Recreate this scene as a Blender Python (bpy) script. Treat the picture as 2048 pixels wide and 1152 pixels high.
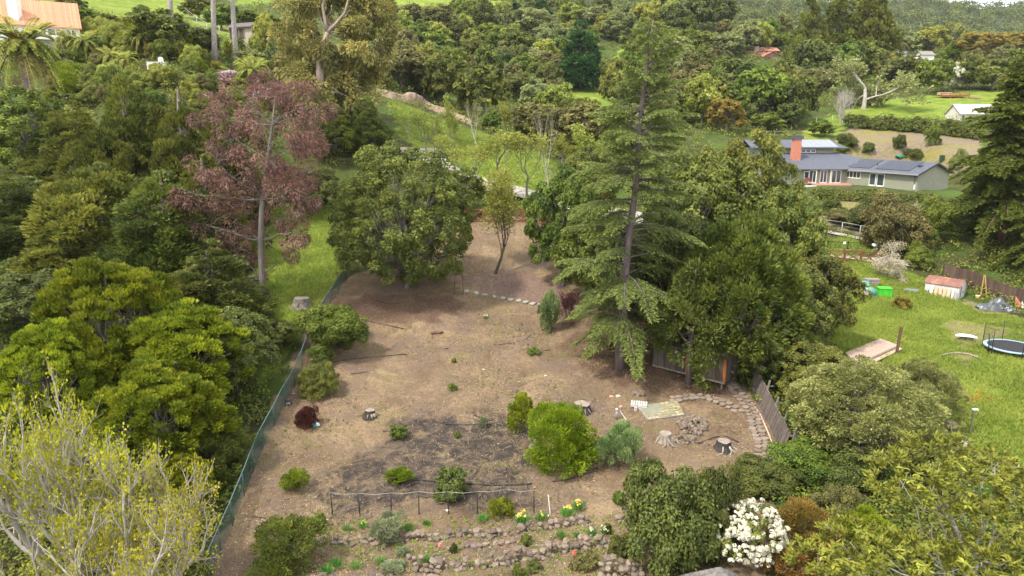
import bpy, math, random
import numpy as np
from mathutils import Vector, Matrix

for _o in list(bpy.data.objects):
    bpy.data.objects.remove(_o)
SC = bpy.context.scene
COL = SC.collection
R = random.Random(11)
G = np.random.default_rng(11)
PI = math.pi

# ------------------------------------------------------------------ camera, sky, sun, exposure
CAM_Z, PITCH, FPX = 18.0, math.radians(13.5), 1365.33
SP, CP = math.sin(PITCH), math.cos(PITCH)
cam = bpy.data.cameras.new('camera')
cam.lens, cam.sensor_width, cam.clip_start, cam.clip_end = 24.0, 36.0, 0.5, 9000
camo = bpy.data.objects.new('camera', cam)
camo.location = (0, 0, CAM_Z)
camo.rotation_euler = (PI / 2 - PITCH, 0, 0)
COL.objects.link(camo)
SC.camera = camo

SUN_EL, SUN_AZ = math.radians(56), math.radians(235)      # azimuth clockwise from +Y: behind the camera, to its left
W = bpy.data.worlds.new('World')
SC.world = W
W.use_nodes = True
wt = W.node_tree
wt.nodes.clear()
wo = wt.nodes.new('ShaderNodeOutputWorld')
wb = wt.nodes.new('ShaderNodeBackground')
ws = wt.nodes.new('ShaderNodeTexSky')
ws.sky_type = 'NISHITA'
ws.sun_disc = False
ws.sun_elevation = SUN_EL
ws.sun_rotation = SUN_AZ
ws.air_density, ws.dust_density, ws.ozone_density = 1.0, 1.0, 1.0
# broken thin cloud: the same everywhere in the sky
wc = wt.nodes.new('ShaderNodeTexCoord')
wn = wt.nodes.new('ShaderNodeTexNoise')
wn.inputs['Scale'].default_value = 2.2
wn.inputs['Detail'].default_value = 6
wr = wt.nodes.new('ShaderNodeMapRange')
wr.inputs[1].default_value, wr.inputs[2].default_value = 0.3, 0.62
wr.inputs[3].default_value, wr.inputs[4].default_value = 0.35, 0.95
wm = wt.nodes.new('ShaderNodeMix')
wm.data_type = 'RGBA'
wm.inputs[7].default_value = (10.8, 10.7, 10.6, 1)
wt.links.new(wc.outputs['Generated'], wn.inputs['Vector'])
wt.links.new(wn.outputs['Fac'], wr.inputs[0])
wt.links.new(wr.outputs[0], wm.inputs[0])
wt.links.new(ws.outputs['Color'], wm.inputs[6])
wt.links.new(wm.outputs[2], wb.inputs['Color'])
wb.inputs['Strength'].default_value = 0.15
wt.links.new(wb.outputs[0], wo.inputs['Surface'])

sun = bpy.data.lights.new('sun', 'SUN')
sun.energy, sun.angle, sun.color = 3.4, math.radians(7), (1.0, 0.93, 0.80)
suno = bpy.data.objects.new('sun', sun)
sd = Vector((math.sin(SUN_AZ) * math.cos(SUN_EL), math.cos(SUN_AZ) * math.cos(SUN_EL), math.sin(SUN_EL)))
suno.rotation_euler = (-sd).to_track_quat('-Z', 'Y').to_euler()
suno.location = sd * 300
COL.objects.link(suno)
vs = SC.view_settings
vs.view_transform, vs.look, vs.gamma, vs.use_curve_mapping = 'Standard', 'None', 1.0, False
vs.exposure = 0.76
SC.cycles.max_bounces = 6
SC.cycles.diffuse_bounces = 3
SC.cycles.glossy_bounces = 2
SC.cycles.transmission_bounces = 3
SC.cycles.transparent_max_bounces = 8
SC.cycles.volume_bounces = 0

# ------------------------------------------------------------------ where things stand
def PY(px, py, Y):
    """the point at ground distance Y seen at photo pixel (px, py)"""
    u, v = (px - 1024) / FPX, (py - 576) / FPX
    t = Y / (CP - v * SP)
    return np.array([t * u, Y, CAM_Z - t * (SP + v * CP)])

def px_of(p):
    x, y, z = p[0], p[1], p[2] - CAM_Z
    d = y * CP - z * SP
    return 1024 + FPX * x / d, 576 + FPX * (-y * SP - z * CP) / d
def depth(p):
    return p[1] * CP - (p[2] - CAM_Z) * SP

CTRL = [  # pixel x, pixel y, distance
 (1024,1152,26.5),(600,1152,27.2),(1400,1152,26.5),(1900,1150,27),(200,1150,27.5),
 (1024,1040,31.8),(700,1050,31.6),(1300,1030,32),
 (1000,900,38.5),(1400,880,40),(760,850,41.5),(1000,750,49.5),(1237,740,50),(1400,765,48),
 (980,600,63),(900,580,64),(1100,610,62),(985,545,69),(1040,450,81),(980,430,84),(1150,425,85),(1000,385,93),(1110,405,92),(860,330,102),
 (940,260,126),(830,205,148),(1060,300,112),(1150,200,190),(1200,250,150),(1220,110,255),(1000,10,320),(1000,120,245),(760,190,135),(760,60,255),(700,5,290),
 (1300,60,300),(1400,110,270),(1400,200,190),(1400,330,118),(1300,420,88),
 (1750,378,116),(1640,385,116),(1860,380,113),(1780,290,140),(1800,268,152),(1800,225,172),(1740,212,178),(1890,195,192),(1950,240,156),(1600,250,165),
 (1900,592,74),(2030,600,72),(2005,690,57),(1700,525,82),(1700,470,93),(1750,398,108),(1720,425,102),(1850,430,98),
 (1950,900,38.5),(2040,790,46),(1800,700,55),(1600,700,54),(1560,880,40),(1700,600,71),
 (590,480,77),(682,540,66),(600,690,52.5),(520,870,40.5),(415,1140,28),(590,440,84),(620,400,90),(450,560,64),
 (100,600,52),(100,900,36),(300,500,66),(130,245,104),(300,300,92),(330,160,104),(110,120,118),(230,10,190),(475,85,150),(347,112,118),(450,150,118),(560,60,200),
 (660,250,102),(600,200,112),(720,260,104),(560,330,94),
 (1540,118,275),(1700,130,260),(1900,130,290),(1560,200,205),(1950,110,330),(1480,70,300),
]
_cp = np.array([PY(*c) for c in CTRL])
_side = []
for (x, y, z) in [(-60,-20,2),(0,-20,-2),(60,-20,-1),(-60,20,5),(60,20,0),(-90,50,16),(95,60,2),(-120,110,34),(150,120,16),(-170,200,70),(230,220,38),(-40,5,1),(40,5,-1),(-150,330,95),(260,330,48)]:
    _side.append((x, y, z))
_cp = np.vstack([_cp, np.array(_side, float)])
_S = 100.0
def _phi(a, b):
    d2 = ((a[:, None, :] - b[None, :, :]) ** 2).sum(-1)
    return 0.5 * d2 * np.log(d2 + 1e-9)
_q = _cp[:, :2] / _S
_n = len(_q)
_A = np.zeros((_n + 3, _n + 3))
_A[:_n, :_n] = _phi(_q, _q) + np.eye(_n) * 2e-4
_A[:_n, _n] = 1; _A[:_n, _n + 1:] = _q
_A[_n:, :_n] = _A[:_n, _n:].T
_w = np.linalg.solve(_A, np.concatenate([_cp[:, 2], np.zeros(3)]))
RIDGE_PX = [-3000, -500, 0, 700, 1300, 1440, 1560, 1800, 1840, 1890, 1920, 1940, 1980, 2050, 2400, 3500, 6000]
RIDGE_PY = [-250, -250, -220, -160, -60, 16, 23, 23, 31, 36, 43, 37, 36, 38, 50, 70, 90]
def _ss(a, b, x):
    t = np.clip((x - a) / (b - a), 0, 1)
    return t * t * (3 - 2 * t)
def H(x, y):
    x = np.atleast_1d(np.asarray(x, float)); y = np.atleast_1d(np.asarray(y, float))
    lim = 330.0
    s = np.where(y > lim, lim / np.maximum(y, 1), 1.0)
    q = np.stack([x * s, np.maximum(y, -25) * s], -1) / _S
    q[:, 0] = np.clip(q[:, 0], -2.6, 3.2)
    z = _phi(q, _q) @ _w[:_n] + _w[_n] + q @ _w[_n + 1:]
    pxl = 1024 + FPX * 1.02 * x / np.maximum(y, 30)
    rp = np.interp(pxl, RIDGE_PX, RIDGE_PY)
    v = (rp - 576) / FPX
    zr = CAM_Z - 1100 * (SP + v * CP) / (CP - v * SP)
    f = _ss(lim, 1100, y)
    z = np.where(y > lim, z * (1 - f) + zr * f - 90 * _ss(1100, 2600, y), z)
    # level pad the ranch house stands on
    wp = _ss(0, 7, x - 41) * _ss(0, 7, 84 - x) * _ss(0, 5, y - 106) * _ss(0, 9, 143 - y)
    z = z * (1 - wp) + np.minimum(z, 7.35) * wp
    # broad lumps and ruts
    z = z + 0.10 * np.sin(x * 0.9 + 1.3 * np.sin(y * 0.5)) * np.cos(y * 0.8 + np.sin(x * 0.4)) * _ss(8, 25, y)
    z = z + np.where(y > 300, 6 * np.sin(x * 0.021 + 1) * np.sin(y * 0.017 + x * 0.006), 0) * _ss(300, 500, y)
    return z
def h1(x, y):
    return float(H(x, y)[0])
_T = np.concatenate([np.linspace(20, 130, 500), np.linspace(130.5, 420, 400), np.linspace(422, 1400, 300)])
def at(px, py, dz=0.0):
    """the point of the ground seen at photo pixel (px, py)"""
    u, v = (px - 1024) / FPX, (py - 576) / FPX
    a = CP - v * SP
    X, Z = _T / a * u, CAM_Z - _T / a * (SP + v * CP)
    below = Z < H(X, _T)
    i = int(np.argmax(below)) if below.any() else len(_T) - 1
    if i == 0: Y = _T[0]
    else:
        lo, hi = _T[i - 1], _T[i]
        for _ in range(14):
            m = (lo + hi) / 2
            if CAM_Z - m / a * (SP + v * CP) < h1(m / a * u, m): hi = m
            else: lo = m
        Y = hi
    X = Y / a * u
    return np.array([X, Y, h1(X, Y) + dz])

# ------------------------------------------------------------------ objects
def tag(o, label=None, cat=None, group=None, kind=None):
    if label: o['label'] = label
    if cat: o['category'] = cat
    if group: o['group'] = group
    if kind: o['kind'] = kind
    return o
def thing(name, label, cat, loc=(0, 0, 0), rz=0.0, group=None, scale=1.0):
    o = bpy.data.objects.new(name, None)
    o.empty_display_size = 0.3
    COL.objects.link(o)
    o.location = tuple(float(c) for c in loc); o.rotation_euler = (0, 0, rz)
    o.scale = (scale,) * 3 if not isinstance(scale, (tuple, list)) else scale
    return tag(o, label, cat, group)
def put(name, me, parent=None, loc=None, rot=None, scale=None, label=None):
    o = bpy.data.objects.new(name, me)
    COL.objects.link(o)
    if parent is not None: o.parent = parent
    if loc is not None: o.location = tuple(float(c) for c in loc)
    if rot is not None: o.rotation_euler = rot
    if scale is not None: o.scale = (scale,) * 3 if not isinstance(scale, (tuple, list)) else scale
    if label: o['label'] = label
    return o
def copy_tree(o, parent=None):
    c = o.copy(); COL.objects.link(c)
    if parent is not None: c.parent = parent
    for ch in list(o.children):
        copy_tree(ch, c)
    return c

# ------------------------------------------------------------------ materials
MATS = {}
def nodes(name):
    m = bpy.data.materials.new(name)
    m.use_nodes = True
    nt = m.node_tree
    return m, nt, nt.nodes['Principled BSDF']
def mix_rgb(nt, fac, a, b, blend='MIX'):
    n = nt.nodes.new('ShaderNodeMix'); n.data_type = 'RGBA'; n.blend_type = blend
    for sock, val in ((n.inputs[0], fac), (n.inputs[6], a), (n.inputs[7], b)):
        if hasattr(val, 'is_linked'): nt.links.new(val, sock)
        elif isinstance(val, (int, float)): sock.default_value = val
        else: sock.default_value = (*val[:3], 1)
    return n.outputs[2]
def noise(nt, scale, detail=4, rough=0.6, dist=0.0, coord='Object', stretch=None):
    tc = nt.nodes.new('ShaderNodeTexCoord')
    n = nt.nodes.new('ShaderNodeTexNoise')
    n.inputs['Scale'].default_value = scale; n.inputs['Detail'].default_value = detail
    n.inputs['Roughness'].default_value = rough; n.inputs['Distortion'].default_value = dist
    src = tc.outputs[coord]
    if stretch:
        mp = nt.nodes.new('ShaderNodeMapping'); mp.inputs['Scale'].default_value = stretch
        nt.links.new(src, mp.inputs['Vector']); src = mp.outputs[0]
    nt.links.new(src, n.inputs['Vector'])
    return n.outputs['Fac']
def remap(nt, v, a, b, c=0.0, d=1.0):
    n = nt.nodes.new('ShaderNodeMapRange')
    nt.links.new(v, n.inputs[0])
    for i, x in enumerate((a, b, c, d)): n.inputs[i + 1].default_value = x
    return n.outputs[0]
def math_n(nt, op, a, b=0.0):
    n = nt.nodes.new('ShaderNodeMath'); n.operation = op
    for i, x in enumerate((a, b)):
        if hasattr(x, 'is_linked'): nt.links.new(x, n.inputs[i])
        else: n.inputs[i].default_value = x
    return n.outputs[0]
def bump(nt, bs, h, strength=0.4, dist=0.05):
    b = nt.nodes.new('ShaderNodeBump'); b.inputs['Strength'].default_value = strength; b.inputs['Distance'].default_value = dist
    nt.links.new(h, b.inputs['Height']); nt.links.new(b.outputs[0], bs.inputs['Normal'])
def mat(name, a, b=None, scale=3.0, rough=0.8, bumps=0.3, bd=0.03, stretch=None, metal=0.0, spec=0.3, objvar=0.0, third=None):
    """weathered surface: two tones broken up by noise, fine relief, optional variation from piece to piece"""
    if name in MATS: return MATS[name]
    m, nt, bs = nodes(name)
    b = b or tuple(c * 0.6 for c in a)
    f = remap(nt, noise(nt, scale, 6, 0.65, 0.3, stretch=stretch), 0.32, 0.68)
    c = mix_rgb(nt, f, b, a)
    if third:
        f2 = remap(nt, noise(nt, scale * 0.37 + 0.2, 5, 0.7, 0.5), 0.52, 0.66)
        c = mix_rgb(nt, f2, c, third)
    if objvar:
        oi = nt.nodes.new('ShaderNodeObjectInfo')
        hs = nt.nodes.new('ShaderNodeHueSaturation')
        nt.links.new(remap(nt, oi.outputs['Random'], 0, 1, 1 - objvar, 1 + objvar), hs.inputs['Value'])
        w = nt.nodes.new('ShaderNodeMath'); w.operation = 'FRACT'
        nt.links.new(math_n(nt, 'MULTIPLY', oi.outputs['Random'], 7.31), w.inputs[0])
        nt.links.new(remap(nt, w.outputs[0], 0, 1, 0.5 - 0.06 * objvar, 0.5 + 0.06 * objvar), hs.inputs['Hue'])
        nt.links.new(c, hs.inputs['Color']); c = hs.outputs[0]
    nt.links.new(c, bs.inputs['Base Color'])
    bs.inputs['Roughness'].default_value = rough; bs.inputs['Metallic'].default_value = metal
    bs.inputs['Specular IOR Level'].default_value = spec
    if bumps: bump(nt, bs, noise(nt, scale * 5, 5, 0.7, stretch=stretch), bumps, bd)
    MATS[name] = m
    return m
def leafmat(name, dark, light, trans=0.28, objvar=0.20, spec=0.25):
    if name in MATS: return MATS[name]
    if name.startswith('leaf_') and max(light) < 0.3:
        dark, light, trans = (dark[0] * 1.95, dark[1] * 1.88, dark[2] * 1.35), (light[0] * 2.18, light[1] * 2.02, light[2] * 1.35), trans + 0.1
    m, nt, bs = nodes(name)
    at_ = nt.nodes.new('ShaderNodeAttribute'); at_.attribute_name = 'tint'
    c = mix_rgb(nt, at_.outputs['Fac'], dark, light)
    oi = nt.nodes.new('ShaderNodeObjectInfo')
    hs = nt.nodes.new('ShaderNodeHueSaturation')
    nt.links.new(remap(nt, oi.outputs['Random'], 0, 1, 1 - objvar, 1 + objvar), hs.inputs['Value'])
    fr = nt.nodes.new('ShaderNodeMath'); fr.operation = 'FRACT'
    nt.links.new(math_n(nt, 'MULTIPLY', oi.outputs['Random'], 9.7), fr.inputs[0])
    nt.links.new(remap(nt, fr.outputs[0], 0, 1, 0.5 - 0.04 * objvar, 0.5 + 0.12 * objvar), hs.inputs['Hue'])
    nt.links.new(c, hs.inputs['Color'])
    bs.inputs['Roughness'].default_value = 0.55
    bs.inputs['Specular IOR Level'].default_value = spec
    nt.links.new(hs.outputs[0], bs.inputs['Base Color'])
    tr = nt.nodes.new('ShaderNodeBsdfTranslucent')
    nt.links.new(hs.outputs[0], tr.inputs['Color'])
    mx = nt.nodes.new('ShaderNodeMixShader'); mx.inputs[0].default_value = trans
    nt.links.new(bs.outputs[0], mx.inputs[1]); nt.links.new(tr.outputs[0], mx.inputs[2])
    nt.links.new(mx.outputs[0], nt.nodes['Material Output'].inputs['Surface'])
    MATS[name] = m
    return m

# ------------------------------------------------------------------ meshes
def np_mesh(name, V, F, m, tint=None, smooth=False):
    V = np.ascontiguousarray(V, np.float32); F = np.ascontiguousarray(F, np.int32)
    me = bpy.data.meshes.new(name)
    me.vertices.add(len(V)); me.vertices.foreach_set('co', V.ravel())
    k = F.shape[1]
    me.loops.add(F.size); me.loops.foreach_set('vertex_index', F.ravel())
    me.polygons.add(len(F)); me.polygons.foreach_set('loop_start', np.arange(len(F), dtype=np.int32) * k)
    if smooth: me.polygons.foreach_set('use_smooth', np.ones(len(F), bool))
    me.update(calc_edges=True)
    if tint is not None:
        a = me.attributes.new('tint', 'FLOAT', 'FACE'); a.data.foreach_set('value', np.ascontiguousarray(tint, np.float32))
    if m: me.materials.append(m)
    return me
class MB:
    """collects boxes, tubes and sheets into one mesh"""
    def __init__(s): s.v, s.f, s.mi, s.sm = [], [], [], []
    def add(s, vs, fs, mi=0, sm=False):
        n = len(s.v)
        s.v += [tuple(float(c) for c in p) for p in vs]
        s.f += [tuple(i + n for i in f) for f in fs]
        s.mi += [mi] * len(fs); s.sm += [sm] * len(fs)
        return s
    def box(s, c, size, rz=0.0, M=None, mi=0, taper=1.0):
        hx, hy, hz = size[0] / 2, size[1] / 2, size[2] / 2
        vs = []
        for z, t in ((-hz, 1.0), (hz, taper)):
            for x, y in ((-hx, -hy), (hx, -hy), (hx, hy), (-hx, hy)):
                vs.append(Vector((x * t, y * t, z)))
        rot = M if M is not None else Matrix.Rotation(rz, 3, 'Z')
        vs = [rot @ v + Vector(c) for v in vs]
        return s.add(vs, [(0, 3, 2, 1), (4, 5, 6, 7), (0, 1, 5, 4), (1, 2, 6, 5), (2, 3, 7, 6), (3, 0, 4, 7)], mi)
    def bar(s, p, q, w, h, mi=0):
        p, q = Vector(p), Vector(q)
        d = q - p
        L = d.length
        if L < 1e-6: return s
        z = d / L
        up = Vector((0, 0, 1)) if abs(z.z) < 0.95 else Vector((0, 1, 0))
        x = up.cross(z).normalized(); y = z.cross(x)
        M = Matrix((x, y, z)).transposed()
        return s.box((p + q) / 2, (w, h, L), M=M, mi=mi)
    def tube(s, pts, rads, n=6, mi=0, cap=True, sm=True):
        pts = [Vector(tuple(float(c) for c in p)) for p in pts]
        rings = []
        for i, p in enumerate(pts):
            d = (pts[min(i + 1, len(pts) - 1)] - pts[max(i - 1, 0)])
            d = d.normalized() if d.length > 1e-9 else Vector((0, 0, 1))
            a = Vector((0, 1, 0)) if abs(d.y) < 0.9 else Vector((1, 0, 0))
            x = a.cross(d).normalized(); y = d.cross(x)
            r = rads[i] if hasattr(rads, '__len__') else rads
            rings.append([p + (x * math.cos(2 * PI * k / n) + y * math.sin(2 * PI * k / n)) * r for k in range(n)])
        vs = [v for rg in rings for v in rg]
        fs = [(i * n + k, i * n + (k + 1) % n, (i + 1) * n + (k + 1) % n, (i + 1) * n + k) for i in range(len(pts) - 1) for k in range(n)]
        if cap: fs += [tuple(range(n - 1, -1, -1)), tuple((len(pts) - 1) * n + k for k in range(n))]
        return s.add(vs, fs, mi, sm)
    def mesh(s, name, *mats):
        me = bpy.data.meshes.new(name)
        me.from_pydata(s.v, [], s.f)
        me.polygons.foreach_set('material_index', s.mi)
        me.polygons.foreach_set('use_smooth', s.sm)
        for m in mats: me.materials.append(m)
        me.update()
        return me
    def put(s, name, m, parent=None, loc=None, rot=None, label=None):
        ms = m if isinstance(m, (list, tuple)) else [m]
        return put(name, s.mesh(name, *ms), parent, loc, rot, label=label)

def unit(a): return a / np.maximum(np.linalg.norm(a, axis=-1, keepdims=True), 1e-9)
def rdir(*shape): return unit(G.normal(size=(*shape, 3)))
def blades(P, ax, nrm, L, Wd, bend=0.12):
    """diamond leaves: root points P, axes ax, face normals nrm"""
    P = P.reshape(-1, 3); ax = unit(ax.reshape(-1, 3)); nrm = nrm.reshape(-1, 3)
    sd = unit(np.cross(ax, nrm)); n2 = np.cross(sd, ax)
    L = np.broadcast_to(np.asarray(L, float), (len(P),))[:, None]; Wd = np.broadcast_to(np.asarray(Wd, float), (len(P),))[:, None]
    m = P + ax * L * 0.45 + n2 * L * bend
    V = np.stack([P, m + sd * Wd / 2, P + ax * L, m - sd * Wd / 2], 1).reshape(-1, 3)
    F = np.arange(len(V)).reshape(-1, 4)
    return V, F
def puff(C, axis, cr, n, L, Wd, mode='flat', flat=0.8, bias=0.5, droop=0.0, tvar=(0.65, 0.55), plume=0.0, lift=0.25):
    """leaves on clumps: C (M,3) clump centres, axis (M,3) outward"""
    M = len(C)
    cr = np.broadcast_to(np.asarray(cr, float), (M,))
    d = unit(rdir(M, n) + axis[:, None, :] * bias + np.array([0, 0, lift]))
    r = cr[:, None] * (0.5 + 0.55 * np.sqrt(G.random((M, n))))
    P = C[:, None, :] + d * r[..., None] * np.array([1, 1, flat])
    if mode == 'flat':
        nr = unit(d + 0.75 * G.normal(size=d.shape) * 0.6 + np.array([0, 0, 0.35]))
        ax = unit(np.cross(nr, rdir(M, n)) + np.array([0, 0, -droop]))
    else:
        ax = unit(d * 0.8 + axis[:, None, :] * 0.5 + 0.45 * G.normal(size=d.shape) * 0.6 + np.array([0, 0, plume - droop]))
        nr = unit(d * 0.8 + np.array([0, 0, 0.75]) + 0.55 * G.normal(size=d.shape))
    l = (np.repeat(L, n) if np.ndim(L) else L) * (0.7 + 0.6 * G.random(M * n))
    Wd = np.repeat(Wd, n) if np.ndim(Wd) else Wd
    V, F = blades(P, ax, nr, l, Wd * (0.7 + 0.6 * G.random(M * n)))
    t = 0.5 + tvar[0] * (G.random((M, 1)) - 0.5) * 2 * 0.6 + tvar[1] * (G.random((M, n)) - 0.5) * 2 * 0.6
    return V, F, np.clip(t, 0, 1).ravel()
def join(parts):
    Vs, Fs, Ts, n = [], [], [], 0
    for V, F, t in parts:
        Vs.append(V); Fs.append(F + n); Ts.append(t); n += len(V)
    return np.concatenate(Vs), np.concatenate(Fs), np.concatenate(Ts)
def lobes_to_clumps(lobes, per, low=-0.35):
    """clump centres on the skins of overlapping lobes (x,y,z,rx,ry,rz); buried ones dropped"""
    L = np.array(lobes, float)
    C, A = [], []
    for i, l in enumerate(L):
        k = max(3, int(per * (l[3] * l[4] + l[3] * l[5] + l[4] * l[5]) / 3))
        d = rdir(k * 2); d = d[d[:, 2] > low][:k]
        p = l[:3] + d * l[3:] * (0.78 + 0.3 * G.random((len(d), 1)))
        q = (p[:, None, :] - L[None, :, :3]) / L[None, :, 3:]
        ins = (q ** 2).sum(-1); ins[:, i] = 9
        keep = ins.min(1) > 0.62
        C.append(p[keep]); A.append(d[keep])
    return np.concatenate(C), np.concatenate(A)
BARK = dict(dark=((0.11, 0.085, 0.07), (0.045, 0.036, 0.03)), grey=((0.24, 0.21, 0.19), (0.10, 0.085, 0.075)), pale=((0.52, 0.48, 0.43), (0.27, 0.24, 0.21)),
            gum=((0.36, 0.29, 0.24), (0.2, 0.155, 0.13)), red=((0.22, 0.12, 0.08), (0.09, 0.05, 0.035)), mauve=((0.20, 0.155, 0.15), (0.09, 0.07, 0.068)))
def barkmat(k): return mat('bark_' + k, *BARK[k], scale=2.2, rough=0.95, bumps=0.7, bd=0.06, stretch=(1.5, 1.5, 0.35))
def limb(mb, p, q, r0, r1, n=6, wob=0.08, seg=5, sag=0.0):
    p, q = Vector(tuple(map(float, p))), Vector(tuple(map(float, q)))
    L = (q - p).length
    pts, rs = [], []
    for i in range(seg + 1):
        t = i / seg
        v = p.lerp(q, t)
        if 0 < i < seg: v += Vector((R.uniform(-1, 1), R.uniform(-1, 1), R.uniform(-.6, .6))) * L * wob
        v.z += sag * L * math.sin(t * PI)
        pts.append(v); rs.append(r0 + (r1 - r0) * t ** 0.8)
    mb.tube(pts, rs, n)
    return pts

# ------------------------------------------------------------------ how trees grow
def layout(shape, W, Ht, base, k):
    """overlapping crown lobes"""
    out = []
    rw = W / 2
    zb = Ht * base
    hc = Ht - zb
    if shape == 'multi':
        for i in range(k + 5):
            a = i * 2.39996 + R.uniform(-.4, .4)
            q = rw * 0.70 * math.sqrt((i + 0.2) / (k + 5))
            top = hc * (1 - 0.50 * (q / rw) ** 1.3) * R.uniform(.82, 1.0)
            s = rw * R.uniform(.24, .36)
            out.append((q * math.cos(a), q * math.sin(a), zb + top * 0.52, s, s, top * 0.48))
            if i % 2: out.append((q * 1.35 * math.cos(a + .3), q * 1.35 * math.sin(a + .3), zb + top * R.uniform(.2, .4), s * .8, s * .8, top * 0.25))
    elif shape == 'cone':
        lv = max(4, int(hc / (0.30 * W)) + 2)
        for i in range(lv):
            t = i / (lv - 1)
            rr = rw * (1 - t) ** 0.8 * (0.9 + 0.2 * R.random()) + 0.05 * W
            z = zb + hc * (0.08 + 0.80 * t)
            m = max(1, int(4 * (1 - t) + 1.2))
            a0 = R.random() * 7
            for j in range(m):
                a = a0 + 2 * PI * j / m + R.uniform(-.3, .3)
                q = rr * 0.48 if m > 1 else 0
                s = rr * (0.62 if m > 1 else 0.85) * R.uniform(.85, 1.15)
                out.append((q * math.cos(a), q * math.sin(a), z + R.uniform(-.09, .09) * hc, s, s, max(s * 1.0, hc / lv * 0.95)))
    elif shape == 'column':
        lv = 6
        for i in range(lv):
            t = i / (lv - 1)
            s = rw * (0.55 + 0.55 * math.sin(PI * (0.15 + 0.75 * t))) * R.uniform(.85, 1.1)
            out.append((R.uniform(-.2, .2) * rw, R.uniform(-.2, .2) * rw, zb + hc * (0.1 + 0.8 * t), s, s, hc / lv * 0.95))
    elif shape == 'wild':
        out.append((0, 0, zb + hc * 0.45, rw * 0.5, rw * 0.5, hc * 0.42))
        for i in range(k + 3):
            a = i * 2.39996 + R.uniform(-.6, .6)
            q = rw * R.uniform(.35, .85)
            s = rw * R.uniform(.18, .42)
            z = zb + hc * R.uniform(.12, .98 - .45 * q / rw)
            out.append((q * math.cos(a), q * math.sin(a), z, s, s, min(s * R.uniform(.7, 1.3), hc * .4)))
    else:
        flat = 0.62 if shape == 'spread' else 0.9
        out.append((0, 0, zb + hc * 0.52, rw * 0.62, rw * 0.62, hc * 0.42))
        for i in range(k):
            t = (i + 0.5) / k
            a = i * 2.39996 + R.uniform(-.35, .35)
            el = 1 - 1.75 * t if shape != 'spread' else 0.8 - 0.8 * t
            q = rw * math.sqrt(max(0.05, 1 - el * el)) * R.uniform(.52, .72)
            s = rw * R.uniform(.30, .46)
            z = zb + hc * (0.5 + 0.40 * el) + R.uniform(-.05, .05) * hc
            out.append((q * math.cos(a), q * math.sin(a), z, s, s, min(s * flat, hc * 0.36)))
    return out
def crown_tree(shape, W, Ht, lm, bark, L=0.3, Wd=None, n=70, per=1.1, cr=0.7, mode='flat', base=0.22, k=11, flat=0.75, droop=0.0, bias=0.5, trunk_r=None, low=-0.55, second=None, open_=0.0, plume=0.0):
    """(crown mesh, trunk mesh); sizes in metres, base at the origin"""
    lobes = layout(shape, W, Ht, base, k)
    C, A = lobes_to_clumps(lobes, per, low)
    if open_: 
        kp = G.random(len(C)) > open_
        C, A = C[kp], A[kp]
    C = C + G.normal(size=C.shape) * cr * 0.25
    Wd = Wd or L * 0.6
    V, F, t = puff(C, A, cr * (0.65 + 0.7 * G.random(len(C))), n, L, Wd, mode, flat, bias, droop, plume=plume)
    kz = Ht / np.percentile(V[:, 2], 99.9); kr = W / 2 / np.percentile(np.hypot(V[:, 0], V[:, 1]), 97.5)
    V = V * np.array([kr, kr, kz])
    lobes = [(x * kr, y * kr, z * kz, a * kr, b_ * kr, c * kz) for x, y, z, a, b_, c in lobes]
    crown = np_mesh('crown', V, F, lm, t)
    mb = MB()
    tr = trunk_r or Ht * 0.022 + 0.05
    fork = Ht * base * 0.8 + 0.15 * Ht
    if shape in ('cone', 'column', 'multi'):
        limb(mb, (0, 0, -0.6), (0, 0, Ht * 0.93), tr, 0.03, 7, 0.01, 6)
    else:
        limb(mb, (0, 0, -0.6), (R.uniform(-.04, .04) * W, R.uniform(-.04, .04) * W, fork), tr * 1.15, tr * 0.8, 7, 0.03, 4)
        limb(mb, (0, 0, fork * 0.95), (lobes[0][0], lobes[0][1], lobes[0][2] + lobes[0][5] * .5), tr * 0.8, 0.04, 6, 0.06)
    for l in lobes[(0 if shape == 'cone' else 1):]:
        z0 = max(0.12 * Ht, min(fork * R.uniform(.75, 1.05), l[2] - 0.2 * math.hypot(l[0], l[1]))) if shape not in ('cone', 'column') else max(0.1, l[2] - 0.35 * l[3])
        e = Vector((l[0] * 1.12, l[1] * 1.12, l[2] + l[5] * 0.2))
        pts = limb(mb, (0, 0, z0), e, tr * 0.42, 0.03, 5, 0.08)
        for _ in range(2):
            s = pts[R.randint(2, 4)]
            limb(mb, s, (l[0] + l[3] * R.uniform(-.8, .8), l[1] + l[4] * R.uniform(-.8, .8), l[2] + l[5] * R.uniform(-.2, .8)), tr * 0.18, 0.015, 4, 0.08, 3)
    return crown, mb.mesh('trunk', barkmat(bark)), W, Ht
def grow(mb, tips, p, d, L, r, lev, up, spread, kids, nside=5):
    pts = [p]
    seg = 4
    for i in range(seg):
        d = (d + Vector((R.gauss(0, .13), R.gauss(0, .13), R.gauss(0, .1) + up * 0.16))).normalized()
        pts.append(pts[-1] + d * L / seg)
    r1 = r * 0.58 if lev > 0 else r * 0.35
    mb.tube(pts, [r + (r1 - r) * i / seg for i in range(seg + 1)], nside if lev > 1 else (4 if lev > 0 else 3), cap=False)
    if lev <= 1:
        for q in pts[1:]: tips.append((q, d))
    if lev == 0: return
    for j in range(kids):
        i = seg if j == 0 else R.randint(2, seg)
        a = rdir()
        nd = (d + Vector(a) * spread * (0.35 if j == 0 else 1.0) + Vector((0, 0, up * 0.35))).normalized()
        grow(mb, tips, pts[i], nd, L * R.uniform(.58, .82), r1 * (0.95 if j == 0 else 0.72), lev - 1, up, spread, kids, nside)
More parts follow.
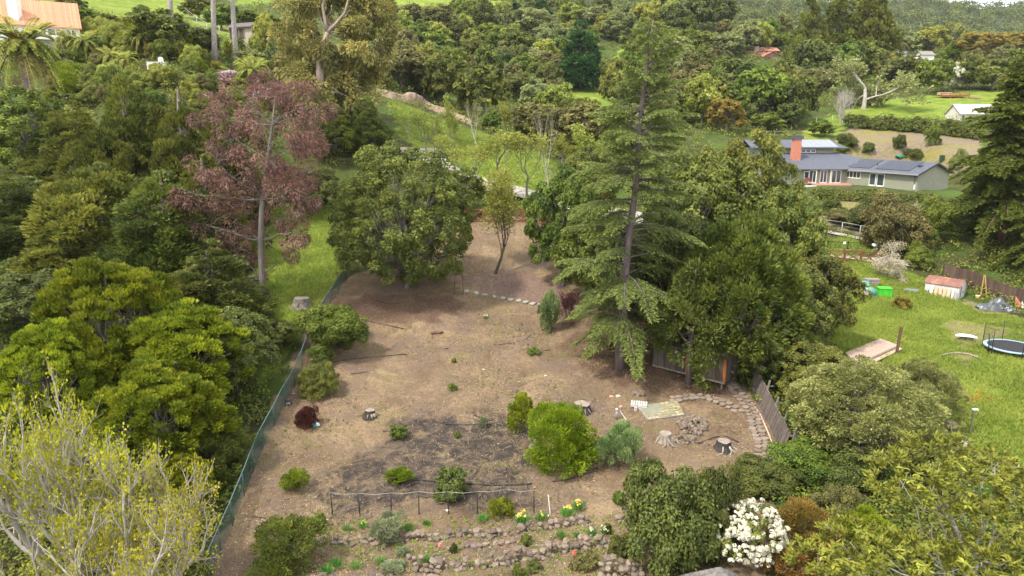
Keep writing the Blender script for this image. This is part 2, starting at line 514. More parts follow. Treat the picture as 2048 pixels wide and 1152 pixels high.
def sparse_tree(Ht, lm, bark, lev=4, kids=3, up=0.5, spread=0.8, r=None, nleaf=6, L=0.25, Wd=0.11, cr=0.3, trunk=0.3, stems=1, lean=0.25, droop=0.2, drop=0.0, mode='spike'):
    mb, tips = MB(), []
    r = r or Ht * 0.014 + 0.03
    for s in range(stems):
        a = 2 * PI * s / max(stems, 1) + R.random()
        d = Vector((math.cos(a) * lean, math.sin(a) * lean, 1)).normalized() if stems > 1 else Vector((R.uniform(-.05, .05), R.uniform(-.05, .05), 1))
        grow(mb, tips, Vector((0, 0, -0.4)), d, Ht * trunk, r, lev, up, spread, kids, 7)
    zmax = max(p.z for p, _ in tips)
    f = Ht / zmax
    mb.v = [(x * f, y * f, z * f) for x, y, z in mb.v]
    C = np.array([tuple(p * f) for p, _ in tips]); A = np.array([tuple(d) for _, d in tips])
    if drop:
        kp = G.random(len(C)) > drop; C, A = C[kp], A[kp]
    crown = None
    if nleaf:
        V, F, t = puff(C, A, cr, nleaf, L, Wd, mode, 0.9, 0.4, droop)
        crown = np_mesh('crown', V, F, lm, t)
    ext = max(abs(C[:, 0]).max(), abs(C[:, 1]).max()) * 2
    return crown, mb.mesh('trunk', barkmat(bark)), ext, Ht
def conifer(Ht, Rmax, lm, bark, z0=0.12, dz=0.55, nb=5, droop=0.35, e0=0.15, sec=0.9, sstep=0.22, nl=9, L=0.16, Wd=0.045, prof=None, tr=0.42, front=0.0, lean=(0, 0), dead=0):
    """tiers of long branches carrying flat drooping sprays of needles"""
    mb = MB()
    axis = lambda z: np.array([lean[0] * (z / Ht) ** 1.3, lean[1] * (z / Ht) ** 1.3, z])
    zs = np.linspace(-0.6, Ht, 14)
    mb.tube([axis(max(z, 0)) + np.array([.09 * math.sin(z * .55), .07 * math.cos(z * .7), 0]) if z > 0 else (0, 0, z) for z in zs], [tr * (1 - 0.93 * max(z, 0) / Ht) ** 0.9 for z in zs], 9)
    prof = prof or (lambda t: (1 - t) ** 0.75 * min(1, 0.55 + 1.6 * t))
    PV, PF, PT, n0 = [], [], [], 0
    z = Ht * z0
    while z < Ht * 0.985:
        t = (z - Ht * z0) / (Ht * (1 - z0))
        m = nb if t < 0.85 else 3
        a0 = R.random() * 7
        for j in range(m):
            az = a0 + 2 * PI * j / m + R.uniform(-.3, .3)
            if front and R.random() < (0.24 if t > 0.38 else 0.12): continue
            if front and 0.13 < t < 0.85 and math.sin(az - 0.25) < -0.66 and R.random() < front: continue
            Lb = Rmax * prof(t) * (R.uniform(.55, 1.15) if front else R.uniform(.72, 1.12)) + 0.25
            el = e0 + 0.55 * t ** 2 + R.uniform(-.1, .1) * (2.2 if front else 1)
            dr = droop * (1 - 0.5 * t) * R.uniform(.7, 1.2)
            hd = np.array([math.cos(az), math.sin(az), 0]); ld = np.array([-hd[1], hd[0], 0])
            zz = z + R.uniform(-.2, .2)
            s = np.linspace(0, 1, 7)
            bp = axis(zz) + hd * (Lb * s)[:, None] + np.array([0, 0, 1]) * (Lb * (el * s - dr * s ** 2))[:, None]
            mb.tube(bp, [max(0.012, 0.016 * Lb * (1 - .85 * x)) for x in s], 4, cap=False)
            ns = max(3, int(Lb * 0.82 / sstep))
            ss = np.repeat(np.linspace(0.2, 1.0, ns), 2)
            side = np.tile([1.0, -1.0], ns)
            P = axis(zz) + hd * (Lb * ss)[:, None] + np.array([0, 0, 1]) * (Lb * (el * ss - dr * ss ** 2))[:, None]
            sl = sec * (1.15 - 0.7 * ss) * (0.6 + 0.4 * np.sin(PI * np.clip(ss * 1.1, 0, 1))) * (0.7 + 0.6 * G.random(len(ss))) * min(1, 0.35 + Lb / Rmax)
            fw = 0.55 + 0.5 * G.random(len(ss)) + 0.6 * ss ** 2
            sdv = unit(ld * side[:, None] + hd * fw[:, None] + np.array([0, 0, 1]) * (0.05 - 0.3 * G.random(len(ss)))[:, None])
            q = np.linspace(0.1, 1.0, nl)
            B = P[:, None, :] + sdv[:, None, :] * (sl[:, None] * q)[..., None] + np.array([0, 0, -1]) * (0.28 * sl[:, None] * q ** 2)[..., None]
            B = B + 0.03 * G.normal(size=B.shape)
            ax = unit(sdv[:, None, :] * 0.9 + 0.55 * rdir(len(ss), nl) + np.array([0, 0, -0.12]))
            nr = unit(np.array([0, 0, 1]) + 0.5 * G.normal(size=B.shape))
            V, F = blades(B, ax, nr, L * (0.7 + 0.6 * G.random(B.shape[0] * nl)), Wd, 0.05)
            tt = 0.35 + 0.45 * np.repeat(ss, nl) ** 2 * np.tile(q, len(ss)) + 0.25 * G.random(len(ss) * nl) + R.uniform(-.12, .12)
            PV.append(V); PF.append(F + n0); PT.append(np.clip(tt, 0, 1)); n0 += len(V)
        z += dz * (1 - 0.45 * t)
    for _ in range(dead):
        zz = R.uniform(.1, .5) * Ht; az = R.random() * 2 * PI; Ld = R.uniform(1, 3)
        limb(mb, axis(zz), axis(zz) + np.array([math.cos(az) * Ld, math.sin(az) * Ld, -0.3 * Ld]), 0.04, 0.01, 4, 0.06)
    return np_mesh('crown', np.concatenate(PV), np.concatenate(PF), lm, np.concatenate(PT)), mb.mesh('trunk', barkmat(bark)), 2 * Rmax, Ht

def plant(pr, name, label, cat, p, Wm=None, Hm=None, rz=None, group=None, crown_label=None, tilt=0.0):
    """stand a tree (crown and trunk meshes) at p with crown width Wm and height Hm"""
    cr, tk, W0, H0 = pr[:4]
    sx = (Wm / W0) if Wm else 1.0
    sz = (Hm / H0) if Hm else sx
    o = thing(name, label, cat, p, R.random() * 2 * PI if rz is None else rz, group, (sx, sx, sz))
    if tilt: o.rotation_euler = (0, tilt, o.rotation_euler[2])
    if cr is not None:
        c = put('crown' if cat not in ('bush', 'shrub', 'plant', 'hedge') else 'foliage', cr, o)
    if tk is not None: put('trunk' if cat not in ('bush', 'shrub', 'plant', 'hedge') else 'stems', tk, o)
    for nm, me in (pr[4] if len(pr) > 4 else []): put(nm, me, o)
    return o
def stand(px, top, wpx, Y):
    """base point, crown width and height of a tree seen at column px with its top at row top, standing Y metres away"""
    t = PY(px, top, Y)
    z = h1(t[0], Y)
    b = np.array([t[0], Y, z])
    return b, wpx * depth(t) / FPX, max(0.4, t[2] - z)
def bush_spec(px, bot, top, wpx):
    """base point, width and height of a plant whose foot is seen at (px, bot)"""
    b = at(px, bot)
    d = depth(b)
    w = wpx * d / FPX
    dep = math.atan2(18 - b[2], b[1])
    hh = max(0.15, 0.42 * w, ((bot - top) * d / FPX - 0.62 * w * math.sin(dep)) / math.cos(dep))
    # the visible foot is the near rim: stand it half a width further back
    return b + np.array([0, 0.42 * w, h1(b[0], b[1] + 0.42 * w) - b[2]]), w, hh

# leaf colours (real-world reflectances)
LM = {
 'oak': leafmat('leaf_olive', (0.035, 0.048, 0.014), (0.115, 0.125, 0.035)),
 'oak_dark': leafmat('leaf_dark_olive', (0.030, 0.042, 0.015), (0.090, 0.105, 0.034)),
 'oak_grey': leafmat('leaf_grey_olive', (0.055, 0.058, 0.028), (0.125, 0.125, 0.062)),
 'oak_brown': leafmat('leaf_brown_olive', (0.052, 0.052, 0.026), (0.122, 0.118, 0.055)),
 'green': leafmat('leaf_green', (0.036, 0.058, 0.014), (0.115, 0.145, 0.032)),
 'bright': leafmat('leaf_bright', (0.048, 0.072, 0.008), (0.165, 0.185, 0.017)),
 'lime': leafmat('leaf_lime', (0.09, 0.14, 0.006), (0.26, 0.32, 0.015), 0.35),
 'spring': leafmat('leaf_spring', (0.17, 0.195, 0.03), (0.42, 0.43, 0.085), 0.4),
 'pale': leafmat('leaf_pale', (0.15, 0.17, 0.055), (0.36, 0.38, 0.14), 0.35),
 'gold': leafmat('leaf_gold', (0.17, 0.125, 0.02), (0.36, 0.28, 0.05), 0.35),
 'cypress': leafmat('leaf_cypress', (0.032, 0.046, 0.013), (0.118, 0.130, 0.032)),
 'cypress_dark': leafmat('leaf_cypress_dark', (0.026, 0.038, 0.014), (0.088, 0.102, 0.030)),
 'fir': leafmat('leaf_fir', (0.016, 0.038, 0.014), (0.045, 0.085, 0.03)),
 'deodar': leafmat('leaf_deodar', (0.030, 0.043, 0.018), (0.115, 0.137, 0.052)),
 'redwood': leafmat('leaf_redwood', (0.020, 0.036, 0.011), (0.098, 0.118, 0.028)),
 'red': leafmat('leaf_red', (0.056, 0.035, 0.040), (0.165, 0.098, 0.112)),
 'euc': leafmat('leaf_gum', (0.05, 0.052, 0.024), (0.21, 0.19, 0.10)),
 'cream': leafmat('leaf_cream', (0.42, 0.36, 0.22), (0.62, 0.56, 0.40)),
 'brown': leafmat('leaf_rust', (0.055, 0.040, 0.016), (0.14, 0.085, 0.03)),
 'sage': leafmat('leaf_sage', (0.075, 0.095, 0.075), (0.18, 0.21, 0.17)),
 'silver': leafmat('leaf_silver', (0.05, 0.085, 0.035), (0.20, 0.25, 0.15)),
 'syc': leafmat('leaf_sycamore', (0.23, 0.23, 0.010), (0.53, 0.485, 0.03), 0.4),
 'loquat': leafmat('leaf_loquat', (0.13, 0.145, 0.012), (0.40, 0.39, 0.06), 0.3),
 'olive': leafmat('leaf_olive_tree', (0.055, 0.065, 0.028), (0.165, 0.18, 0.088), 0.25),
 'purple': leafmat('leaf_purple', (0.02, 0.008, 0.010), (0.08, 0.025, 0.03)),
 'white': leafmat('petal_white', (0.55, 0.52, 0.38), (0.80, 0.78, 0.66), 0.3),
 'yellow': leafmat('petal_yellow', (0.6, 0.42, 0.05), (0.8, 0.68, 0.15), 0.3),
 'pink': leafmat('petal_pink', (0.50, 0.36, 0.42), (0.72, 0.58, 0.62), 0.3),
 'palm': leafmat('leaf_palm', (0.06, 0.08, 0.02), (0.24, 0.25, 0.075), 0.25),
 'palm_old': leafmat('leaf_palm_old', (0.22, 0.17, 0.05), (0.42, 0.34, 0.11), 0.25),
 'grass': leafmat('leaf_grass', (0.14, 0.195, 0.026), (0.37, 0.42, 0.08), 0.4),
 'grass_dry': leafmat('leaf_dry_grass', (0.24, 0.18, 0.09), (0.50, 0.40, 0.23), 0.3),
 'daff': leafmat('leaf_daffodil', (0.035, 0.10, 0.025), (0.09, 0.20, 0.05), 0.3),
}

# ------------------------------------------------------------------ the ground
def poly_xy(pts): return np.array([at(*p)[:2] for p in pts])
def inside_dist(poly, X, Y):
    """signed distance to a polygon (positive inside)"""
    P = np.stack([X, Y], -1)
    n = len(poly)
    dmin = np.full(X.shape, 1e9); ins = np.zeros(X.shape, bool)
    for i in range(n):
        a, b = poly[i], poly[(i + 1) % n]
        ab = b - a
        t = np.clip(((P - a) @ ab) / max(ab @ ab, 1e-9), 0, 1)
        d = np.linalg.norm(P - (a + t[..., None] * ab), axis=-1)
        dmin = np.minimum(dmin, d)
        c = ((a[1] > P[..., 1]) != (b[1] > P[..., 1])) & (P[..., 0] < (b[0] - a[0]) * (P[..., 1] - a[1]) / (b[1] - a[1] + 1e-12) + a[0])
        ins ^= c
    return np.where(ins, dmin, -dmin)
POLY = {
 'clearing': [(300,1330),(415,1148),(470,1000),(510,905),(545,815),(580,740),(612,660),(640,610),(690,560),(780,520),(900,475),(930,445),(985,425),(1085,440),(1110,470),(1190,560),(1330,640),(1460,740),(1580,880),(1540,950),(1540,1150),(1560,1330)],
 'burn1': [(770,880),(830,860),(880,880),(930,900),(900,930),(830,950),(770,930)],
 'burn2': [(650,950),(760,900),(800,840),(880,830),(1010,822),(1070,870),(1060,960),(1060,1010),(930,1015),(800,1010),(690,1020),(640,1000)],
 'duff': [(1120,700),(1180,640),(1330,640),(1500,750),(1440,800),(1330,795),(1230,770)],
 'duff2': [(640,600),(760,585),(900,590),(930,620),(860,650),(740,650),(650,640)],
 'purple': [(930,560),(990,535),(1060,545),(1130,580),(1180,630),(1130,640),(1050,600),(960,585)],
 'meadow1': [(505,430),(600,400),(690,405),(700,480),(684,545),(640,620),(580,700),(530,780),(500,640)],
 'yard': [(1640,560),(1660,500),(1760,525),(1860,560),(1930,610),(2060,640),(2300,700),(2400,900),(2048,920),(1900,900),(1800,860),(1700,760),(1660,680)],
 'yard_out': [(2030,640),(2300,640),(3400,800),(3600,1150),(2250,1000),(2040,935)],
 'hill1': [(770,195),(850,225),(960,262),(1060,300),(1140,345),(1150,420),(1080,400),(960,370),(880,330),(800,270)],
 'hill2': [(1130,185),(1190,165),(1245,90),(1262,105),(1225,180),(1240,215),(1290,250),(1240,230),(1150,205)],
 'hill3': [(1680,232),(1720,205),(1860,185),(2010,180),(2060,230),(1930,240),(1820,236)],
 'hill4': [(-200,-40),(0,-20),(120,12),(240,38),(320,30),(400,60),(470,80),(520,95),(430,40),(380,-10),(0,-90)],
 'hill5': [(600,0),(700,20),(760,10),(1010,10),(1050,-10),(1120,-40),(460,-40),(470,10)],
 'hill6': [(1600,262),(1660,230),(1700,240),(1660,280),(1610,290)],
 'hill7': [(105,225),(160,205),(165,260),(110,270)],
 'hill8': [(1650,480),(1690,470),(1760,490),(1750,505),(1650,500)],
 'slope': [(1660,285),(1700,250),(1960,275),(1960,330),(1920,345),(1700,325)],
 'slope2': [(1640,450),(1640,405),(1700,398),(1780,420),(1760,480)],
 'worn1': [(1885,640),(1960,645),(2030,662),(1960,690),(1925,695),(1895,670)],
 'worn2': [(1925,598),(1990,612),(2050,628),(1960,628)],
 'worn3': [(1870,712),(1935,705),(1965,716),(1940,722)],
 'worn4': [(1890,850),(1935,870),(1945,900),(1880,905)],
 'terrace': [(400,150),(440,140),(560,150),(600,170),(560,200),(450,180)],
}
POLYXY = {k: poly_xy(v) for k, v in POLY.items()}
STUMP_SPOTS = [at(740, 832), at(1165, 815), at(1327, 893), at(1447, 905)]
PAVED = [(1272,808),(1350,790),(1400,790),(1450,800),(1500,790),(1470,755),(1450,760)]
def ground_masks(X, Y):
    m = {}
    j = 0.5 * np.sin(X * 1.7 + 2 * np.sin(Y * 1.1)) + 0.4 * np.sin(Y * 2.3 + 1.7 * np.sin(X * 1.9))
    def soft(k, w): return _ss(-w, w, inside_dist(POLYXY[k], X, Y) + j * w * 0.6)
    m['dirt'] = soft('clearing', 0.8)
    m['dirt'] = np.maximum(m['dirt'], 0)
    m['burn'] = np.maximum(soft('burn1', 0.9), 0.85 * soft('burn2', 1.2))
    m['duff'] = np.maximum(soft('duff', 1.6), 0.75 * soft('duff2', 1.2))
    m['purple'] = soft('purple', 1.5)
    g = soft('meadow1', 0.8)
    for k, w in (('yard', 1.0), ('yard_out', 1.5), ('hill1', 2), ('hill2', 3), ('hill3', 3), ('hill4', 6), ('hill5', 6), ('hill6', 3), ('hill7', 2), ('hill8', 1)):
        g = np.maximum(g, soft(k, w))
    worn = np.maximum.reduce([soft('worn1', 1.0), soft('worn2', .8), 0.8 * soft('worn3', .8), soft('worn4', .8)])
    m['worn'] = worn
    m['grass'] = g * (1 - m['dirt'])
    m['wood'] = _ss(300, 400, Y) * (1 - m['grass'])
    m['dry'] = np.maximum(np.maximum(soft('slope', 2.0), 0.7 * soft('slope2', 2)), soft('terrace', 2)) * (1 - m['grass'])
    return m
def make_ground():
    rows = np.concatenate([np.arange(-60, 18, 4.0), 18 * 1.0115 ** np.arange(0, 440)])
    rows = rows[rows < 2700]
    us = np.concatenate([np.linspace(-3.2, -0.9, 30)[:-1], np.linspace(-0.9, 0.9, 301), np.linspace(0.9, 3.2, 30)[1:]])
    RX = np.maximum(rows, 30.0)
    X = RX[:, None] * us[None, :]; Y = np.repeat(rows[:, None], len(us), 1)
    Z = np.concatenate([H(x, y) for x, y in zip(X, Y)]).reshape(X.shape)
    mk = ground_masks(X, Y)
    near = (np.abs(X) < 60) & (Y > 15) & (Y < 100)
    Z = Z + np.where(near, 0.05 * G.normal(size=Z.shape) * mk['dirt'] * 0.8, 0)
    nr, nc = X.shape
    V = np.stack([X, Y, Z], -1).reshape(-1, 3)
    idx = np.arange(nr * nc).reshape(nr, nc)
    F = np.stack([idx[:-1, :-1], idx[:-1, 1:], idx[1:, 1:], idx[1:, :-1]], -1).reshape(-1, 4)
    m, nt, bs = nodes('ground')
    def A(n):
        a = nt.nodes.new('ShaderNodeAttribute'); a.attribute_name = n
        return a.outputs['Fac']
    def edge(mask, sc, amt=0.5):       # break a soft mask up with noise
        return remap(nt, math_n(nt, 'ADD', mask, math_n(nt, 'MULTIPLY', math_n(nt, 'SUBTRACT', noise(nt, sc, 8, 0.7, 0.4), 0.5), amt * 2)), 0.35, 0.65)
    # forest floor
    fl = mix_rgb(nt, remap(nt, noise(nt, 0.6, 8, 0.7), 0.38, 0.62), (0.055, 0.048, 0.024), (0.085, 0.10, 0.03))
    fl = mix_rgb(nt, remap(nt, noise(nt, 0.13, 5, 0.6), 0.45, 0.65), fl, (0.075, 0.13, 0.022))
    fl = mix_rgb(nt, A('wood'), fl, (0.045, 0.055, 0.022))
    # meadow grass
    g = mix_rgb(nt, remap(nt, noise(nt, 0.35, 8, 0.7, 0.5), 0.36, 0.64), (0.115, 0.175, 0.022), (0.25, 0.30, 0.05))
    g = mix_rgb(nt, remap(nt, noise(nt, 2.6, 6, 0.75, 0.4), 0.45, 0.7), g, (0.075, 0.15, 0.014))
    g = mix_rgb(nt, remap(nt, noise(nt, 0.10, 6, 0.65, 0.7), 0.54, 0.70), g, (0.30, 0.28, 0.07))
    g = mix_rgb(nt, remap(nt, noise(nt, 0.22, 7, 0.7, 0.3), 0.66, 0.74), g, (0.34, 0.25, 0.12))
    # bare dirt with leaf litter
    d = mix_rgb(nt, remap(nt, noise(nt, 0.33, 9, 0.74, 0.6), 0.38, 0.62), (0.178, 0.120, 0.074), (0.350, 0.254, 0.152))
    d = mix_rgb(nt, remap(nt, noise(nt, 5.5, 7, 0.85, 0.6), 0.46, 0.62), d, (0.155, 0.104, 0.074))
    d = mix_rgb(nt, remap(nt, noise(nt, 12.0, 4, 0.8, 0.2), 0.58, 0.68), d, (0.48, 0.37, 0.255))
    d = mix_rgb(nt, remap(nt, noise(nt, 0.5, 9, 0.8, 0.7), 0.53, 0.66), d, (0.165, 0.16, 0.055))
    d = mix_rgb(nt, remap(nt, noise(nt, 0.23, 9, 0.78, 0.9), 0.50, 0.62), d, (0.20, 0.145, 0.115))
    d = mix_rgb(nt, remap(nt, noise(nt, 0.17, 9, 0.75, 0.5), 0.56, 0.66), d, (0.36, 0.265, 0.155))
    d = mix_rgb(nt, math_n(nt, 'MULTIPLY', edge(A('duff'), 0.7, 0.5), 0.85), d, mix_rgb(nt, remap(nt, noise(nt, 6, 6, 0.8), 0.4, 0.62), (0.105, 0.062, 0.045), (0.20, 0.125, 0.085)))
    d = mix_rgb(nt, math_n(nt, 'MULTIPLY', edge(A('purple'), 1.2, 0.45), 0.75), d, mix_rgb(nt, remap(nt, noise(nt, 7, 5, 0.8), 0.4, 0.62), (0.16, 0.095, 0.085), (0.34, 0.24, 0.20)))
    bu = mix_rgb(nt, remap(nt, noise(nt, 1.1, 9, 0.8, 0.7), 0.46, 0.64), (0.042, 0.037, 0.037), (0.18, 0.135, 0.10))
    d = mix_rgb(nt, math_n(nt, 'MULTIPLY', remap(nt, math_n(nt, 'MULTIPLY', A('burn'), remap(nt, noise(nt, 0.8, 9, 0.76, 0.8), 0.36, 0.58)), 0.06, 0.50), 0.92), d, bu)
    # dry slope
    s = mix_rgb(nt, remap(nt, noise(nt, 0.16, 7, 0.65, 0.5), 0.44, 0.58), (0.25, 0.195, 0.145), (0.24, 0.225, 0.055))
    s = mix_rgb(nt, remap(nt, noise(nt, 1.6, 6, 0.7), 0.4, 0.7), s, (0.155, 0.125, 0.075))
    c = mix_rgb(nt, edge(A('grass'), 0.5, 0.4), fl, g)
    c = mix_rgb(nt, math_n(nt, 'MULTIPLY', edge(A('worn'), 1.3, 0.5), 0.8), c, (0.27, 0.22, 0.12))
    c = mix_rgb(nt, edge(A('dry'), 0.3, 0.3), c, s)
    c = mix_rgb(nt, edge(A('dirt'), 0.8, 0.35), c, d)
    nt.links.new(c, bs.inputs['Base Color'])
    bs.inputs['Roughness'].default_value = 0.95
    bs.inputs['Specular IOR Level'].default_value = 0.1
    hh = math_n(nt, 'ADD', noise(nt, 3.5, 8, 0.75), math_n(nt, 'MULTIPLY', noise(nt, 14, 4, 0.7), 0.5))
    bump(nt, bs, hh, 0.9, 0.2)
    me = np_mesh('ground', V, F, m, smooth=True)
    for k, v in mk.items():
        a = me.attributes.new(k, 'FLOAT', 'POINT'); a.data.foreach_set('value', v.ravel().astype(np.float32))
    return tag(put('ground', me), kind='structure')
make_ground()
def strip(name, pts, width, m, dz=0.05, thick=0.0, seg=60, kind='structure'):
    """a road or path laid on the ground along photo pixels"""
    P = np.array([at(*p) for p in pts])
    s = np.concatenate([[0], np.cumsum(np.linalg.norm(np.diff(P[:, :2], axis=0), axis=1))])
    q = np.linspace(0, s[-1], seg)
    X, Y = np.interp(q, s, P[:, 0]), np.interp(q, s, P[:, 1])
    for _ in range(6):
        X[1:-1] = (X[:-2] + X[2:] + 2 * X[1:-1]) / 4; Y[1:-1] = (Y[:-2] + Y[2:] + 2 * Y[1:-1]) / 4
    T = np.stack([np.gradient(X), np.gradient(Y)], -1); T = unit(T)
    N = np.stack([-T[:, 1], T[:, 0]], -1)
    zc = H(X, Y)
    vs, k = [], 5
    for i in range(seg):
        for j in range(k):
            o = (j / (k - 1) - 0.5) * width
            x, y = X[i] + N[i, 0] * o, Y[i] + N[i, 1] * o
            vs.append((x, y, 0.5 * (h1(x, y) + zc[i]) + dz))
    F = [[i * k + j, i * k + j + 1, (i + 1) * k + j + 1, (i + 1) * k + j] for i in range(seg - 1) for j in range(k - 1)]
    F = [f[::-1] for f in F]
    return tag(put(name, np_mesh(name, np.array(vs), np.array(F), m, smooth=True)), kind=kind), np.stack([X, Y, zc], -1)
M_road = mat('driveway_concrete', (0.40, 0.365, 0.33), (0.27, 0.24, 0.21), 0.8, 0.9, 0.3, 0.02)
_, ROAD = strip('driveway', [(835, 300), (860, 330), (905, 352), (960, 372), (1040, 388), (1110, 402), (1180, 420), (1300, 450)], 6.0, M_road, 0.30)
strip('driveway', [(1600, 497), (1680, 510), (1750, 519), (1850, 530)], 3.2, M_road, 0.08)
strip('garden_path', [(1600, 452), (1660, 465), (1720, 478), (1780, 492)], 1.6, M_road, 0.1)

# ------------------------------------------------------------------ prototypes for the many trees
PROTO = {}
def far(kind, i=0):
    key = ('far', kind, i)
    if key not in PROTO:
        sh, lm, bk, kw = {
            'oak': ('round', 'oak', 'grey', {}), 'oak_dark': ('round', 'oak_dark', 'dark', {}), 'oak_grey': ('round', 'oak_grey', 'grey', {}),
            'oak_brown': ('round', 'oak_brown', 'grey', {}), 'green': ('round', 'green', 'grey', {}), 'pale': ('round', 'pale', 'grey', {}),
            'spring': ('round', 'spring', 'grey', dict(open_=0.15)), 'gold': ('round', 'gold', 'grey', dict(open_=0.2)), 'lime': ('round', 'lime', 'grey', {}),
            'fir': ('cone', 'fir', 'dark', dict(mode='spike', droop=0.25)), 'cypress': ('cone', 'cypress', 'grey', dict(mode='spike')),
            'white': ('round', 'white', 'grey', dict(open_=0.2)), 'silver': ('round', 'silver', 'grey', {}),
        }[kind]
        Wn, Hn = (9, 9) if sh == 'round' else (7, 14)
        PROTO[key] = crown_tree(sh, Wn, Hn, LM[lm], bk, L=0.70, n=64, per=3.8, cr=0.8, base=0.05 if sh == 'cone' else 0.14, k=12 + i, **kw)
    return PROTO[key]
def near(kind, i=0):
    key = ('near', kind, i)
    if key not in PROTO:
        sh, lm, bk, kw = {
            'oak': ('round', 'oak', 'grey', dict(L=0.30, n=100, per=7.5, cr=0.6, k=15)),
            'oak_dark': ('round', 'oak_dark', 'dark', dict(L=0.30, n=100, per=7.5, cr=0.6, k=15)),
            'green': ('round', 'green', 'grey', dict(L=0.30, n=95, per=7.5, cr=0.6, k=14)),
            'cypress': ('multi' if i == 0 else 'cone', 'cypress', 'grey', dict(L=0.42, Wd=0.19, n=110, per=7.0, cr=0.7, mode='spike', bias=0.8, flat=1.0, plume=0.55)),
            'cypress_dark': ('cone', 'cypress_dark', 'dark', dict(L=0.42, Wd=0.19, n=110, per=7.0, cr=0.7, mode='spike', bias=0.8, flat=1.0, plume=0.5)),
            'bright': ('multi', 'bright', 'grey', dict(L=0.30, Wd=0.14, n=115, per=13.0, cr=0.5, mode='spike', k=17, bias=0.9, plume=0.5)),
            'olive': ('round', 'olive', 'grey', dict(L=0.20, Wd=0.10, n=110, per=12.0, cr=0.5, mode='spike', k=13)),
        }[kind]
        Wn, Hn = (9, 9) if sh == 'round' else ((9, 10) if sh == 'multi' else (7.5, 14))
        PROTO[key] = crown_tree(sh, Wn, Hn, LM[lm], bk, base=0.06 if sh == 'cone' else 0.12, **kw)
    return PROTO[key]
def bushp(kind, i=0, W0=2.0, H0=1.5):
    key = ('bush', kind, i, W0, H0)
    if key not in PROTO:
        kw = {'spike': dict(mode='spike', Wd=0.06, plume=0.4), 'flat': {}}
        md = 'spike' if kind in ('bright', 'lime', 'sage', 'purple', 'silver', 'brown', 'cypress') else 'flat'
        PROTO[key] = crown_tree('wild', W0, H0, LM[kind], 'grey' if kind != 'purple' else 'dark', L=0.15, n=70 if W0 < 3 else 130, per=75 if W0 < 3 else 42, cr=0.11 * W0, base=0.02, k=10, trunk_r=0.04, **kw[md])
    return PROTO[key]

# ------------------------------------------------------------------ left wood beside the clearing
LEFT = [  # column, top row, width px, distance, kind, variant, width factor, label
 (35, 175, 215, 84, 'green', 0, 'blue green bushy tree right under the big date palm'),
 (120, 300, 190, 78, 'cypress', 0, 'broad olive cypress below the small green lawn gap'),
 (240, 142, 150, 76, 'cypress', 1, 'tall pointed cypress left of the pair of twin tops, below the white terrace'),
 (352, 150, 180, 74, 'cypress', 2, 'tallest pointed cypress left of the reddish gum tree'),
 (455, 205, 120, 80, 'cypress_dark', 0, 'slim dark cypress tucked behind the reddish gum tree'),
 (35, 355, 260, 62, 'cypress_dark', 1, 'wide dark cypress at the left picture edge above the bright tree'),
 (190, 330, 260, 60, 'cypress', 0, 'shaggy dark olive cypress with hanging sprays, second from the left edge'),
 (320, 345, 240, 58, 'cypress', 1, 'full olive cypress standing just left of the reddish crown'),
 (410, 485, 230, 51, 'cypress_dark', 0, 'dark low cypress under the reddish gum crown'),
 (50, 545, 210, 47, 'oak_dark', 0, 'dark leafy tree left of the bright yellow green tree'),
 (205, 515, 310, 43, 'bright', 0, 'bright yellow green bushy tree, largest of the left wood'),
 (345, 610, 290, 42, 'bright', 1, 'bright green tree leaning towards the chain link fence'),
 (455, 620, 175, 45, 'oak_dark', 0, 'dark green tree spilling over the chain link fence'),
 (90, 640, 220, 38, 'bright', 1, 'yellow green tree low at the left behind the budding sycamores'),
 (300, 730, 300, 36, 'bright', 0, 'leafy green tree right behind the budding sycamores'),
 (385, 790, 170, 36, 'cypress_dark', 1, 'dark tree with feathery sprays above the near end of the fence'),
 (360, 905, 120, 33, 'bright', 1, 'low bright green tree beside the near end of the fence'),
 (535, 640, 110, 51, 'oak_dark', 1, 'small dark tree where the fence goes under foliage'),
 (665, 200, 110, 98, 'cypress', 2, 'cypress below the big gum tree at the head of the meadow'),
 (730, 195, 100, 100, 'cypress_dark', 1, 'dark pointed tree at the corner of the sloping meadow'),
 (620, 330, 120, 86, 'oak_dark', 0, 'dark rounded tree behind the reddish gum at the meadow top'),
]
LEFT += [(140, 205, 170, 82, 'cypress', 1, 'pointed cypress left of the tallest pair, below the small palms'), (295, 190, 150, 79, 'cypress', 0, 'cypress filling the gap between the two tallest pointed ones'), (420, 170, 120, 84, 'cypress', 2, 'slender cypress directly behind the reddish crown, left side'),
 (200, 240, 170, 70, 'cypress', 0, 'bushy cypress in front of the tall pointed one'), (400, 300, 170, 68, 'cypress', 2, 'cypress half hidden by the left edge of the reddish crown'), (110, 430, 200, 55, 'cypress', 2, 'olive cypress above the bright tree near the left edge'), (270, 400, 200, 56, 'cypress_dark', 0, 'dark cypress between the shaggy one and the full olive one'), (470, 560, 120, 56, 'oak_dark', 1, 'dark tree at the foot of the reddish gum')]
for cx, top, w, Y, kind, i, lab in LEFT:
    b, wm, hm = stand(cx, top, w, Y)
    plant(near(kind, i), {'cypress': 'cypress_tree', 'cypress_dark': 'cypress_tree'}.get(kind, 'leafy_tree'), lab, 'tree', b, wm * (1.12 if 'cyp' in kind else 1.0), hm, group='trees of the left wood')

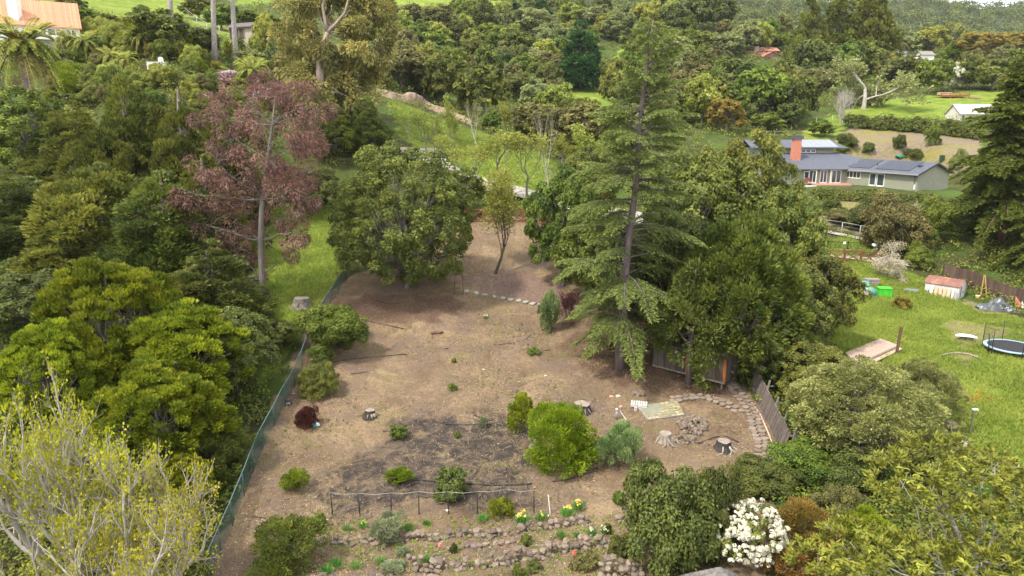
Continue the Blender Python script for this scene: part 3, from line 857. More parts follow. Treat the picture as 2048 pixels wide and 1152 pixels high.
# reddish gum tree: drooping rusty clumps on a bare pale trunk
def red_gum():
    b = PY(527, 640, 58)[:2]
    base = np.array([b[0], b[1], h1(*b)])
    spots = [(500,215,70),(560,235,70),(600,215,50),(430,235,45),(470,275,60),(540,290,75),(600,290,48),(632,225,28),(440,330,55),(500,340,60),(565,345,55),(612,345,30),(400,390,50),(450,395,55),(520,390,55),
             (580,385,50),(385,440,40),(420,450,50),(470,440,45),(575,425,40),(585,465,26),(588,500,18),(470,500,40),(500,480,30),(490,545,36),(460,560,30),(495,590,28),(600,400,36),(480,185,36),(545,180,30)]
    C, A, n = [], [], 0
    lob = []
    for (x, y, r) in spots:
        Y = 58 + R.uniform(-2.4, 2.4)
        p = PY(x, y, Y); rm = r * depth(p) / FPX
        lob.append((*(p - base), rm, rm * 1.0, rm * 0.8))
    C, A = lobes_to_clumps(lob, 4.2, -1)
    kp = G.random(len(C)) > 0.24
    C, A = C[kp], A[kp]
    V, F, t = puff(C, A, 0.62, 120, 0.33, 0.09, 'spike', 1.0, 0.2, droop=0.6)
    o = thing('gum_tree', 'tall gum tree with reddish drooping foliage and a bare grey trunk', 'tree', base)
    put('crown', np_mesh('crown', V, F, LM['red'], t), o)
    kp = G.random(len(C)) < 0.24
    V, F, t = puff(C[kp] + A[kp] * 0.35, A[kp], 0.28, 34, 0.10, 0.07, 'flat')
    put('blossom', np_mesh('blossom', V, F, LM['cream'], t), o, label='cream blossom tufts scattered through the reddish crown')
    mb = MB()
    tp = [(527, 650), (524, 560), (521, 480), (524, 400), (535, 320), (545, 250), (550, 195)]
    pts = [(0, 0, -0.5)] + [tuple(PY(x, y, 58) - base) for x, y in tp]
    mb.tube(pts, [0.32, 0.30, 0.27, 0.24, 0.21, 0.16, 0.10, 0.04], 8)
    for l in lob:
        z = R.uniform(0.4, 0.9)
        k = min(6, max(2, int(z * 7)))
        src = min((Vector(p) for p in pts[2:]), key=lambda v: (v - Vector((l[0], l[1], l[2] - 0.8))).length)
        limb(mb, src, l[:3], 0.085, 0.02, 5, 0.07)
        for _ in range(4): limb(mb, l[:3], (l[0] + R.uniform(-1, 1) * l[3], l[1] + R.uniform(-1.2, .6) * l[4], l[2] + R.uniform(-.7, 1) * l[5]), 0.035, 0.012, 4, 0.1)
    mb.put('trunk', barkmat('grey'), o)
red_gum()

# big gum tree at the top of the meadow: open crown, forked pale limbs
def big_gum():
    bb = PY(640, 215, 106)[:2]
    base = np.array([bb[0], bb[1], h1(*bb)])
    spots = [(590,30,34),(610,80,40),(590,130,34),(620,170,40),(570,70,22),(640,210,34),(680,190,36),(720,150,38),(730,90,46),(700,40,46),(760,40,34),(660,-10,44),(620,-20,36),(740,-30,44),(765,110,24),(690,230,34),(730,215,26),(600,215,22),(655,110,22),(700,120,34),(675,165,34)]
    lob = []
    for (x, y, r) in spots:
        p = PY(x, y, 106 + R.uniform(-3, 3)); rm = r * depth(p) / FPX
        lob.append((*(p - base), rm, rm, rm * 0.9))
    C, A = lobes_to_clumps(lob, 2.6, -1)
    V, F, t = puff(C, A, 0.85, 130, 0.60, 0.22, 'spike', 1.0, 0.2, droop=0.6, tvar=(0.7, 0.35))
    o = thing('gum_tree', 'huge gum tree with forked pale limbs at the top of the sloping meadow', 'tree', base)
    put('crown', np_mesh('crown', V, F, LM['euc'], t), o)
    kp = G.random(len(C)) < 0.22
    V, F, t = puff(C[kp] + A[kp] * .3, A[kp], 0.7, 70, 0.45, 0.12, 'spike', 1.0, 0.2, droop=0.6)
    put('dry_leaves', np_mesh('dry_leaves', V, F, LM['brown'], t), o, label='rust brown dry leaf bunches')
    mb = MB()
    g = lambda *q: [tuple(PY(x, y, 103.2) - base) for x, y in q]
    t0 = g((640, 165), (640, 125), (645, 95), (655, 65))
    mb.tube([(0, 0, -1), *t0], [0.75, 0.6, 0.5, 0.42, 0.33], 9)
    mb.tube(g((655, 65), (650, 40), (645, 10), (655, -25)), [0.28, 0.22, 0.16, 0.08], 7)
    mb.tube(g((655, 65), (672, 48), (690, 25), (700, -15)), [0.30, 0.24, 0.18, 0.08], 7)
    mb.tube(g((640, 125), (632, 100), (625, 70)), [0.2, 0.14, 0.06], 6)
    for l in lob:
        src = min((Vector(p) for p in t0), key=lambda v: (v - Vector(l[:3])).length)
        limb(mb, src, l[:3], 0.13, 0.03, 5, 0.07)
    mb.put('trunk', barkmat('gum'), o)
big_gum()

# ------------------------------------------------------------------ trees in and around the clearing
b, wm, hm = stand(800, 285, 305, 63.5)
plant(crown_tree('round', wm, hm, leafmat('leaf_deep_oak', (0.030, 0.044, 0.014), (0.096, 0.114, 0.032)), 'grey', L=0.29, n=105, per=6.5, cr=0.62, base=-0.05, k=26, low=-0.7, trunk_r=0.3), 'oak_tree', 'big rounded evergreen oak left of the stepping stones', 'tree', b)
b, wm, hm = stand(910, 335, 120, 84)
plant(near('green', 1), 'leafy_tree', 'bright green tree peeping out behind the big rounded oak beside the driveway', 'tree', b, wm, hm)
RIGHT = [  # right of the deodar
 (1487, 425, 265, 50.0, 'cypress_big', 'dense olive green cedar with a full cone shape above the wooden shed'),
 (1335, 395, 230, 56, 'oak_dark', 'dark evergreen behind the tall blue green cedar trunk'),
 (1410, 300, 250, 66, 'oak', 'broad olive green oak filling the space behind the tall cedar'),
 (1500, 262, 210, 70, 'oak', 'olive green oak in front of the grey roofed house'),
 (1575, 375, 190, 60, 'oak', 'tall olive oak left of the garden with the metal shed'),
 (1650, 510, 165, 55, 'oak', 'dark leafy oak overhanging the pink deck'),
 (1130, 330, 165, 66, 'green', 'bright green oak just left of the tall cedar'),
 (1200, 420, 180, 61, 'green', 'green oak half hidden behind the tall cedar'),
 (1175, 290, 130, 78, 'oak', 'olive tree rising behind the bright green oak beside the cedar'),
 (1590, 530, 170, 53, 'oak_dark', 'dark oak tucked between the full cedar and the oak over the deck'),
 (1640, 690, 170, 45, 'oak', 'light olive bushy tree behind the leaning plank fence'),
 (1560, 640, 120, 47, 'oak_dark', 'dark bushy tree at the far end of the plank fence'),
]
cyp_big = crown_tree('multi', 8.8, 11, LM['cypress'], 'mauve', L=0.34, Wd=0.15, n=115, per=9.0, cr=0.62, mode='spike', base=0.02, bias=0.8, trunk_r=0.32, flat=1.0, plume=0.3)
for q, (cx, top, w, Y, kind, lab) in enumerate(RIGHT):
    b, wm, hm = stand(cx, top, w, Y)
    plant(cyp_big if kind == 'cypress_big' else near(kind, q % 3), 'cedar_tree' if kind == 'cypress_big' else 'oak_tree', lab, 'tree', b, wm * (1.1 if kind == 'cypress_big' else 1.0), hm)
# a bare trunk in front of the wooden shed, belonging to a tree whose crown merges with the cedar
b = at(1377, 768)
o = plant(crown_tree('cone', 6.0, 9.5, LM['cypress_dark'], 'mauve', L=0.34, Wd=0.15, n=90, per=7, cr=0.6, mode='spike', base=0.36, trunk_r=0.27), 'cedar_tree', 'dark cedar with a bare grey trunk in front of the wooden shed', 'tree', b)
# tall deodar
b = at(1237, 740)
top = PY(1304, 40, b[1])
dl = top - b
cr, tk, W0, H0 = conifer(dl[2], 6.6, LM['deodar'], 'mauve', z0=0.13, dz=0.74, nb=6, droop=0.55, e0=0.22, sec=1.45, sstep=0.125, nl=14, L=0.23, Wd=0.09,
    prof=lambda t: (0.80 + 0.25 * t - 0.30 * min(1, t / 0.45)) if t < 0.45 else 0.61 * (1 - (t - 0.45) / 0.55) ** 0.62 + 0.06, tr=0.43, lean=(dl[0], 0.0), dead=8, front=0.68)
o = thing('deodar_cedar', 'tallest conifer, a blue green cedar with drooping sprays and a straight bare lower trunk', 'tree', b)
put('crown', cr, o); put('trunk', tk, o)
# redwood at the right edge
b, wm, hm = stand(2062, 110, 330, 88)
cr, tk, W0, H0 = conifer(hm, 8.9, LM['redwood'], 'red', z0=0.13, dz=0.62, nb=7, droop=0.62, e0=0.3, sec=1.8, sstep=0.26, nl=13, L=0.40, Wd=0.19, prof=lambda t: (1 - t) ** 0.6 * (0.75 + 0.25 * math.sin(t * 23)), tr=0.6)
o = thing('redwood_tree', 'large dark redwood with layered drooping branches beside the brown garden fence', 'tree', b)
put('crown', cr, o); put('trunk', tk, o)
b, wm, hm = stand(2160, 300, 260, 78)
o = thing('redwood_tree', 'smaller dark redwood behind the far end of the brown garden fence at the picture edge', 'tree', b, 1.9, None, (wm / W0 * .9, wm / W0 * .9, hm / H0))
put('crown', cr, o); put('trunk', tk, o)

# budding sycamores with white limbs, near left
syc_m = [sparse_tree(9.5, LM['syc'], 'pale', 4, 4, 0.40, 0.95, 0.36, 5, 0.19, 0.12, 0.20, 0.32, 3, 0.45, 0.1, drop=0.74),
         sparse_tree(9.5, LM['syc'], 'pale', 4, 4, 0.5, 0.85, 0.36, 5, 0.19, 0.12, 0.20, 0.34, 2, 0.35, 0.1, drop=0.74)]
for cx, top, Y, i, lab, rz in [(60, 745, 26, 0, 'budding sycamore with white limbs at the left picture edge', 0.6), (200, 815, 27, 1, 'budding sycamore with upright white limbs, middle one of its row', 2.1),
                               (285, 905, 25.5, 0, 'budding sycamore with spreading white limbs nearest the fence', 3.6), (110, 930, 23.5, 1, 'budding sycamore cut by the bottom left picture corner', 5.0), (255, 985, 23, 0, 'low budding sycamore by the bottom picture edge', 1.7)]:
    b, wm, hm = stand(cx, top, 100, Y)
    plant(syc_m[i], 'sycamore_tree', lab, 'tree', b, 6.7, hm, rz, 'budding sycamores')
# pale trunk stub by the edge of the left wood
# small leafing tree in the upper clearing
b = at(987, 546)
t_small = sparse_tree(9.0, LM['spring'], 'dark', 4, 4, 0.9, 0.6, 0.12, 5, 0.20, 0.11, 0.42, 0.42, drop=.35)
_, wm, hm = stand(985, 335, 165, b[1])
plant(t_small, 'young_oak', 'lone young tree with sparse spring leaves above the stepping stones', 'tree', b, wm, hm, 0.4)
sap = [sparse_tree(7.0, LM['spring'], 'grey', 3, 4, 0.95, 0.45, 0.08, 7, 0.24, 0.12, 0.3, 0.36, droop=0.0, drop=.2), sparse_tree(7.0, LM['spring'], 'grey', 4, 3, 0.75, 0.6, 0.09, 4, 0.22, 0.11, 0.35, 0.40, drop=.5), sparse_tree(7.0, LM['oak_grey'], 'pale', 4, 3, 0.6, 0.7, 0.10, 1, 0.2, 0.08, 0.3, 0.32)]
SAP = [(948, 405, 290, 90, 1, 'sparse sapling left of the driveway bend, nearest the big oak'), (1000, 400, 262, 110, 1, 'leafy sapling in front of the pale driveway'), (1052, 402, 265, 95, 1, 'yellow green sapling on the far verge of the driveway'),
       (905, 315, 195, 34, 0, 'thin upright sapling alone high on the sloping meadow'), (955, 300, 200, 60, 2, 'bare pale sapling at the edge of the oak wood above the meadow'), (1016, 280, 205, 42, 0, 'upright yellow green sapling against the dark oaks'),
       (1042, 285, 222, 30, 0, 'smaller yellow green sapling beside its taller twin against the dark oaks'), (1098, 382, 215, 70, 2, 'bare pale weeping tree beside the driveway'), (1172, 350, 250, 75, 0, 'fresh green slender tree left of the tall cedar'),
       (850, 310, 225, 60, 1, 'faint sparse sapling at the head of the driveway'), (870, 310, 250, 40, 1, 'low sparse sapling beside the head of the driveway'), (820, 280, 235, 40, 2, 'bare grey sapling on the upper left of the meadow'), (890, 345, 270, 50, 1, 'sapling leaning over the driveway above the big oak'),
       (1090, 395, 330, 60, 2, 'low weeping pale shrub under the bare weeping tree'), (1120, 330, 270, 50, 0, 'light green sapling between the weeping tree and the cedar')]
for cx, bot, top, w, i, lab in SAP:
    b = at(cx, bot); d = depth(b)
    plant(sap[i], 'sapling', lab, 'tree', b, w * d / FPX, PY(cx, top, b[1])[2] - b[2], group='saplings around the driveway')

# ------------------------------------------------------------------ wooded hillside
HILL = [  # column, foot row, top row, width px, kind, label
 (800, 188, 88, 105, 'oak_grey', 'grey olive oak with a forked trunk at the upper end of the dirt berm'),
 (882, 212, 108, 80, 'oak', 'olive oak right of the forked oak above the berm'),
 (966, 235, 130, 100, 'oak', 'yellowish oak standing out in front of the wood above the meadow'),
 (1046, 205, 148, 75, 'oak_dark', 'dark oak between the yellowish oak and the green glade'),
 (1098, 170, 105, 82, 'oak_brown', 'brownish oak left of the dark fir'),
 (1160, 178, 42, 88, 'fir', 'dark green fir standing at the edge of the green glade'),
 (877, 72, 8, 68, 'oak_brown', 'brown green oak high on the hill left of the olive crown'),
 (962, 66, -4, 54, 'oak', 'dark olive oak topmost on the hill under the strip of grass'),
 (827, 52, 8, 50, 'oak_grey', 'grey green oak high on the hill next to the gum tree'),
 (1062, 72, 14, 72, 'pale', 'light green oak high in the middle of the hill'),
 (928, 80, 30, 48, 'spring', 'yellow green tree in the middle of the hill'),
 (814, 96, 50, 55, 'green', 'green bush shaped tree behind the forked oak'),
 (866, 108, 62, 72, 'green', 'mid green tree in a row behind the berm oaks'),
 (1040, 122, 62, 74, 'oak', 'olive tree in the middle of the wood left of the fir'),
 (952, 128, 80, 54, 'oak', 'olive crown just behind the yellowish oak'),
 (1012, 158, 100, 48, 'fir', 'small dark fir tucked in the middle of the wood'),
 (1064, 288, 205, 78, 'oak_brown', 'low brown green oak clump at the lower edge of the wood'),
 (1120, 262, 215, 70, 'oak_grey', 'low grey green oak left of the tall cedar'),
 (1170, 300, 206, 130, 'oak_brown', 'wide brown olive oak clump behind the tall cedar top'),
 (985, 262, 220, 42, 'green', 'small green tree at the foot of the yellowish oak'),
 (1228, 218, 116, 60, 'oak', 'round olive bush tree right of the green glade'),
 (1256, 225, 146, 52, 'oak_dark', 'dark tree behind the tall cedar trunk'),
 (1114, 105, 45, 54, 'pale', 'pale green tree behind the dark fir'),
 (1240, 84, 26, 68, 'pale', 'pale tree at the top of the hill beside the cedar tip'),
 (1142, 52, 6, 54, 'spring', 'yellow green tree at the hill top right of centre'),
 (1030, 40, -2, 44, 'fir', 'dark green tree against the grass strip on the hill top'),
 (1082, 38, -5, 44, 'fir', 'second dark green tree on the hill top, right of the first'),
 (1190, 60, 10, 60, 'pale', 'pale leafy tree on the hill top left of the cedar tip'),
 (1290, 70, 0, 60, 'spring', 'yellowish tree behind the cedar tip'),
 (1350, 75, 8, 66, 'oak_dark', 'dark tree right of the cedar tip'), (1395, 62, -12, 66, 'oak_dark', 'dark green round tree on the spur before the far ridge'), (1440, 55, -4, 60, 'oak_dark', 'last dark tree of the spur before the far ridge'),
 (1395, 100, 60, 60, 'spring', 'sunlit yellow green tree on the spur'), (1345, 120, 70, 70, 'pale', 'pale sunlit tree below the spur'),
 (1490, 105, 40, 50, 'pale', 'pale feathery tree left of the terracotta roofs'), (1525, 98, 42, 45, 'spring', 'fresh green tree right behind the terracotta roofs'), (1562, 100, 64, 34, 'lime', 'lime green tree between the terracotta roofs and the big firs'), (1455, 112, 62, 60, 'pale', 'whitish green tree on the slope left of the terracotta roofs'),
 (1610, 145, -30, 76, 'cypress', 'tall dark pine, left one of the big dark group right of centre'), (1668, 140, -70, 90, 'cypress', 'tallest dark pine in the middle of the big dark group'), (1735, 140, -60, 96, 'cypress', 'bushy dark pine at the right of the big dark group'), (1705, 120, -20, 60, 'cypress', 'dark pine filling the gap in the big dark group'),
 (1620, 172, 78, 90, 'oak_dark', 'dark green tree below the big pines'), (1690, 158, 78, 56, 'green', 'mid green tree below the middle pine'), (1730, 150, 80, 56, 'oak', 'olive green tree below the right pine'),
 (1520, 240, 130, 100, 'green', 'mid green oak left of the pale spreading oak'), (1560, 235, 120, 70, 'oak', 'olive oak beside the pale spreading oak'), (1595, 250, 150, 70, 'oak_dark', 'dark tree close left of the pale spreading oak'), (1470, 190, 118, 90, 'oak_dark', 'dark wide oak below the terracotta roofs'),
 (1430, 240, 160, 90, 'oak', 'olive oak right of the tall cedar'), (1450, 265, 196, 72, 'gold', 'yellowish bush tree right of the tall cedar'), (1530, 262, 225, 60, 'green', 'low green tree above the house fence'), (1580, 255, 205, 60, 'oak_dark', 'low dark tree above the house'), (1410, 185, 130, 80, 'oak_brown', 'brownish tree on the slope right of the cedar'),
 (1640, 272, 240, 50, 'green', 'round green bush tree on the grass above the chimney'),
 (1800, 175, 112, 90, 'oak_dark', 'dark tree right of the pale spreading oak'), (1858, 188, 118, 64, 'green', 'bright mid green tree behind the deck'), (1900, 180, 125, 40, 'white', 'white blossoming tree among the green ones'), (1935, 178, 112, 60, 'oak', 'olive oak with visible stems right of the blossom tree'), (1985, 180, 118, 76, 'oak', 'olive tree left of the redwood'),
 (1860, 112, 52, 60, 'spring', 'fresh green tree above the white cottage'), (1905, 108, 44, 48, 'spring', 'pale yellow pointed tree above the small white roof'), (1960, 130, 64, 100, 'gold', 'wide golden tree on the right slope'), (2020, 125, 66, 90, 'gold', 'golden tree at the right picture edge'), (1825, 108, 62, 46, 'pale', 'pale green tree behind the pines'), (1920, 128, 84, 60, 'lime', 'lime green tree below the golden one'), (2040, 150, 100, 60, 'oak', 'olive tree under the golden one at the picture edge'),
 (1790, 128, 86, 40, 'oak_brown', 'brownish tree before the cottage roof'), (1845, 188, 150, 30, 'silver', 'silvery shrub tree left of the deck'),
 # left slope
 (330, 110, 14, 112, 'oak', 'big dark olive oak on the left slope behind the first palm trunk'), (410, 112, 55, 56, 'oak_dark', 'dark tree right of the first palm trunk'), (445, 60, 8, 70, 'green', 'green tree behind the hillside shed'), (495, 58, 20, 60, 'green', 'bushy tree right behind the hillside shed'), (540, 62, 28, 50, 'oak', 'olive tree above the yellow poplar'), (400, 40, -8, 60, 'oak', 'olive tree at the top left of the slope'),
 (170, 60, 14, 70, 'green', 'green tree right of the tiled roof'), (210, 62, 26, 50, 'oak', 'olive tree among the shrubs behind the tiled roof'), (245, 58, 40, 40, 'gold', 'yellow shrub tree on the left slope'), (145, 35, -5, 60, 'oak_dark', 'dark tree behind the tiled roof'), (10, 40, -10, 70, 'oak', 'olive tree left of the white chimney'),
 (535, 120, 26, 48, 'spring', 'yellow poplar right of the hillside shed'), (565, 150, 60, 50, 'pale', 'pale tree left of the huge gum'), (505, 140, 95, 60, 'pale', 'pale bush tree below the hillside shed'),
]
HB = []
for q, (cx, bot, top, w, kind, lab) in enumerate(HILL):
    b = at(cx, bot); d = depth(b)
    HB.append((cx, bot))
    zt = PY(cx, top, b[1])[2]
    plant(far(kind, q % 3), {'fir': 'fir_tree', 'cypress': 'pine_tree'}.get(kind, 'oak_tree' if 'oak' in kind else 'leafy_tree'), lab, 'tree', b, w * 1.1 * d / FPX, max(2, zt - b[2]), group='trees of the wooded hillside')
# the rest of the wood: trees that nothing tells apart
GLADE = [(1185, 195, 78), (1235, 240, 45), (1215, 140, 48), (1238, 100, 34), (760, 8, 60), (880, 4, 55), (1000, 4, 50), (940, 255, 120), (1060, 320, 80), (700, 10, 50), (1240, 95, 22)]
cnt = 0
WOOD = []
FILL = {'oak': 'olive green oak crowded among others in the hillside wood', 'oak_dark': 'dark oak crowded among others in the hillside wood', 'oak_brown': 'brownish oak crowded among others in the hillside wood', 'green': 'mid green tree crowded among others in the hillside wood',
        'pale': 'pale green tree crowded among others in the hillside wood', 'spring': 'yellow green tree crowded among others in the hillside wood', 'oak_grey': 'grey green oak crowded among others in the hillside wood'}
tries = 0
while cnt < 170 and tries < 4000:
    tries += 1
    if R.random() < 0.62: x, y = R.uniform(760, 1450), R.uniform(2, 262)
    else: x, y = R.uniform(1380, 2060), R.uniform(70, 250)
    if any(math.hypot(x - gx, (y - gy) * 1.6) < gr for gx, gy, gr in GLADE): continue
    if y > 190 + max(0, (x - 830)) * 0.22 and x < 1200: continue
    if any(math.hypot(x - a, (y - c) * 1.5) < 24 for a, c in HB): continue
    if x > 1490 and y > 200: continue
    if 1690 < x < 2010 and y > 168: continue
    if 1470 < x < 1590 and 92 < y < 195: continue
    if 1775 < x < 1900 and 92 < y < 170: continue
    b = at(x, y)
    if b[1] > 360: continue
    wts = [('oak', 5), ('oak_dark', 1.5), ('oak_brown', 1), ('green', 4), ('oak_grey', 2), ('pale', 6 if y < 120 else 2), ('spring', 5 if y < 120 else 1.2)]  # pale and yellow kinds weighted up: sunlit patches painted as leaf colour
    kind = R.choices([a for a, _ in wts], [c for _, c in wts])[0]
    wm = R.uniform(5.5, 9.5) if b[1] > 150 else R.uniform(4, 7)
    zz = wm * R.uniform(.8, 1.2)
    WOOD.append((None, x, y - 0.5 * zz * FPX / b[1], kind))
    o = plant(far(kind, R.randint(0, 2)), 'oak_tree' if 'oak' in kind else 'leafy_tree', FILL[kind], 'tree', b, wm, zz, group='crowded trees of the hillside wood')
    WOOD[-1] = (o, *WOOD[-1][1:])
    HB.append((x, y)); cnt += 1
ORD = ['nearest', 'second nearest', 'third nearest', 'fourth nearest', 'fifth nearest', 'sixth nearest', 'seventh nearest', 'eighth nearest', 'ninth nearest', 'tenth nearest']
ORD += [a + ' nearest' for a in ('eleventh', 'twelfth', 'thirteenth', 'fourteenth', 'fifteenth', 'sixteenth', 'seventeenth', 'eighteenth', 'nineteenth', 'twentieth')]
def which(items, marks, what):
    """say of each thing which one it is, by a landmark it stands beside"""
    got = {}
    for o, x, y, k in items:
        d, m, mx, my = min((math.hypot(x - a, y - c), n, a, c) for n, a, c in marks)
        dx, dy = x - mx, y - my
        side = ('above' if dy < 0 else 'below') if abs(dy) > 2 * abs(dx) else (('left of' if dx < 0 else 'right of') if abs(dx) > 2 * abs(dy) else ('above and ' if dy < 0 else 'below and ') + ('left of' if dx < 0 else 'right of'))
        got.setdefault((k, side, m), []).append((d, o))
    for (k, side, m), L in got.items():
        for i, (d, o) in enumerate(sorted(L, key=lambda t: t[0])):
            o['label'] = (what[k] + ' ' + side + ' the ' + m) if len(L) == 1 else (what[k] + ', ' + ORD[min(i, 19)] + ' one ' + side + ' the ' + m)
which(WOOD, [('dark green fir', 1160, 110), ('forked grey oak', 800, 140), ('huge gum tree', 650, 100), ('tall cedar tip', 1300, 40), ('terracotta roofs', 1540, 110), ('big dark pines', 1670, 60), ('pale spreading oak', 1740, 160), ('green glade', 1195, 200), ('white cottage', 1850, 115), ('golden trees', 1970, 95), ('yellowish oak', 966, 185), ('lawn deck', 1890, 190), ('orange chimney', 1591, 280), ('brown oak clump', 1064, 245), ('hilltop grass strip', 880, 8)],
 {'oak': 'olive green oak', 'oak_dark': 'dark oak', 'oak_brown': 'brownish oak', 'green': 'mid green tree', 'pale': 'pale green tree', 'spring': 'yellow green tree', 'oak_grey': 'grey green oak'})
# far ridges: one wood
def far_wood():
    n = 9000
    Y = np.exp(G.uniform(math.log(385), math.log(1500), n)); u = G.uniform(0.15, 1.15, n)
    u = np.where(G.random(n) < 0.25, G.uniform(-1.1, 0.2, n), u)
    X = u * Y
    Z = H(X, Y)
    r = (2.6 + 3.0 * G.random(n)) * (0.85 + Y / 2600)
    C = np.stack([X, Y, Z + r * 0.75], -1)
    A = np.tile([0, 0, 1.0], (n, 1))
    V, F, t = puff(C, A, r, 34, 2.3, 1.5, 'flat', 0.8, 0.3, tvar=(0.75, 0.2))
    o = put('forest', np_mesh('forest', V, F, leafmat('leaf_far_forest', (0.028, 0.040, 0.016), (0.085, 0.105, 0.035), objvar=0.0), t))
    tag(o, 'distant wooded ridges under the sky', 'forest', kind='stuff')
far_wood()

# ------------------------------------------------------------------ grass, undergrowth, litter
def in_poly(k, n):
    P = POLYXY[k]
    lo, hi = P.min(0), P.max(0)
    q = lo + G.random((n, 2)) * (hi - lo)
    return q[inside_dist(P, q[:, 0], q[:, 1]) > 0.2]
def tufts(name, spots, m, L, Wd, nb, lean=0.5, tint=None, label=None, cat=None):
    n = len(spots)
    B = np.stack([spots[:, 0], spots[:, 1], H(spots[:, 0], spots[:, 1])], -1)
    B = np.repeat(B, nb, 0) + G.normal(size=(n * nb, 3)) * np.array([0.07, 0.07, 0]) * L / 0.3
    ax = unit(np.array([0, 0, 1.0]) + lean * G.normal(size=B.shape))
    nr = unit(G.normal(size=B.shape) * np.array([1, 1, 0.2]) + np.array([0, -0.4, 0.8]))
    l = L * (0.6 + 0.8 * G.random(len(B)))
    V, F = blades(B, ax, nr, l, Wd, 0.15)
    # broad drifts of lighter and yellower growth
    t = 0.5 + 0.25 * np.sin(B[:, 0] * 0.7 + 2 * np.sin(B[:, 1] * 0.33)) * np.cos(B[:, 1] * 0.6) + 0.35 * (G.random(len(B)) - 0.5)
    o = put(name, np_mesh(name, V, F, m, np.clip(t, 0, 1)))
    return tag(o, label, cat, kind='stuff')
def patchy(q, sc, thr):
    f = np.sin(q[:, 0] * sc + 1.7 * np.sin(q[:, 1] * sc * 0.8)) * np.cos(q[:, 1] * sc * 1.1 + np.sin(q[:, 0] * sc * 0.6))
    return q[f + 0.5 * G.normal(size=len(f)) > thr]
DR = lambda q: inside_dist(POLYXY['clearing'], q[:, 0], q[:, 1])
yd = in_poly('yard', 90000); yd = yd[DR(yd) < -0.5]; yd = yd[(ground_masks(yd[:, 0], yd[:, 1])['worn'] < 0.35) | (G.random(len(yd)) < .15)]
tufts('grass', patchy(yd, 0.5, -0.7)[:42000], LM['grass'], 0.34, 0.055, 3, 0.6, label='long green grass of the yard with the trampoline', cat='grass')
tufts('grass', in_poly('yard_out', 14000)[:9000], LM['grass'], 0.36, 0.07, 3, 0.6, label='long green grass beyond the trampoline yard', cat='grass')
m1 = in_poly('meadow1', 16000); m1 = m1[DR(m1) < -0.2]
tufts('grass', m1[:9000], LM['grass'], 0.36, 0.06, 3, 0.6, label='green grass behind the chain link fence', cat='grass')
h1_ = np.concatenate([in_poly('hill1', 16000), in_poly('hill8', 800)])
h1_ = h1_[np.min(np.linalg.norm(h1_[:, None] - ROAD[None, :, :2], axis=-1), 1) > 3.6]
tufts('grass', h1_[:11000], LM['grass'], 0.42, 0.10, 2, 0.7, label='grass of the sloping meadow above the clearing', cat='grass')
dg = in_poly('clearing', 30000)
tufts('dry_grass', patchy(dg, 0.42, 0.55)[:7000], LM['grass_dry'], 0.16, 0.03, 3, 1.1, label='flattened dry grass on the bare dirt', cat='grass')
tufts('weeds', patchy(in_poly('clearing', 16000), 0.3, 0.85)[:1800], LM['green'], 0.14, 0.05, 4, 0.9, label='small green weeds dotted over the bare dirt', cat='weeds')
tufts('weeds', np.concatenate([np.stack([at(x, y)[:2] for x, y in zip(G.uniform(640, 1290, 760), G.uniform(1035, 1152, 760))])]), LM['grass'], 0.16, 0.05, 5, 0.9, label='green weeds growing among the terrace stones', cat='weeds')
tufts('twigs', patchy(in_poly('clearing', 9000), 0.5, 0.2)[:1300], leafmat('dead_twig', (0.07, 0.05, 0.04), (0.34, 0.28, 0.22), 0.0, 0.0), 0.5, 0.035, 1, 9.0, label='broken twigs lying about on the bare dirt', cat='twigs')
def litter():
    q = patchy(in_poly('clearing', 220000), 0.37, -0.1)
    b1 = inside_dist(POLYXY['burn1'], q[:, 0], q[:, 1]); b2 = inside_dist(POLYXY['burn2'], q[:, 0], q[:, 1])
    q = q[(np.maximum(b1, b2) < 0) | (G.random(len(q)) < 0.25)][:52000]
    P = np.stack([q[:, 0], q[:, 1], H(q[:, 0], q[:, 1]) + 0.02 + 0.03 * G.random(len(q))], -1)
    V, F = blades(P, unit(rdir(len(P)) * np.array([1, 1, .25])), unit(np.array([0, 0, 1]) + 0.5 * G.normal(size=P.shape)), 0.05 + 0.10 * G.random(len(P)) ** 2, 0.03 + 0.035 * G.random(len(P)), 0.1)
    o = put('leaf_litter', np_mesh('leaf_litter', V, F, leafmat('dead_leaf', (0.12, 0.07, 0.05), (0.50, 0.39, 0.28), 0.05, 0.0), G.random(len(P)) ** 1.5))
    tag(o, 'fallen leaves and chips strewn over the bare dirt', 'leaf litter', kind='stuff')
litter()
def under(name, n, xr, yr, lm, L, cr, lab, keep):
    x = G.uniform(*xr, n); y = np.exp(G.uniform(math.log(yr[0]), math.log(yr[1]), n))
    u = x / 1365.0
    X = u * y
    mk = ground_masks(X, y)
    ok = (np.maximum.reduce([mk['dirt'], mk['grass'], mk['dry']]) < 0.25) & ((y > 30) | (np.abs(X) > 14)) & keep(X, y)
    X, y = X[ok], y[ok]
    s = cr * (0.5 + y / 90.0) * (0.6 + 0.8 * G.random(len(X)))
    C = np.stack([X, y, H(X, y) + 0.15 * s], -1)
    L = L * (0.40 + np.minimum(y, 260) / 200)
    V, F, t = puff(C, np.tile([0, 0, 1.0], (len(C), 1)), s, 26, L, L * 0.55, 'flat', 0.7, 0.4, tvar=(0.7, 0.3))
    o = put(name, np_mesh(name, V, F, lm, t)); tag(o, lab, 'undergrowth', kind='stuff')
ALLK = lambda X, Y: (np.abs(X - 17) > 0) & ~((X > 40) & (X < 95) & (Y > 96) & (Y < 150)) 
under('undergrowth', 11500, (-1500, 1500), (24, 340), LM['oak'], 0.42, 0.75, 'olive undergrowth between the trees', ALLK)
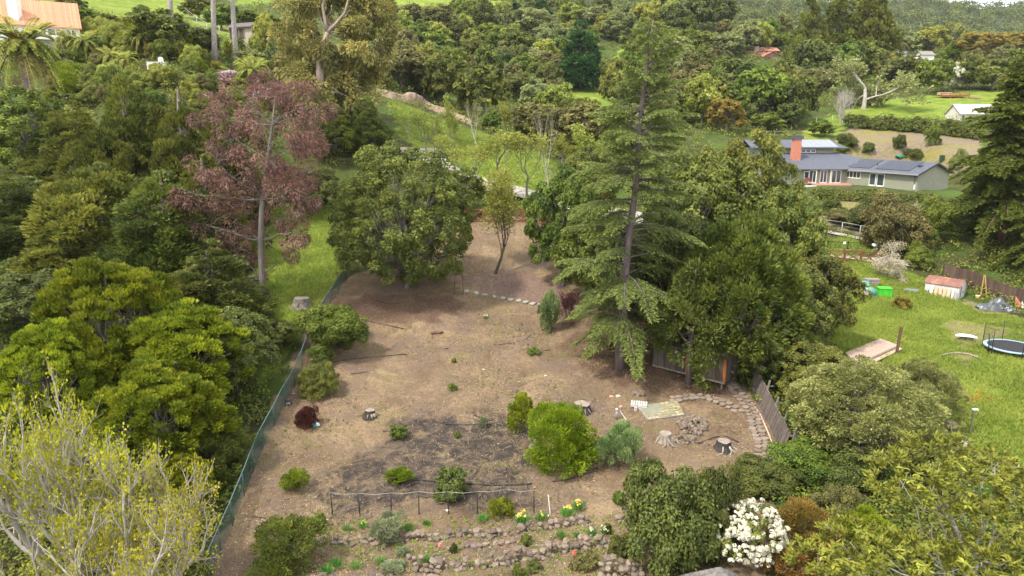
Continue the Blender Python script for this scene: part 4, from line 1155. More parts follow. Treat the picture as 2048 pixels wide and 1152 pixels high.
under('undergrowth', 9000, (-1500, 1500), (24, 340), LM['green'], 0.40, 0.65, 'green undergrowth and low shrubs between the trees', ALLK)
under('undergrowth', 4000, (-1150, 1150), (24, 200), LM['oak_brown'], 0.36, 0.6, 'brownish undergrowth between the trees', ALLK)

# ------------------------------------------------------------------ shrubs
def shrub(cx, bot, top, w, kind, lab, name='shrub', cat='shrub', i=0, group=None):
    b, wm, hm = bush_spec(cx, bot, top, w)
    pr = bushp(kind, i) if wm < 2.4 else bushp(kind, i, 4.0, 3.2)
    return plant(pr, name, lab, cat, b, wm * 1.08, hm * 1.05, group=group)
SHR = [
 (655, 732, 606, 135, 'green', 'small spreading evergreen oak beside the fence, bright green on top'),
 (633, 803, 727, 80, 'oak', 'round olive bush with a short trunk above the purple bush'),
 (585, 993, 938, 58, 'bright', 'scraggly yellow green bush between the fence and the wire trellis'),
 (795, 884, 850, 40, 'green', 'small green bush at the upper edge of the burnt ground'),
 (795, 978, 938, 56, 'lime', 'bright lime bush right behind the wire trellis'),
 (900, 1010, 932, 80, 'oak_dark', 'dark green bush growing through the wire trellis'),
 (966, 860, 834, 18, 'sage', 'small grey green plant beside the black hose'), (914, 878, 861, 14, 'green', 'tiny green plant below the black hose'),
 (905, 784, 766, 18, 'green', 'tiny green plant in the open middle of the clearing'), (908, 728, 716, 11, 'green', 'smallest green tuft in the clearing above the middle'),
 (1066, 712, 696, 26, 'green', 'low green sprig beside the long trunk shadow in the upper clearing'), (720, 672, 652, 14, 'green', 'little dark green plant next to the spreading oak'),
 (635, 1060, 1026, 30, 'green', 'compact green shrub at the left end of the stone wall'),
 (770, 1098, 1028, 74, 'sage', 'large grey blue lavender bush over the stone wall'), (804, 1116, 1094, 27, 'sage', 'small grey sage mound between the two stone walls'), (783, 1152, 1122, 50, 'sage', 'grey sage bush at the bottom left of the lower wall'), (876, 1132, 1110, 27, 'sage', 'little grey sage at the left end of the lower wall'),
 (1000, 1040, 1000, 62, 'bright', 'yellow green shrub in front of the wire trellis'),
 (1245, 950, 840, 94, 'silver', 'silvery green bush with upright shoots beside the white stand pipe'),
 (1240, 1014, 984, 30, 'green', 'green peony like plant right of the narcissus'), (1239, 1118, 1070, 42, 'oak_dark', 'dark green shrub at the right end of the lower wall'), (1052, 1094, 1070, 25, 'green', 'small dark shrub between the two stone walls'),
 (1172, 1148, 1100, 52, 'oak_brown', 'reddish brown rose bush with an orange bloom'), (1070, 1146, 1120, 36, 'oak_dark', 'dark shrub at the foot of the lower stone wall'), (1038, 1160, 1128, 34, 'oak', 'olive shrub at the bottom picture edge'),
 (906, 1108, 1085, 16, 'oak_dark', 'thin rose with a pink bloom between the walls'), (1217, 1070, 1045, 16, 'oak', 'thin stemmed olive plant above the white narcissus'),
 (608, 862, 812, 46, 'purple', 'dark purple leafed bush beside the blue and white bag'),
 (1128, 958, 812, 150, 'lime', 'large lime green yew like bush left of the silvery bush'), (1042, 868, 786, 56, 'bright', 'yellow green bush leaning out left of the large lime bush'),
 (555, 1175, 1032, 178, 'cypress', 'large dense olive green bush at the bottom left of the stone walls'),
 (1362, 1170, 930, 205, 'oak_dark', 'huge dark green rounded bush below the rock pile'), (1438, 1120, 932, 110, 'oak_dark', 'right hand dark lobe of the bush row beside the white blossom bush'),
 (1100, 670, 584, 42, 'silver', 'tall twiggy bush with whitish tips beside the last stepping stone'),
 (1480, 942, 925, 16, 'green', 'small green weed below the charred stump'),
 (1622, 895, 778, 84, 'green', 'bright green shrub against the leaning plank fence'), (1640, 990, 880, 150, 'green', 'broad green shrub below the plank fence'), (1545, 1012, 925, 130, 'oak_dark', 'grey green shrub between the path and the blossom bush'),
 (1620, 1140, 1000, 140, 'brown', 'rust brown feathery shrub right of the white blossom bush'), (1725, 1010, 890, 150, 'oak_dark', 'dark green shrub below the silvery olive tree'), (1748, 1110, 1005, 120, 'bright', 'yellow green shrub beside the rust brown one'), (1580, 1175, 1090, 100, 'brown', 'low rust brown shrub at the bottom picture edge'),
 (1690, 1075, 960, 110, 'oak_brown', 'brown green shrub above the rust one'), (1850, 930, 850, 110, 'oak', 'olive shrub at the corner of the yard below the silvery olive tree'),
 (1813, 622, 592, 36, 'gold', 'clipped round tan bush standing in the yard grass'),
 (1703, 308, 282, 44, 'oak_dark', 'rounded dark shrub just right of the grey upper roof'), (1741, 317, 296, 25, 'oak_dark', 'ball shaped dark shrub on the dry slope'), (1802, 310, 281, 24, 'oak_dark', 'upright dark little tree on the dry slope'), (1870, 293, 252, 30, 'green', 'young green tree in front of the upper hedge'), (1835, 327, 309, 36, 'oak', 'olive shrub behind the solar roof'), (1690, 312, 298, 26, 'lime', 'bright green low shrub at the roof corner'), (1925, 340, 300, 30, 'olive', 'pale grey shrub right of the gable'),
 (1810, 525, 390, 130, 'oak_brown', 'wide brownish bush behind the bare weeping tree'), (1760, 470, 400, 110, 'oak_dark', 'dark low shrubs under the hedge of the grey house'), (1870, 500, 400, 80, 'green', 'tall green bush beside the redwood'), (1668, 432, 402, 40, 'oak', 'olive shrub on the bank below the grey house'), (1700, 460, 425, 70, 'oak_brown', 'brown scrub on the bank above the wire fence'), (1850, 545, 490, 60, 'green', 'green bush right of the bare weeping tree'),
 (447, 172, 150, 62, 'pink', 'pale pink flowering shrub on the terrace left of the gum tree'), (500, 168, 122, 70, 'spring', 'spiky yellow green shrub on the terrace'), (415, 142, 124, 40, 'gold', 'golden low shrub under the palm trunks'), (455, 120, 86, 16, 'bright', 'clipped green and yellow column shrub between two palm trunks'), (438, 150, 132, 34, 'spring', 'yellow leafed shrub at the foot of the second palm trunk'), (395, 145, 118, 30, 'bright', 'green shrub right of the first palm trunk'),
 (255, 115, 82, 60, 'bright', 'bright green shrubs below the tiled house'), (215, 100, 72, 40, 'spring', 'pale shrub between the small palms'), (300, 120, 96, 36, 'gold', 'golden shrub left of the first palm trunk'), (240, 75, 52, 44, 'lime', 'lime green hedge shrub on the upper left terrace'), (560, 180, 150, 40, 'green', 'green shrub under the huge gum'), (590, 225, 200, 50, 'spring', 'yellow green shrub behind the reddish crown'), (400, 185, 160, 40, 'spring', 'pale green shrub left of the pink blossom'), (520, 205, 180, 40, 'pink', 'pale flowering shrub behind the reddish crown'),
 (130, 210, 150, 70, 'bright', 'yellow green shrub under the date palm'), (190, 130, 110, 50, 'palm', 'green shrub along the white terrace wall'), (350, 118, 98, 40, 'oak_brown', 'brown green bush at the foot of the first palm trunk'), (480, 175, 150, 26, 'green', 'round green shrub on the terrace edge'),
]
for q, (cx, bot, top, w, kind, lab) in enumerate(SHR):
    shrub(cx, bot, top, w, kind, lab, i=q % 2)
SLOPE = {'bright': 'yellow green shrub among the mixed planting of the left slope', 'green': 'mid green shrub among the mixed planting of the left slope', 'spring': 'pale yellow shrub among the mixed planting of the left slope', 'oak': 'olive shrub among the mixed planting of the left slope', 'oak_brown': 'brownish shrub among the mixed planting of the left slope', 'palm': 'spiky green shrub among the mixed planting of the left slope', 'cypress': 'feathery shrub among the mixed planting of the left slope'}
SL = []
for q in range(95):
    x, y = R.uniform(60, 620), R.uniform(88, 240)
    if 400 < x < 560 and 140 < y < 165 or (x < 175 and y < 128): continue
    kind = R.choices(list(SLOPE), [3, 2, 3.5, 1.5, 1, 2, 1])[0]; w = R.uniform(22, 58)  # more pale yellow leaf colours stand in for sun through cloud gaps
    SL.append((shrub(x, y, y - w * R.uniform(.55, 1.0), w, kind, SLOPE[kind], i=q % 2, group='mixed shrubs of the left slope'), x, y - w * .4, kind))
which(SL, [('big date palm', 45, 90), ('tiled villa', 110, 60), ('long white wall', 150, 122), ('leftmost bare palm trunk', 347, 110), ('middle bare palm trunk', 430, 125), ('hillside shed', 475, 75), ('huge gum tree', 640, 120), ('pink flowering shrub', 447, 160), ('reddish gum crown', 520, 220), ('white wall piece', 315, 130), ('tallest cypress', 352, 190), ('dark olive oak', 330, 60)],
 {'bright': 'yellow green shrub', 'green': 'mid green shrub', 'spring': 'pale yellow shrub', 'oak': 'olive shrub', 'oak_brown': 'brownish shrub', 'palm': 'grey green leafy shrub', 'cypress': 'feathery shrub'})
# silvery olive trees above the yard corner
for cx, top, w, Y, lab in [(1745, 708, 290, 37, 'silvery grey green olive tree, the larger and nearer one'), (1862, 715, 150, 41, 'smaller olive tree next to the log round'), (1665, 742, 160, 40.5, 'pale leafy olive tree behind the plank fence')]:
    b, wm, hm = stand(cx, top, w, Y)
    plant(near('olive', 0), 'olive_tree', lab, 'tree', b, wm, hm)
# white blossom bush
b, wm, hm = bush_spec(1510, 1150, 1015, 148)
lob = layout('round', wm, hm, 0.02, 12)
lob.append((0, 0, hm * .45, wm * .42, wm * .42, hm * .48))
C, A = lobes_to_clumps(lob, 14, -0.5)
V, F, t = puff(C, A, 0.26, 60, 0.15, 0.07, 'flat')
o = thing('blossom_bush', 'bush covered in dense white blossom clusters', 'shrub', b)
put('foliage', np_mesh('foliage', V, F, LM['oak'], t), o)
mb = MB()
for l in lob: limb(mb, (0, 0, -.2), l[:3], 0.05, 0.02, 4)
mb.put('stems', barkmat('dark'), o)
fl = []
for k in range(3):
    n = 70
    d = unit(G.normal(size=(n, 3)) + np.array([0, 0, 0.7])); d[:, 2] = np.abs(d[:, 2])
    V, F = blades(d * np.array([0.09, 0.09, 0.06]), unit(np.cross(d, rdir(n))), d, 0.06, 0.06, 0.02)
    fl.append(np_mesh('flower_cluster', V, F, LM['white'], G.random(n)))
C, A = lobes_to_clumps(lob, 42, -0.35)
o_ = (np.argsort(-(A @ np.array([0, -0.6, 0.8]))))[:290]
for i in o_:
    put('flower_cluster', fl[i % 3], o, C[i] + A[i] * 0.27, (R.uniform(-.5, .5), R.uniform(-.5, .5), R.random() * 6), R.uniform(1.0, 1.6))
C2, A2 = lobes_to_clumps(lob, 130, -0.35)
d = unit(rdir(len(C2), 26) + A2[:, None] * .8)
V, F = blades(C2[:, None] + A2[:, None] * .25 + d * .085, np.cross(d, rdir(len(C2), 26)), d, .07, .07, .02)
put('blossoms', np_mesh('blossoms', V, F, LM['white'], G.random(len(F))), o)['kind'] = 'stuff'
# hedges
def hedge(pts, wd, ht, lm, lab, n, L=0.3):
    P = np.array([at(*p) for p in pts])
    s = np.concatenate([[0], np.cumsum(np.linalg.norm(np.diff(P[:, :2], axis=0), axis=1))])
    q = G.random(n) * s[-1]
    X, Y = np.interp(q, s, P[:, 0]), np.interp(q, s, P[:, 1])
    a = G.uniform(-1, 1, n)
    hz = ht * (0.85 + 0.2 * np.sin(q * 0.9) + 0.1 * np.sin(q * 2.3))
    zt = np.sqrt(np.clip(1 - a ** 2, 0, 1)) * G.uniform(0.25, 1, n) ** 0.5
    X, Y = X + G.normal(size=n) * 0.1, Y + a * wd / 2
    C = np.stack([X, Y, H(X, Y) + zt * hz], -1) - P[0]
    A = unit(np.stack([0 * a, a, zt + 0.2], -1))
    V, F, t = puff(C, A, 0.5, 40, L, L * 0.55, 'flat', 0.8)
    o = thing('hedge', lab, 'hedge', P[0])
    put('foliage', np_mesh('foliage', V, F, lm, t), o)
    mb = MB()
    for k in range(16):
        x, y = np.interp(k / 15 * s[-1], s, P[:, 0]), np.interp(k / 15 * s[-1], s, P[:, 1])
        p = np.array([x, y, h1(x, y)]) - P[0]
        limb(mb, p, p + np.array([0, 0, ht * .8]), 0.06, 0.02, 4)
    mb.put('stems', barkmat('dark'), o)
hedge([(1690, 254), (1760, 258), (1830, 264), (1900, 272), (1965, 280)], 3.2, 2.9, LM['oak'], 'long clipped olive hedge above the dry slope', 620, 0.4)
hedge([(1632, 396), (1690, 398), (1760, 402), (1830, 410), (1905, 418)], 3.2, 1.35, LM['oak'], 'dark green hedge in front of the grey house', 620, 0.34)
hedge([(1640, 424), (1720, 440), (1800, 446)], 3.0, 0.9, LM['oak_dark'], 'rough lower hedge on the bank below the grey house', 300, 0.34)
# pale spreading oak, bare companions
b = at(1727, 217); d = depth(b)
plant(sparse_tree(13, LM['pale'], 'pale', 4, 4, 0.05, 1.35, 0.30, 6, 0.62, 0.36, 0.75, 0.24, droop=0.1), 'valley_oak', 'pale spreading oak with a leaning grey trunk on the mown slope', 'tree', b, 178 * d / FPX, PY(1740, 112, b[1])[2] - b[2], 0.5)
bare = sparse_tree(6.0, LM['oak_grey'], 'pale', 4, 4, 0.5, 0.85, 0.10, 0, 0.2, 0.1, 0.3, 0.26, 3, 0.4)
b = at(1682, 246); plant(bare, 'bare_tree', 'bare pale many stemmed tree beside the pale oak', 'tree', b, 70 * depth(b) / FPX, PY(1680, 172, b[1])[2] - b[2])
weep = sparse_tree(3.4, LM['cream'], 'pale', 4, 5, -0.75, 1.1, 0.16, 2, 0.14, 0.05, 0.2, 0.42, droop=0.5)
b = at(1782, 552); plant(weep, 'weeping_tree', 'bare weeping tree with tangled pale branches beside the cross braced fence', 'tree', b, 96 * depth(b) / FPX, PY(1800, 482, b[1])[2] - b[2])
twig = sparse_tree(2.6, LM['purple'], 'mauve', 4, 4, 0.35, 1.0, 0.05, 1, 0.10, 0.06, 0.15, 0.3, 4, 0.6)
b = at(1140, 640); plant(twig, 'bare_shrub', 'leafless purplish twiggy bush behind the whitish twiggy bush', 'shrub', b, 3.2, 2.8)
b = at(1795, 500); plant(bare, 'bare_tree', 'bare grey twiggy tree behind the weeping one', 'tree', b, 110 * depth(b) / FPX, PY(1800, 395, b[1])[2] - b[2], 1.0)
# loquat at the bottom right
def loquat():
    b = PY(1925, 1050, 25.5); base = np.array([b[0], b[1], h1(b[0], b[1])])
    spots = [(1800, 960, 66), (1880, 925, 70), (1960, 960, 76), (2030, 990, 70), (1850, 1000, 60), (1940, 1030, 60), (2010, 1060, 66), (1700, 1085, 62), (1780, 1120, 72), (1640, 1120, 56), (1870, 1130, 66), (1970, 1140, 66), (2060, 1130, 60), (1720, 1150, 60), (1900, 1000, 50), (1990, 930, 40)]
    lob = []
    for x, y, r in spots:
        p = PY(x, y, (25.5 if y < 1070 else 23.6) + R.uniform(-.5, .5)); rm = r * depth(p) / FPX
        lob.append((*(p - base), rm, rm, rm * 0.75))
    C, A = lobes_to_clumps(lob, 46, -0.4)
    o = thing('loquat_tree', 'broad leafed yellow green tree at the bottom right corner', 'tree', base)
    n = 13
    M = len(C)
    d = unit(rdir(M, n) * np.array([1, 1, 0.5]) + A[:, None] * 0.7 + np.array([0, 0, 0.15]))
    P = C[:, None] + 0.05 * G.normal(size=d.shape) + G.normal(size=(M, 1, 3)) * 0.1
    nr = unit(A[:, None] * 0.5 + np.array([0, 0, 1.0]) + 0.4 * G.normal(size=d.shape))
    V, F = blades(P, d, nr, 0.25 * (0.7 + 0.6 * G.random(M * n)), 0.095, -0.12)
    t = np.clip(np.repeat(G.random(M), n) * 0.6 + 0.4 * G.random(M * n), 0, 1)
    put('leaves', np_mesh('leaves', V, F, LM['loquat'], t), o)['kind'] = 'stuff'
    lf = []
    for k in range(3):
        v = [(0, 0, 0), (0.05, 0.08, 0.015), (0.055, 0.16, 0.01), (0, 0.27, -0.03), (-0.055, 0.16, 0.01), (-0.05, 0.08, 0.015), (0, 0.10, -0.005), (0, 0.18, -0.01)]
        f = [(0, 1, 6), (1, 2, 7, 6), (2, 3, 7), (3, 4, 7), (4, 5, 6, 7), (5, 0, 6)]
        me = bpy.data.meshes.new('leaf'); me.from_pydata(v, [], f)
        a = me.attributes.new('tint', 'FLOAT', 'FACE'); a.data.foreach_set('value', [0.45 + 0.25 * k] * 6)
        me.materials.append(LM['loquat']); lf.append(me)
    out = np.argsort(-(A @ np.array([0, -0.7, 0.7])))[:60]
    for i in out:
        for k in range(5):
            a = k * 1.26 + R.uniform(-.3, .3)
            put('leaf', lf[R.randint(0, 2)], o, C[i] + A[i] * 0.12, (R.uniform(-.5, .35), R.uniform(-.3, .3), a), R.uniform(.8, 1.25))
    mb = MB()
    g = lambda x, y, Y: tuple(PY(x, y, Y) - base)
    mb.tube([(0, 0, -.5), g(1950, 1130, 25.4), g(1925, 1085, 25.1), g(1905, 1045, 24.8), g(1895, 1010, 24.9)], [0.16, 0.15, 0.12, 0.09, 0.05], 7)
    for i, (x, y) in enumerate([(1870, 1000), (1885, 985), (1915, 985), (1935, 995), (1850, 1010), (1945, 1015), (1860, 975)]):
        limb(mb, g(1903, 1042, 24.8), g(x, y, 24.7), 0.045, 0.012, 5, 0.05)
    for l in lob:
        s = g(1950, 1120, 25.3) if l[0] > -1.0 else (0, 0, 0.1)
        limb(mb, s, l[:3], 0.06, 0.015, 5, 0.06)
    for i in range(26):
        l = R.choice(lob); limb(mb, (l[0], l[1], l[2] - l[5] * .5), (l[0] + R.uniform(-1, 1) * l[3], l[1] + R.uniform(-1, .5) * l[3], l[2] + R.uniform(-.1, .9) * l[5]), 0.02, 0.006, 4, 0.06)
    mb.put('trunk', barkmat('pale'), o)
loquat()

# ------------------------------------------------------------------ narcissus and small flowers
daff = []
for k in range(2):
    n = 70
    P = np.stack([G.normal(size=n) * 0.08, G.normal(size=n) * 0.08, np.zeros(n)], -1)
    ax = unit(P * 3.2 + np.array([0, 0, 1]) + 0.18 * G.normal(size=(n, 3)))
    V, F = blades(P, ax, unit(G.normal(size=(n, 3))), 0.42 * (0.7 + 0.5 * G.random(n)), 0.035, 0.12)
    daff.append(np_mesh('leaves', V, F, LM['daff'], G.random(n)))
def bloom(kind, n, z, r=0.17, s=0.055):
    Vs = []
    for i in range(n):
        c = np.array([R.gauss(0, r * .6), R.gauss(0, r * .6) - 0.05, z * R.uniform(.8, 1.15)])
        d = unit(np.array([R.gauss(0, .4), -0.7 + R.gauss(0, .3), 0.6]))
        q = rdir(6); q = unit(np.cross(np.tile(d, (6, 1)), q))
        Vs.append((np.repeat(c[None], 6, 0), q + d * .25, np.tile(d, (6, 1))))
    P = np.concatenate([v[0] for v in Vs]); ax = np.concatenate([v[1] for v in Vs]); nr = np.concatenate([v[2] for v in Vs])
    V, F = blades(P, ax, nr, s, s * 0.8, 0.05)
    return [np_mesh('flower', V[24 * i:24 * i + 24], F[:6], LM[kind], G.random(6)) for i in range(n)]
NARC = [(965, 1043, 1.0, None, 'grey green narcissus clump below the yellow green shrub'), (1043, 1048, 1.25, 'yellow', 'tallest narcissus clump with many yellow flowers'), (1083, 1041, 1.05, 'yellow', 'narcissus clump with a few yellow flowers left of the white stick'),
 (1133, 1033, 1.2, 'yellow', 'narcissus clump with two yellow flowers, lower of the touching pair'), (1157, 1020, 1.2, 'yellow', 'narcissus clump with one flower, upper of the touching pair'), (853, 1051, .8, None, 'narcissus tuft above the stone wall under the trellis'),
 (693, 1061, .7, None, 'short narcissus tuft at the left of the stone wall'), (725, 1056, .85, 'yellow', 'narcissus tuft with one pale flower left of the lavender'), (818, 1060, .8, None, 'narcissus tuft right of the lavender'), (653, 1147, .95, None, 'narcissus clump at the bottom left of the terraces'),
 (674, 1134, .95, None, 'narcissus clump beside the olive bush'), (713, 1137, .9, None, 'narcissus clump in the middle of the lower left terrace'), (761, 1127, .85, None, 'narcissus clump above the grey sage'), (854, 1126, .9, None, 'round narcissus tuft left of the small sage'),
 (1122, 1076, .9, None, 'bright narcissus tuft on top of the lower wall'), (1155, 1076, .75, None, 'blue green narcissus tuft on the middle terrace'), (1184, 1071, .85, 'white', 'narcissus with white flowers on the middle terrace'), (1210, 1068, .8, 'white', 'white narcissus beside the thin olive plant'),
 (972, 638, .75, 'white', 'lone white flowering clump in the upper clearing')]
for i, (x, y, s, f, lab) in enumerate(NARC):
    o = thing('narcissus_clump', lab, 'flowers', at(x, y), R.random() * 6 if not f else 0, 'narcissus clumps', s * 1.15)
    put('leaves', daff[i % 2], o)
    if f:
        for me in bloom(f, 9 if s > 1.1 or f == 'white' else 4, 0.42): put('flower', me, o)
for x, y, c, lab in [(1148, 1117, (0.8, 0.16, 0.08), 'orange red rose bloom beside the brown rose bush'), (880, 1100, (0.8, 0.3, 0.26), 'pink rose bloom on the thin rose')]:
    p = at(x, y, 0.3)
    o = thing('rose', lab, 'flower', p - np.array([0, 0, 0.3]))
    n = 24; d = rdir(n); V, F = blades(d * 0.05 + np.array([0, 0, .3]), np.cross(d, rdir(n)), d, 0.1, 0.09)
    put('petals', np_mesh('petals', V, F, leafmat('petal_%d' % x, c, tuple(min(1, q * 1.2) for q in c), 0.2), G.random(n)), o)
    MB().tube([(0, 0, 0), (0, 0, .3)], 0.01, 4).put('stem', LM['green'], o)
q = np.array([at(1955 + R.gauss(0, 22), 800 + R.gauss(0, 5))[:2] for _ in range(60)])
tufts('poppies', q, leafmat('petal_poppy', (0.75, 0.22, 0.01), (0.9, 0.36, 0.02), 0.3), 0.22, 0.16, 2, 0.4, label='orange poppies in the yard grass', cat='poppies')

# ------------------------------------------------------------------ stones
M_stone = mat('field_stone', (0.225, 0.175, 0.135), (0.12, 0.095, 0.075), 2.5, 0.95, 0.5, 0.03, objvar=0.38)
M_flag = mat('flagstone', (0.27, 0.215, 0.17), (0.16, 0.125, 0.105), 2.0, 0.95, 0.4, 0.02, objvar=0.22)
def stone_me(sq=0.7):
    vs, fs = [], []
    import bmesh
    bm = bmesh.new()
    bmesh.ops.create_icosphere(bm, subdivisions=1, radius=1.0)
    ax = Vector(tuple(rdir()))
    for v in bm.verts:
        v.co *= R.uniform(.78, 1.12)
        v.co.z *= sq
        v.co.x *= 1.15
    cut = [Vector(tuple(rdir())) for _ in range(3)]
    for v in bm.verts:
        for c in cut:
            d = v.co.dot(c)
            if d > 0.62: v.co -= c * (d - 0.62)
    me = bpy.data.meshes.new('stone'); bm.to_mesh(me); bm.free()
    me.materials.append(M_stone)
    return me
STONES = [stone_me(R.uniform(.6, .85)) for _ in range(10)]
def slab_me(n=7, m=None, h=0.5):
    a0 = R.random() * 6
    an = sorted(a0 + 2 * PI * (k + R.uniform(-.3, .3)) / n for k in range(n))
    rr = [R.uniform(.8, 1.1) for _ in range(n)]
    top = [(math.cos(a) * r * .93, math.sin(a) * r * .93, h + R.uniform(-.02, .02)) for a, r in zip(an, rr)]
    mid = [(math.cos(a) * r, math.sin(a) * r, h * .75) for a, r in zip(an, rr)]
    bot = [(math.cos(a) * r, math.sin(a) * r, -h) for a, r in zip(an, rr)]
    f = [tuple(range(n))] + [(k + n, (k + 1) % n + n, (k + 1) % n, k) for k in range(n)] + [(k + 2 * n, (k + 1) % n + 2 * n, (k + 1) % n + n, k + n) for k in range(n)]
    me = bpy.data.meshes.new('stone'); me.from_pydata(top + mid + bot, [], f)
    me.materials.append(m or M_flag)
    return me
SLABS = [slab_me(R.randint(5, 8)) for _ in range(8)]
def along(pts, step):
    P = np.array([at(*p) for p in pts])
    s = np.concatenate([[0], np.cumsum(np.linalg.norm(np.diff(P[:, :2], axis=0), axis=1))])
    q = np.arange(0, s[-1], step)
    return np.stack([np.interp(q, s, P[:, 0]), np.interp(q, s, P[:, 1])], -1), s[-1]
def stone_wall(pts, courses, lab, size=0.168, back=0.14):
    o = None
    for c in range(courses):
        q, L = along(pts, size * 1.75)
        for i, (x, y) in enumerate(q):
            if R.random() < 0.06 + 0.12 * (c == courses - 1): continue
            p = np.array([x + R.uniform(-.07, .07), y + c * back + R.uniform(-.08, .08), 0])
            g = h1(p[0], p[1])
            p[2] = h1(x, y) + size * (0.35 + c * 1.12) + R.uniform(-.03, .03)
            p[2] = max(p[2], g + 0.02)
            if o is None: o = thing('stone_wall', lab, 'wall', p); p0 = p.copy()
            s = size * R.choice([.6, .8, .95, 1.1, 1.25, 1.5]) * R.uniform(.9, 1.1)
            put('stone', R.choice(STONES), o, p - p0, (R.uniform(-.4, .4), R.uniform(-.4, .4), R.random() * 6), (s, s * R.uniform(.8, 1.1), s * R.uniform(.8, 1.1)))
    return o
stone_wall([(636,1090),(700,1088),(745,1088),(805,1082),(870,1080),(920,1072),(960,1073),(1020,1071),(1052,1061),(1082,1059),(1120,1054),(1156,1045),(1182,1047)], 2, 'upper dry stone retaining wall under the wire trellis')
stone_wall([(818,1138),(870,1146),(952,1140),(968,1137),(1002,1132),(1028,1121),(1078,1116),(1106,1112),(1140,1104),(1172,1097),(1216,1093)], 3, 'lower dry stone retaining wall with rounded field stones')
stone_wall([(1240,1043),(1262,1044),(1290,1042)], 3, 'short piece of stone wall at the right end of the terrace')
stone_wall([(1262,1110),(1290,1108)], 8, 'steep stacked stones beside the dark bush', 0.17, 0.10)
stone_wall([(1205,1152),(1250,1150),(1295,1150)], 4, 'bottom stone wall below the dark green shrub')
stone_wall([(900,1098),(960,1092),(1030,1084)], 1, 'loose row of stones at the foot of the upper wall', 0.16)
stone_wall([(640,1166),(720,1170),(800,1164),(900,1170)], 2, 'lowest stone row along the bottom picture edge')
def pile(cx, cy, wx, wy, n, lab, s0=0.16, hh=0.35):
    c = at(cx, cy); d = depth(c)
    o = thing('rock_pile', lab, 'rock pile', c)
    for i in range(n):
        a, r = R.random() * 2 * PI, math.sqrt(R.random())
        x, y = math.cos(a) * r * wx * d / FPX / 2, math.sin(a) * r * wy * d / FPX
        z = h1(c[0] + x, c[1] + y) - c[2] + hh * (1 - r) * R.random() + 0.05
        s = s0 * R.uniform(.6, 1.35)
        put('stone', R.choice(STONES), o, (x, y, z), (R.random() * 6, R.random() * 6, R.random() * 6), s)
pile(1385, 852, 62, 34, 120, 'heap of round river stones beside the paved slab')
pile(1372, 882, 60, 16, 36, 'loose stones spilled below the stone heap', 0.15, 0.1)
pile(1278, 789, 40, 8, 12, 'few reddish stones behind the white pallet', 0.15, 0.05)
pile(1455, 958, 36, 26, 26, 'scattered small stones below the charred stump', 0.10, 0.05)
def flag_path(pts, width, step, lab, name='flagstone_path'):
    q, L = along(pts, step)
    o = thing(name, lab, 'path', (q[0][0], q[0][1], h1(*q[0])))
    p0 = np.array(o.location)
    T = np.gradient(q, axis=0); T = unit(T)
    k = max(1, int(round(width / step)))
    for i, (x, y) in enumerate(q):
        for j in range(k):
            off = (j - (k - 1) / 2) * step + R.uniform(-.06, .06)
            px_, py_ = x - T[i, 1] * off + T[i, 0] * (j % 2) * step * .5, y + T[i, 0] * off + T[i, 1] * (j % 2) * step * .5
            s = step * 0.54 * R.uniform(.86, 1.08)
            put('stone', R.choice(SLABS), o, np.array([px_, py_, h1(px_, py_) + 0.05 + R.uniform(0, .03)]) - p0, (R.uniform(-.06, .06), R.uniform(-.06, .06), R.random() * 6), (s, s, 0.09))
flag_path([(1524,918),(1524,885),(1514,858),(1508,838),(1500,816),(1484,799),(1467,776),(1452,762)], 1.15, 0.5, 'irregular flagstone path beside the leaning plank fence')
flag_path([(1478,824),(1462,814),(1444,806),(1422,798),(1394,793),(1367,797),(1345,800)], 0.95, 0.5, 'curved arc of flagstones behind the stone heap')
for i, (x, y) in enumerate([(933,584),(953,588),(970,591),(989,595),(1006,598),(1021,601),(1037,603),(1051,606),(1065,609),(1080,612)]):
    b = at(x, y)
    lab = ['leftmost stepping stone, beside the dark frame', 'second stepping stone from the dark frame', 'third stepping stone from the dark frame', 'upright narrow stepping stone, fourth from the dark frame', 'fifth stepping stone from the dark frame', 'middle stepping stone of the tight part of the row', 'seventh stepping stone from the dark frame', 'third stepping stone from the twiggy bush', 'second stepping stone from the twiggy bush', 'rightmost stepping stone, half hidden by the twiggy bush'][i]
    o = tag(put('stepping_stone', slab_me(5, mat('grey_slab', (0.34, 0.33, 0.27), (0.22, 0.21, 0.17), 3, 0.95), 1.0), None, b + np.array([0, 0, .08]), (0.35 + R.uniform(-.15, .15), R.uniform(-.1, .1), R.uniform(-.3, .3)), (0.34 if i != 3 else .2, 0.28 if i != 3 else .4, 0.07)), lab, 'stepping stone', 'row of stepping stones')

# ------------------------------------------------------------------ paved slab, pallet, stand pipe
def quad(pts, z=0.0): return [at(*p) + np.array([0, 0, z]) for p in pts]
def prism(mb, corners, h, mi=0):
    n = len(corners)
    up = np.array([0, 0, h])
    vs = [tuple(c) for c in corners] + [tuple(c + up) for c in corners]
    mb.add(vs, [tuple(range(n - 1, -1, -1)), tuple(range(n, 2 * n))] + [(i, (i + 1) % n, (i + 1) % n + n, i + n) for i in range(n)], mi)
Q = quad([(1297,842),(1369,832),(1355,803),(1274,813)])
o = thing('paved_slab', 'square paved slab, greenish concrete with yellow flagstones and a timber edge', 'patio', Q[0])
q0 = Q[0]; lc = [c - q0 for c in Q]
mb = MB(); prism(mb, [c - np.array([0, 0, .15]) for c in lc], 0.22)
mb.put('slab', mat('green_concrete', (0.25, 0.25, 0.185), (0.17, 0.175, 0.135), 2.5, 0.9, 0.3), o)
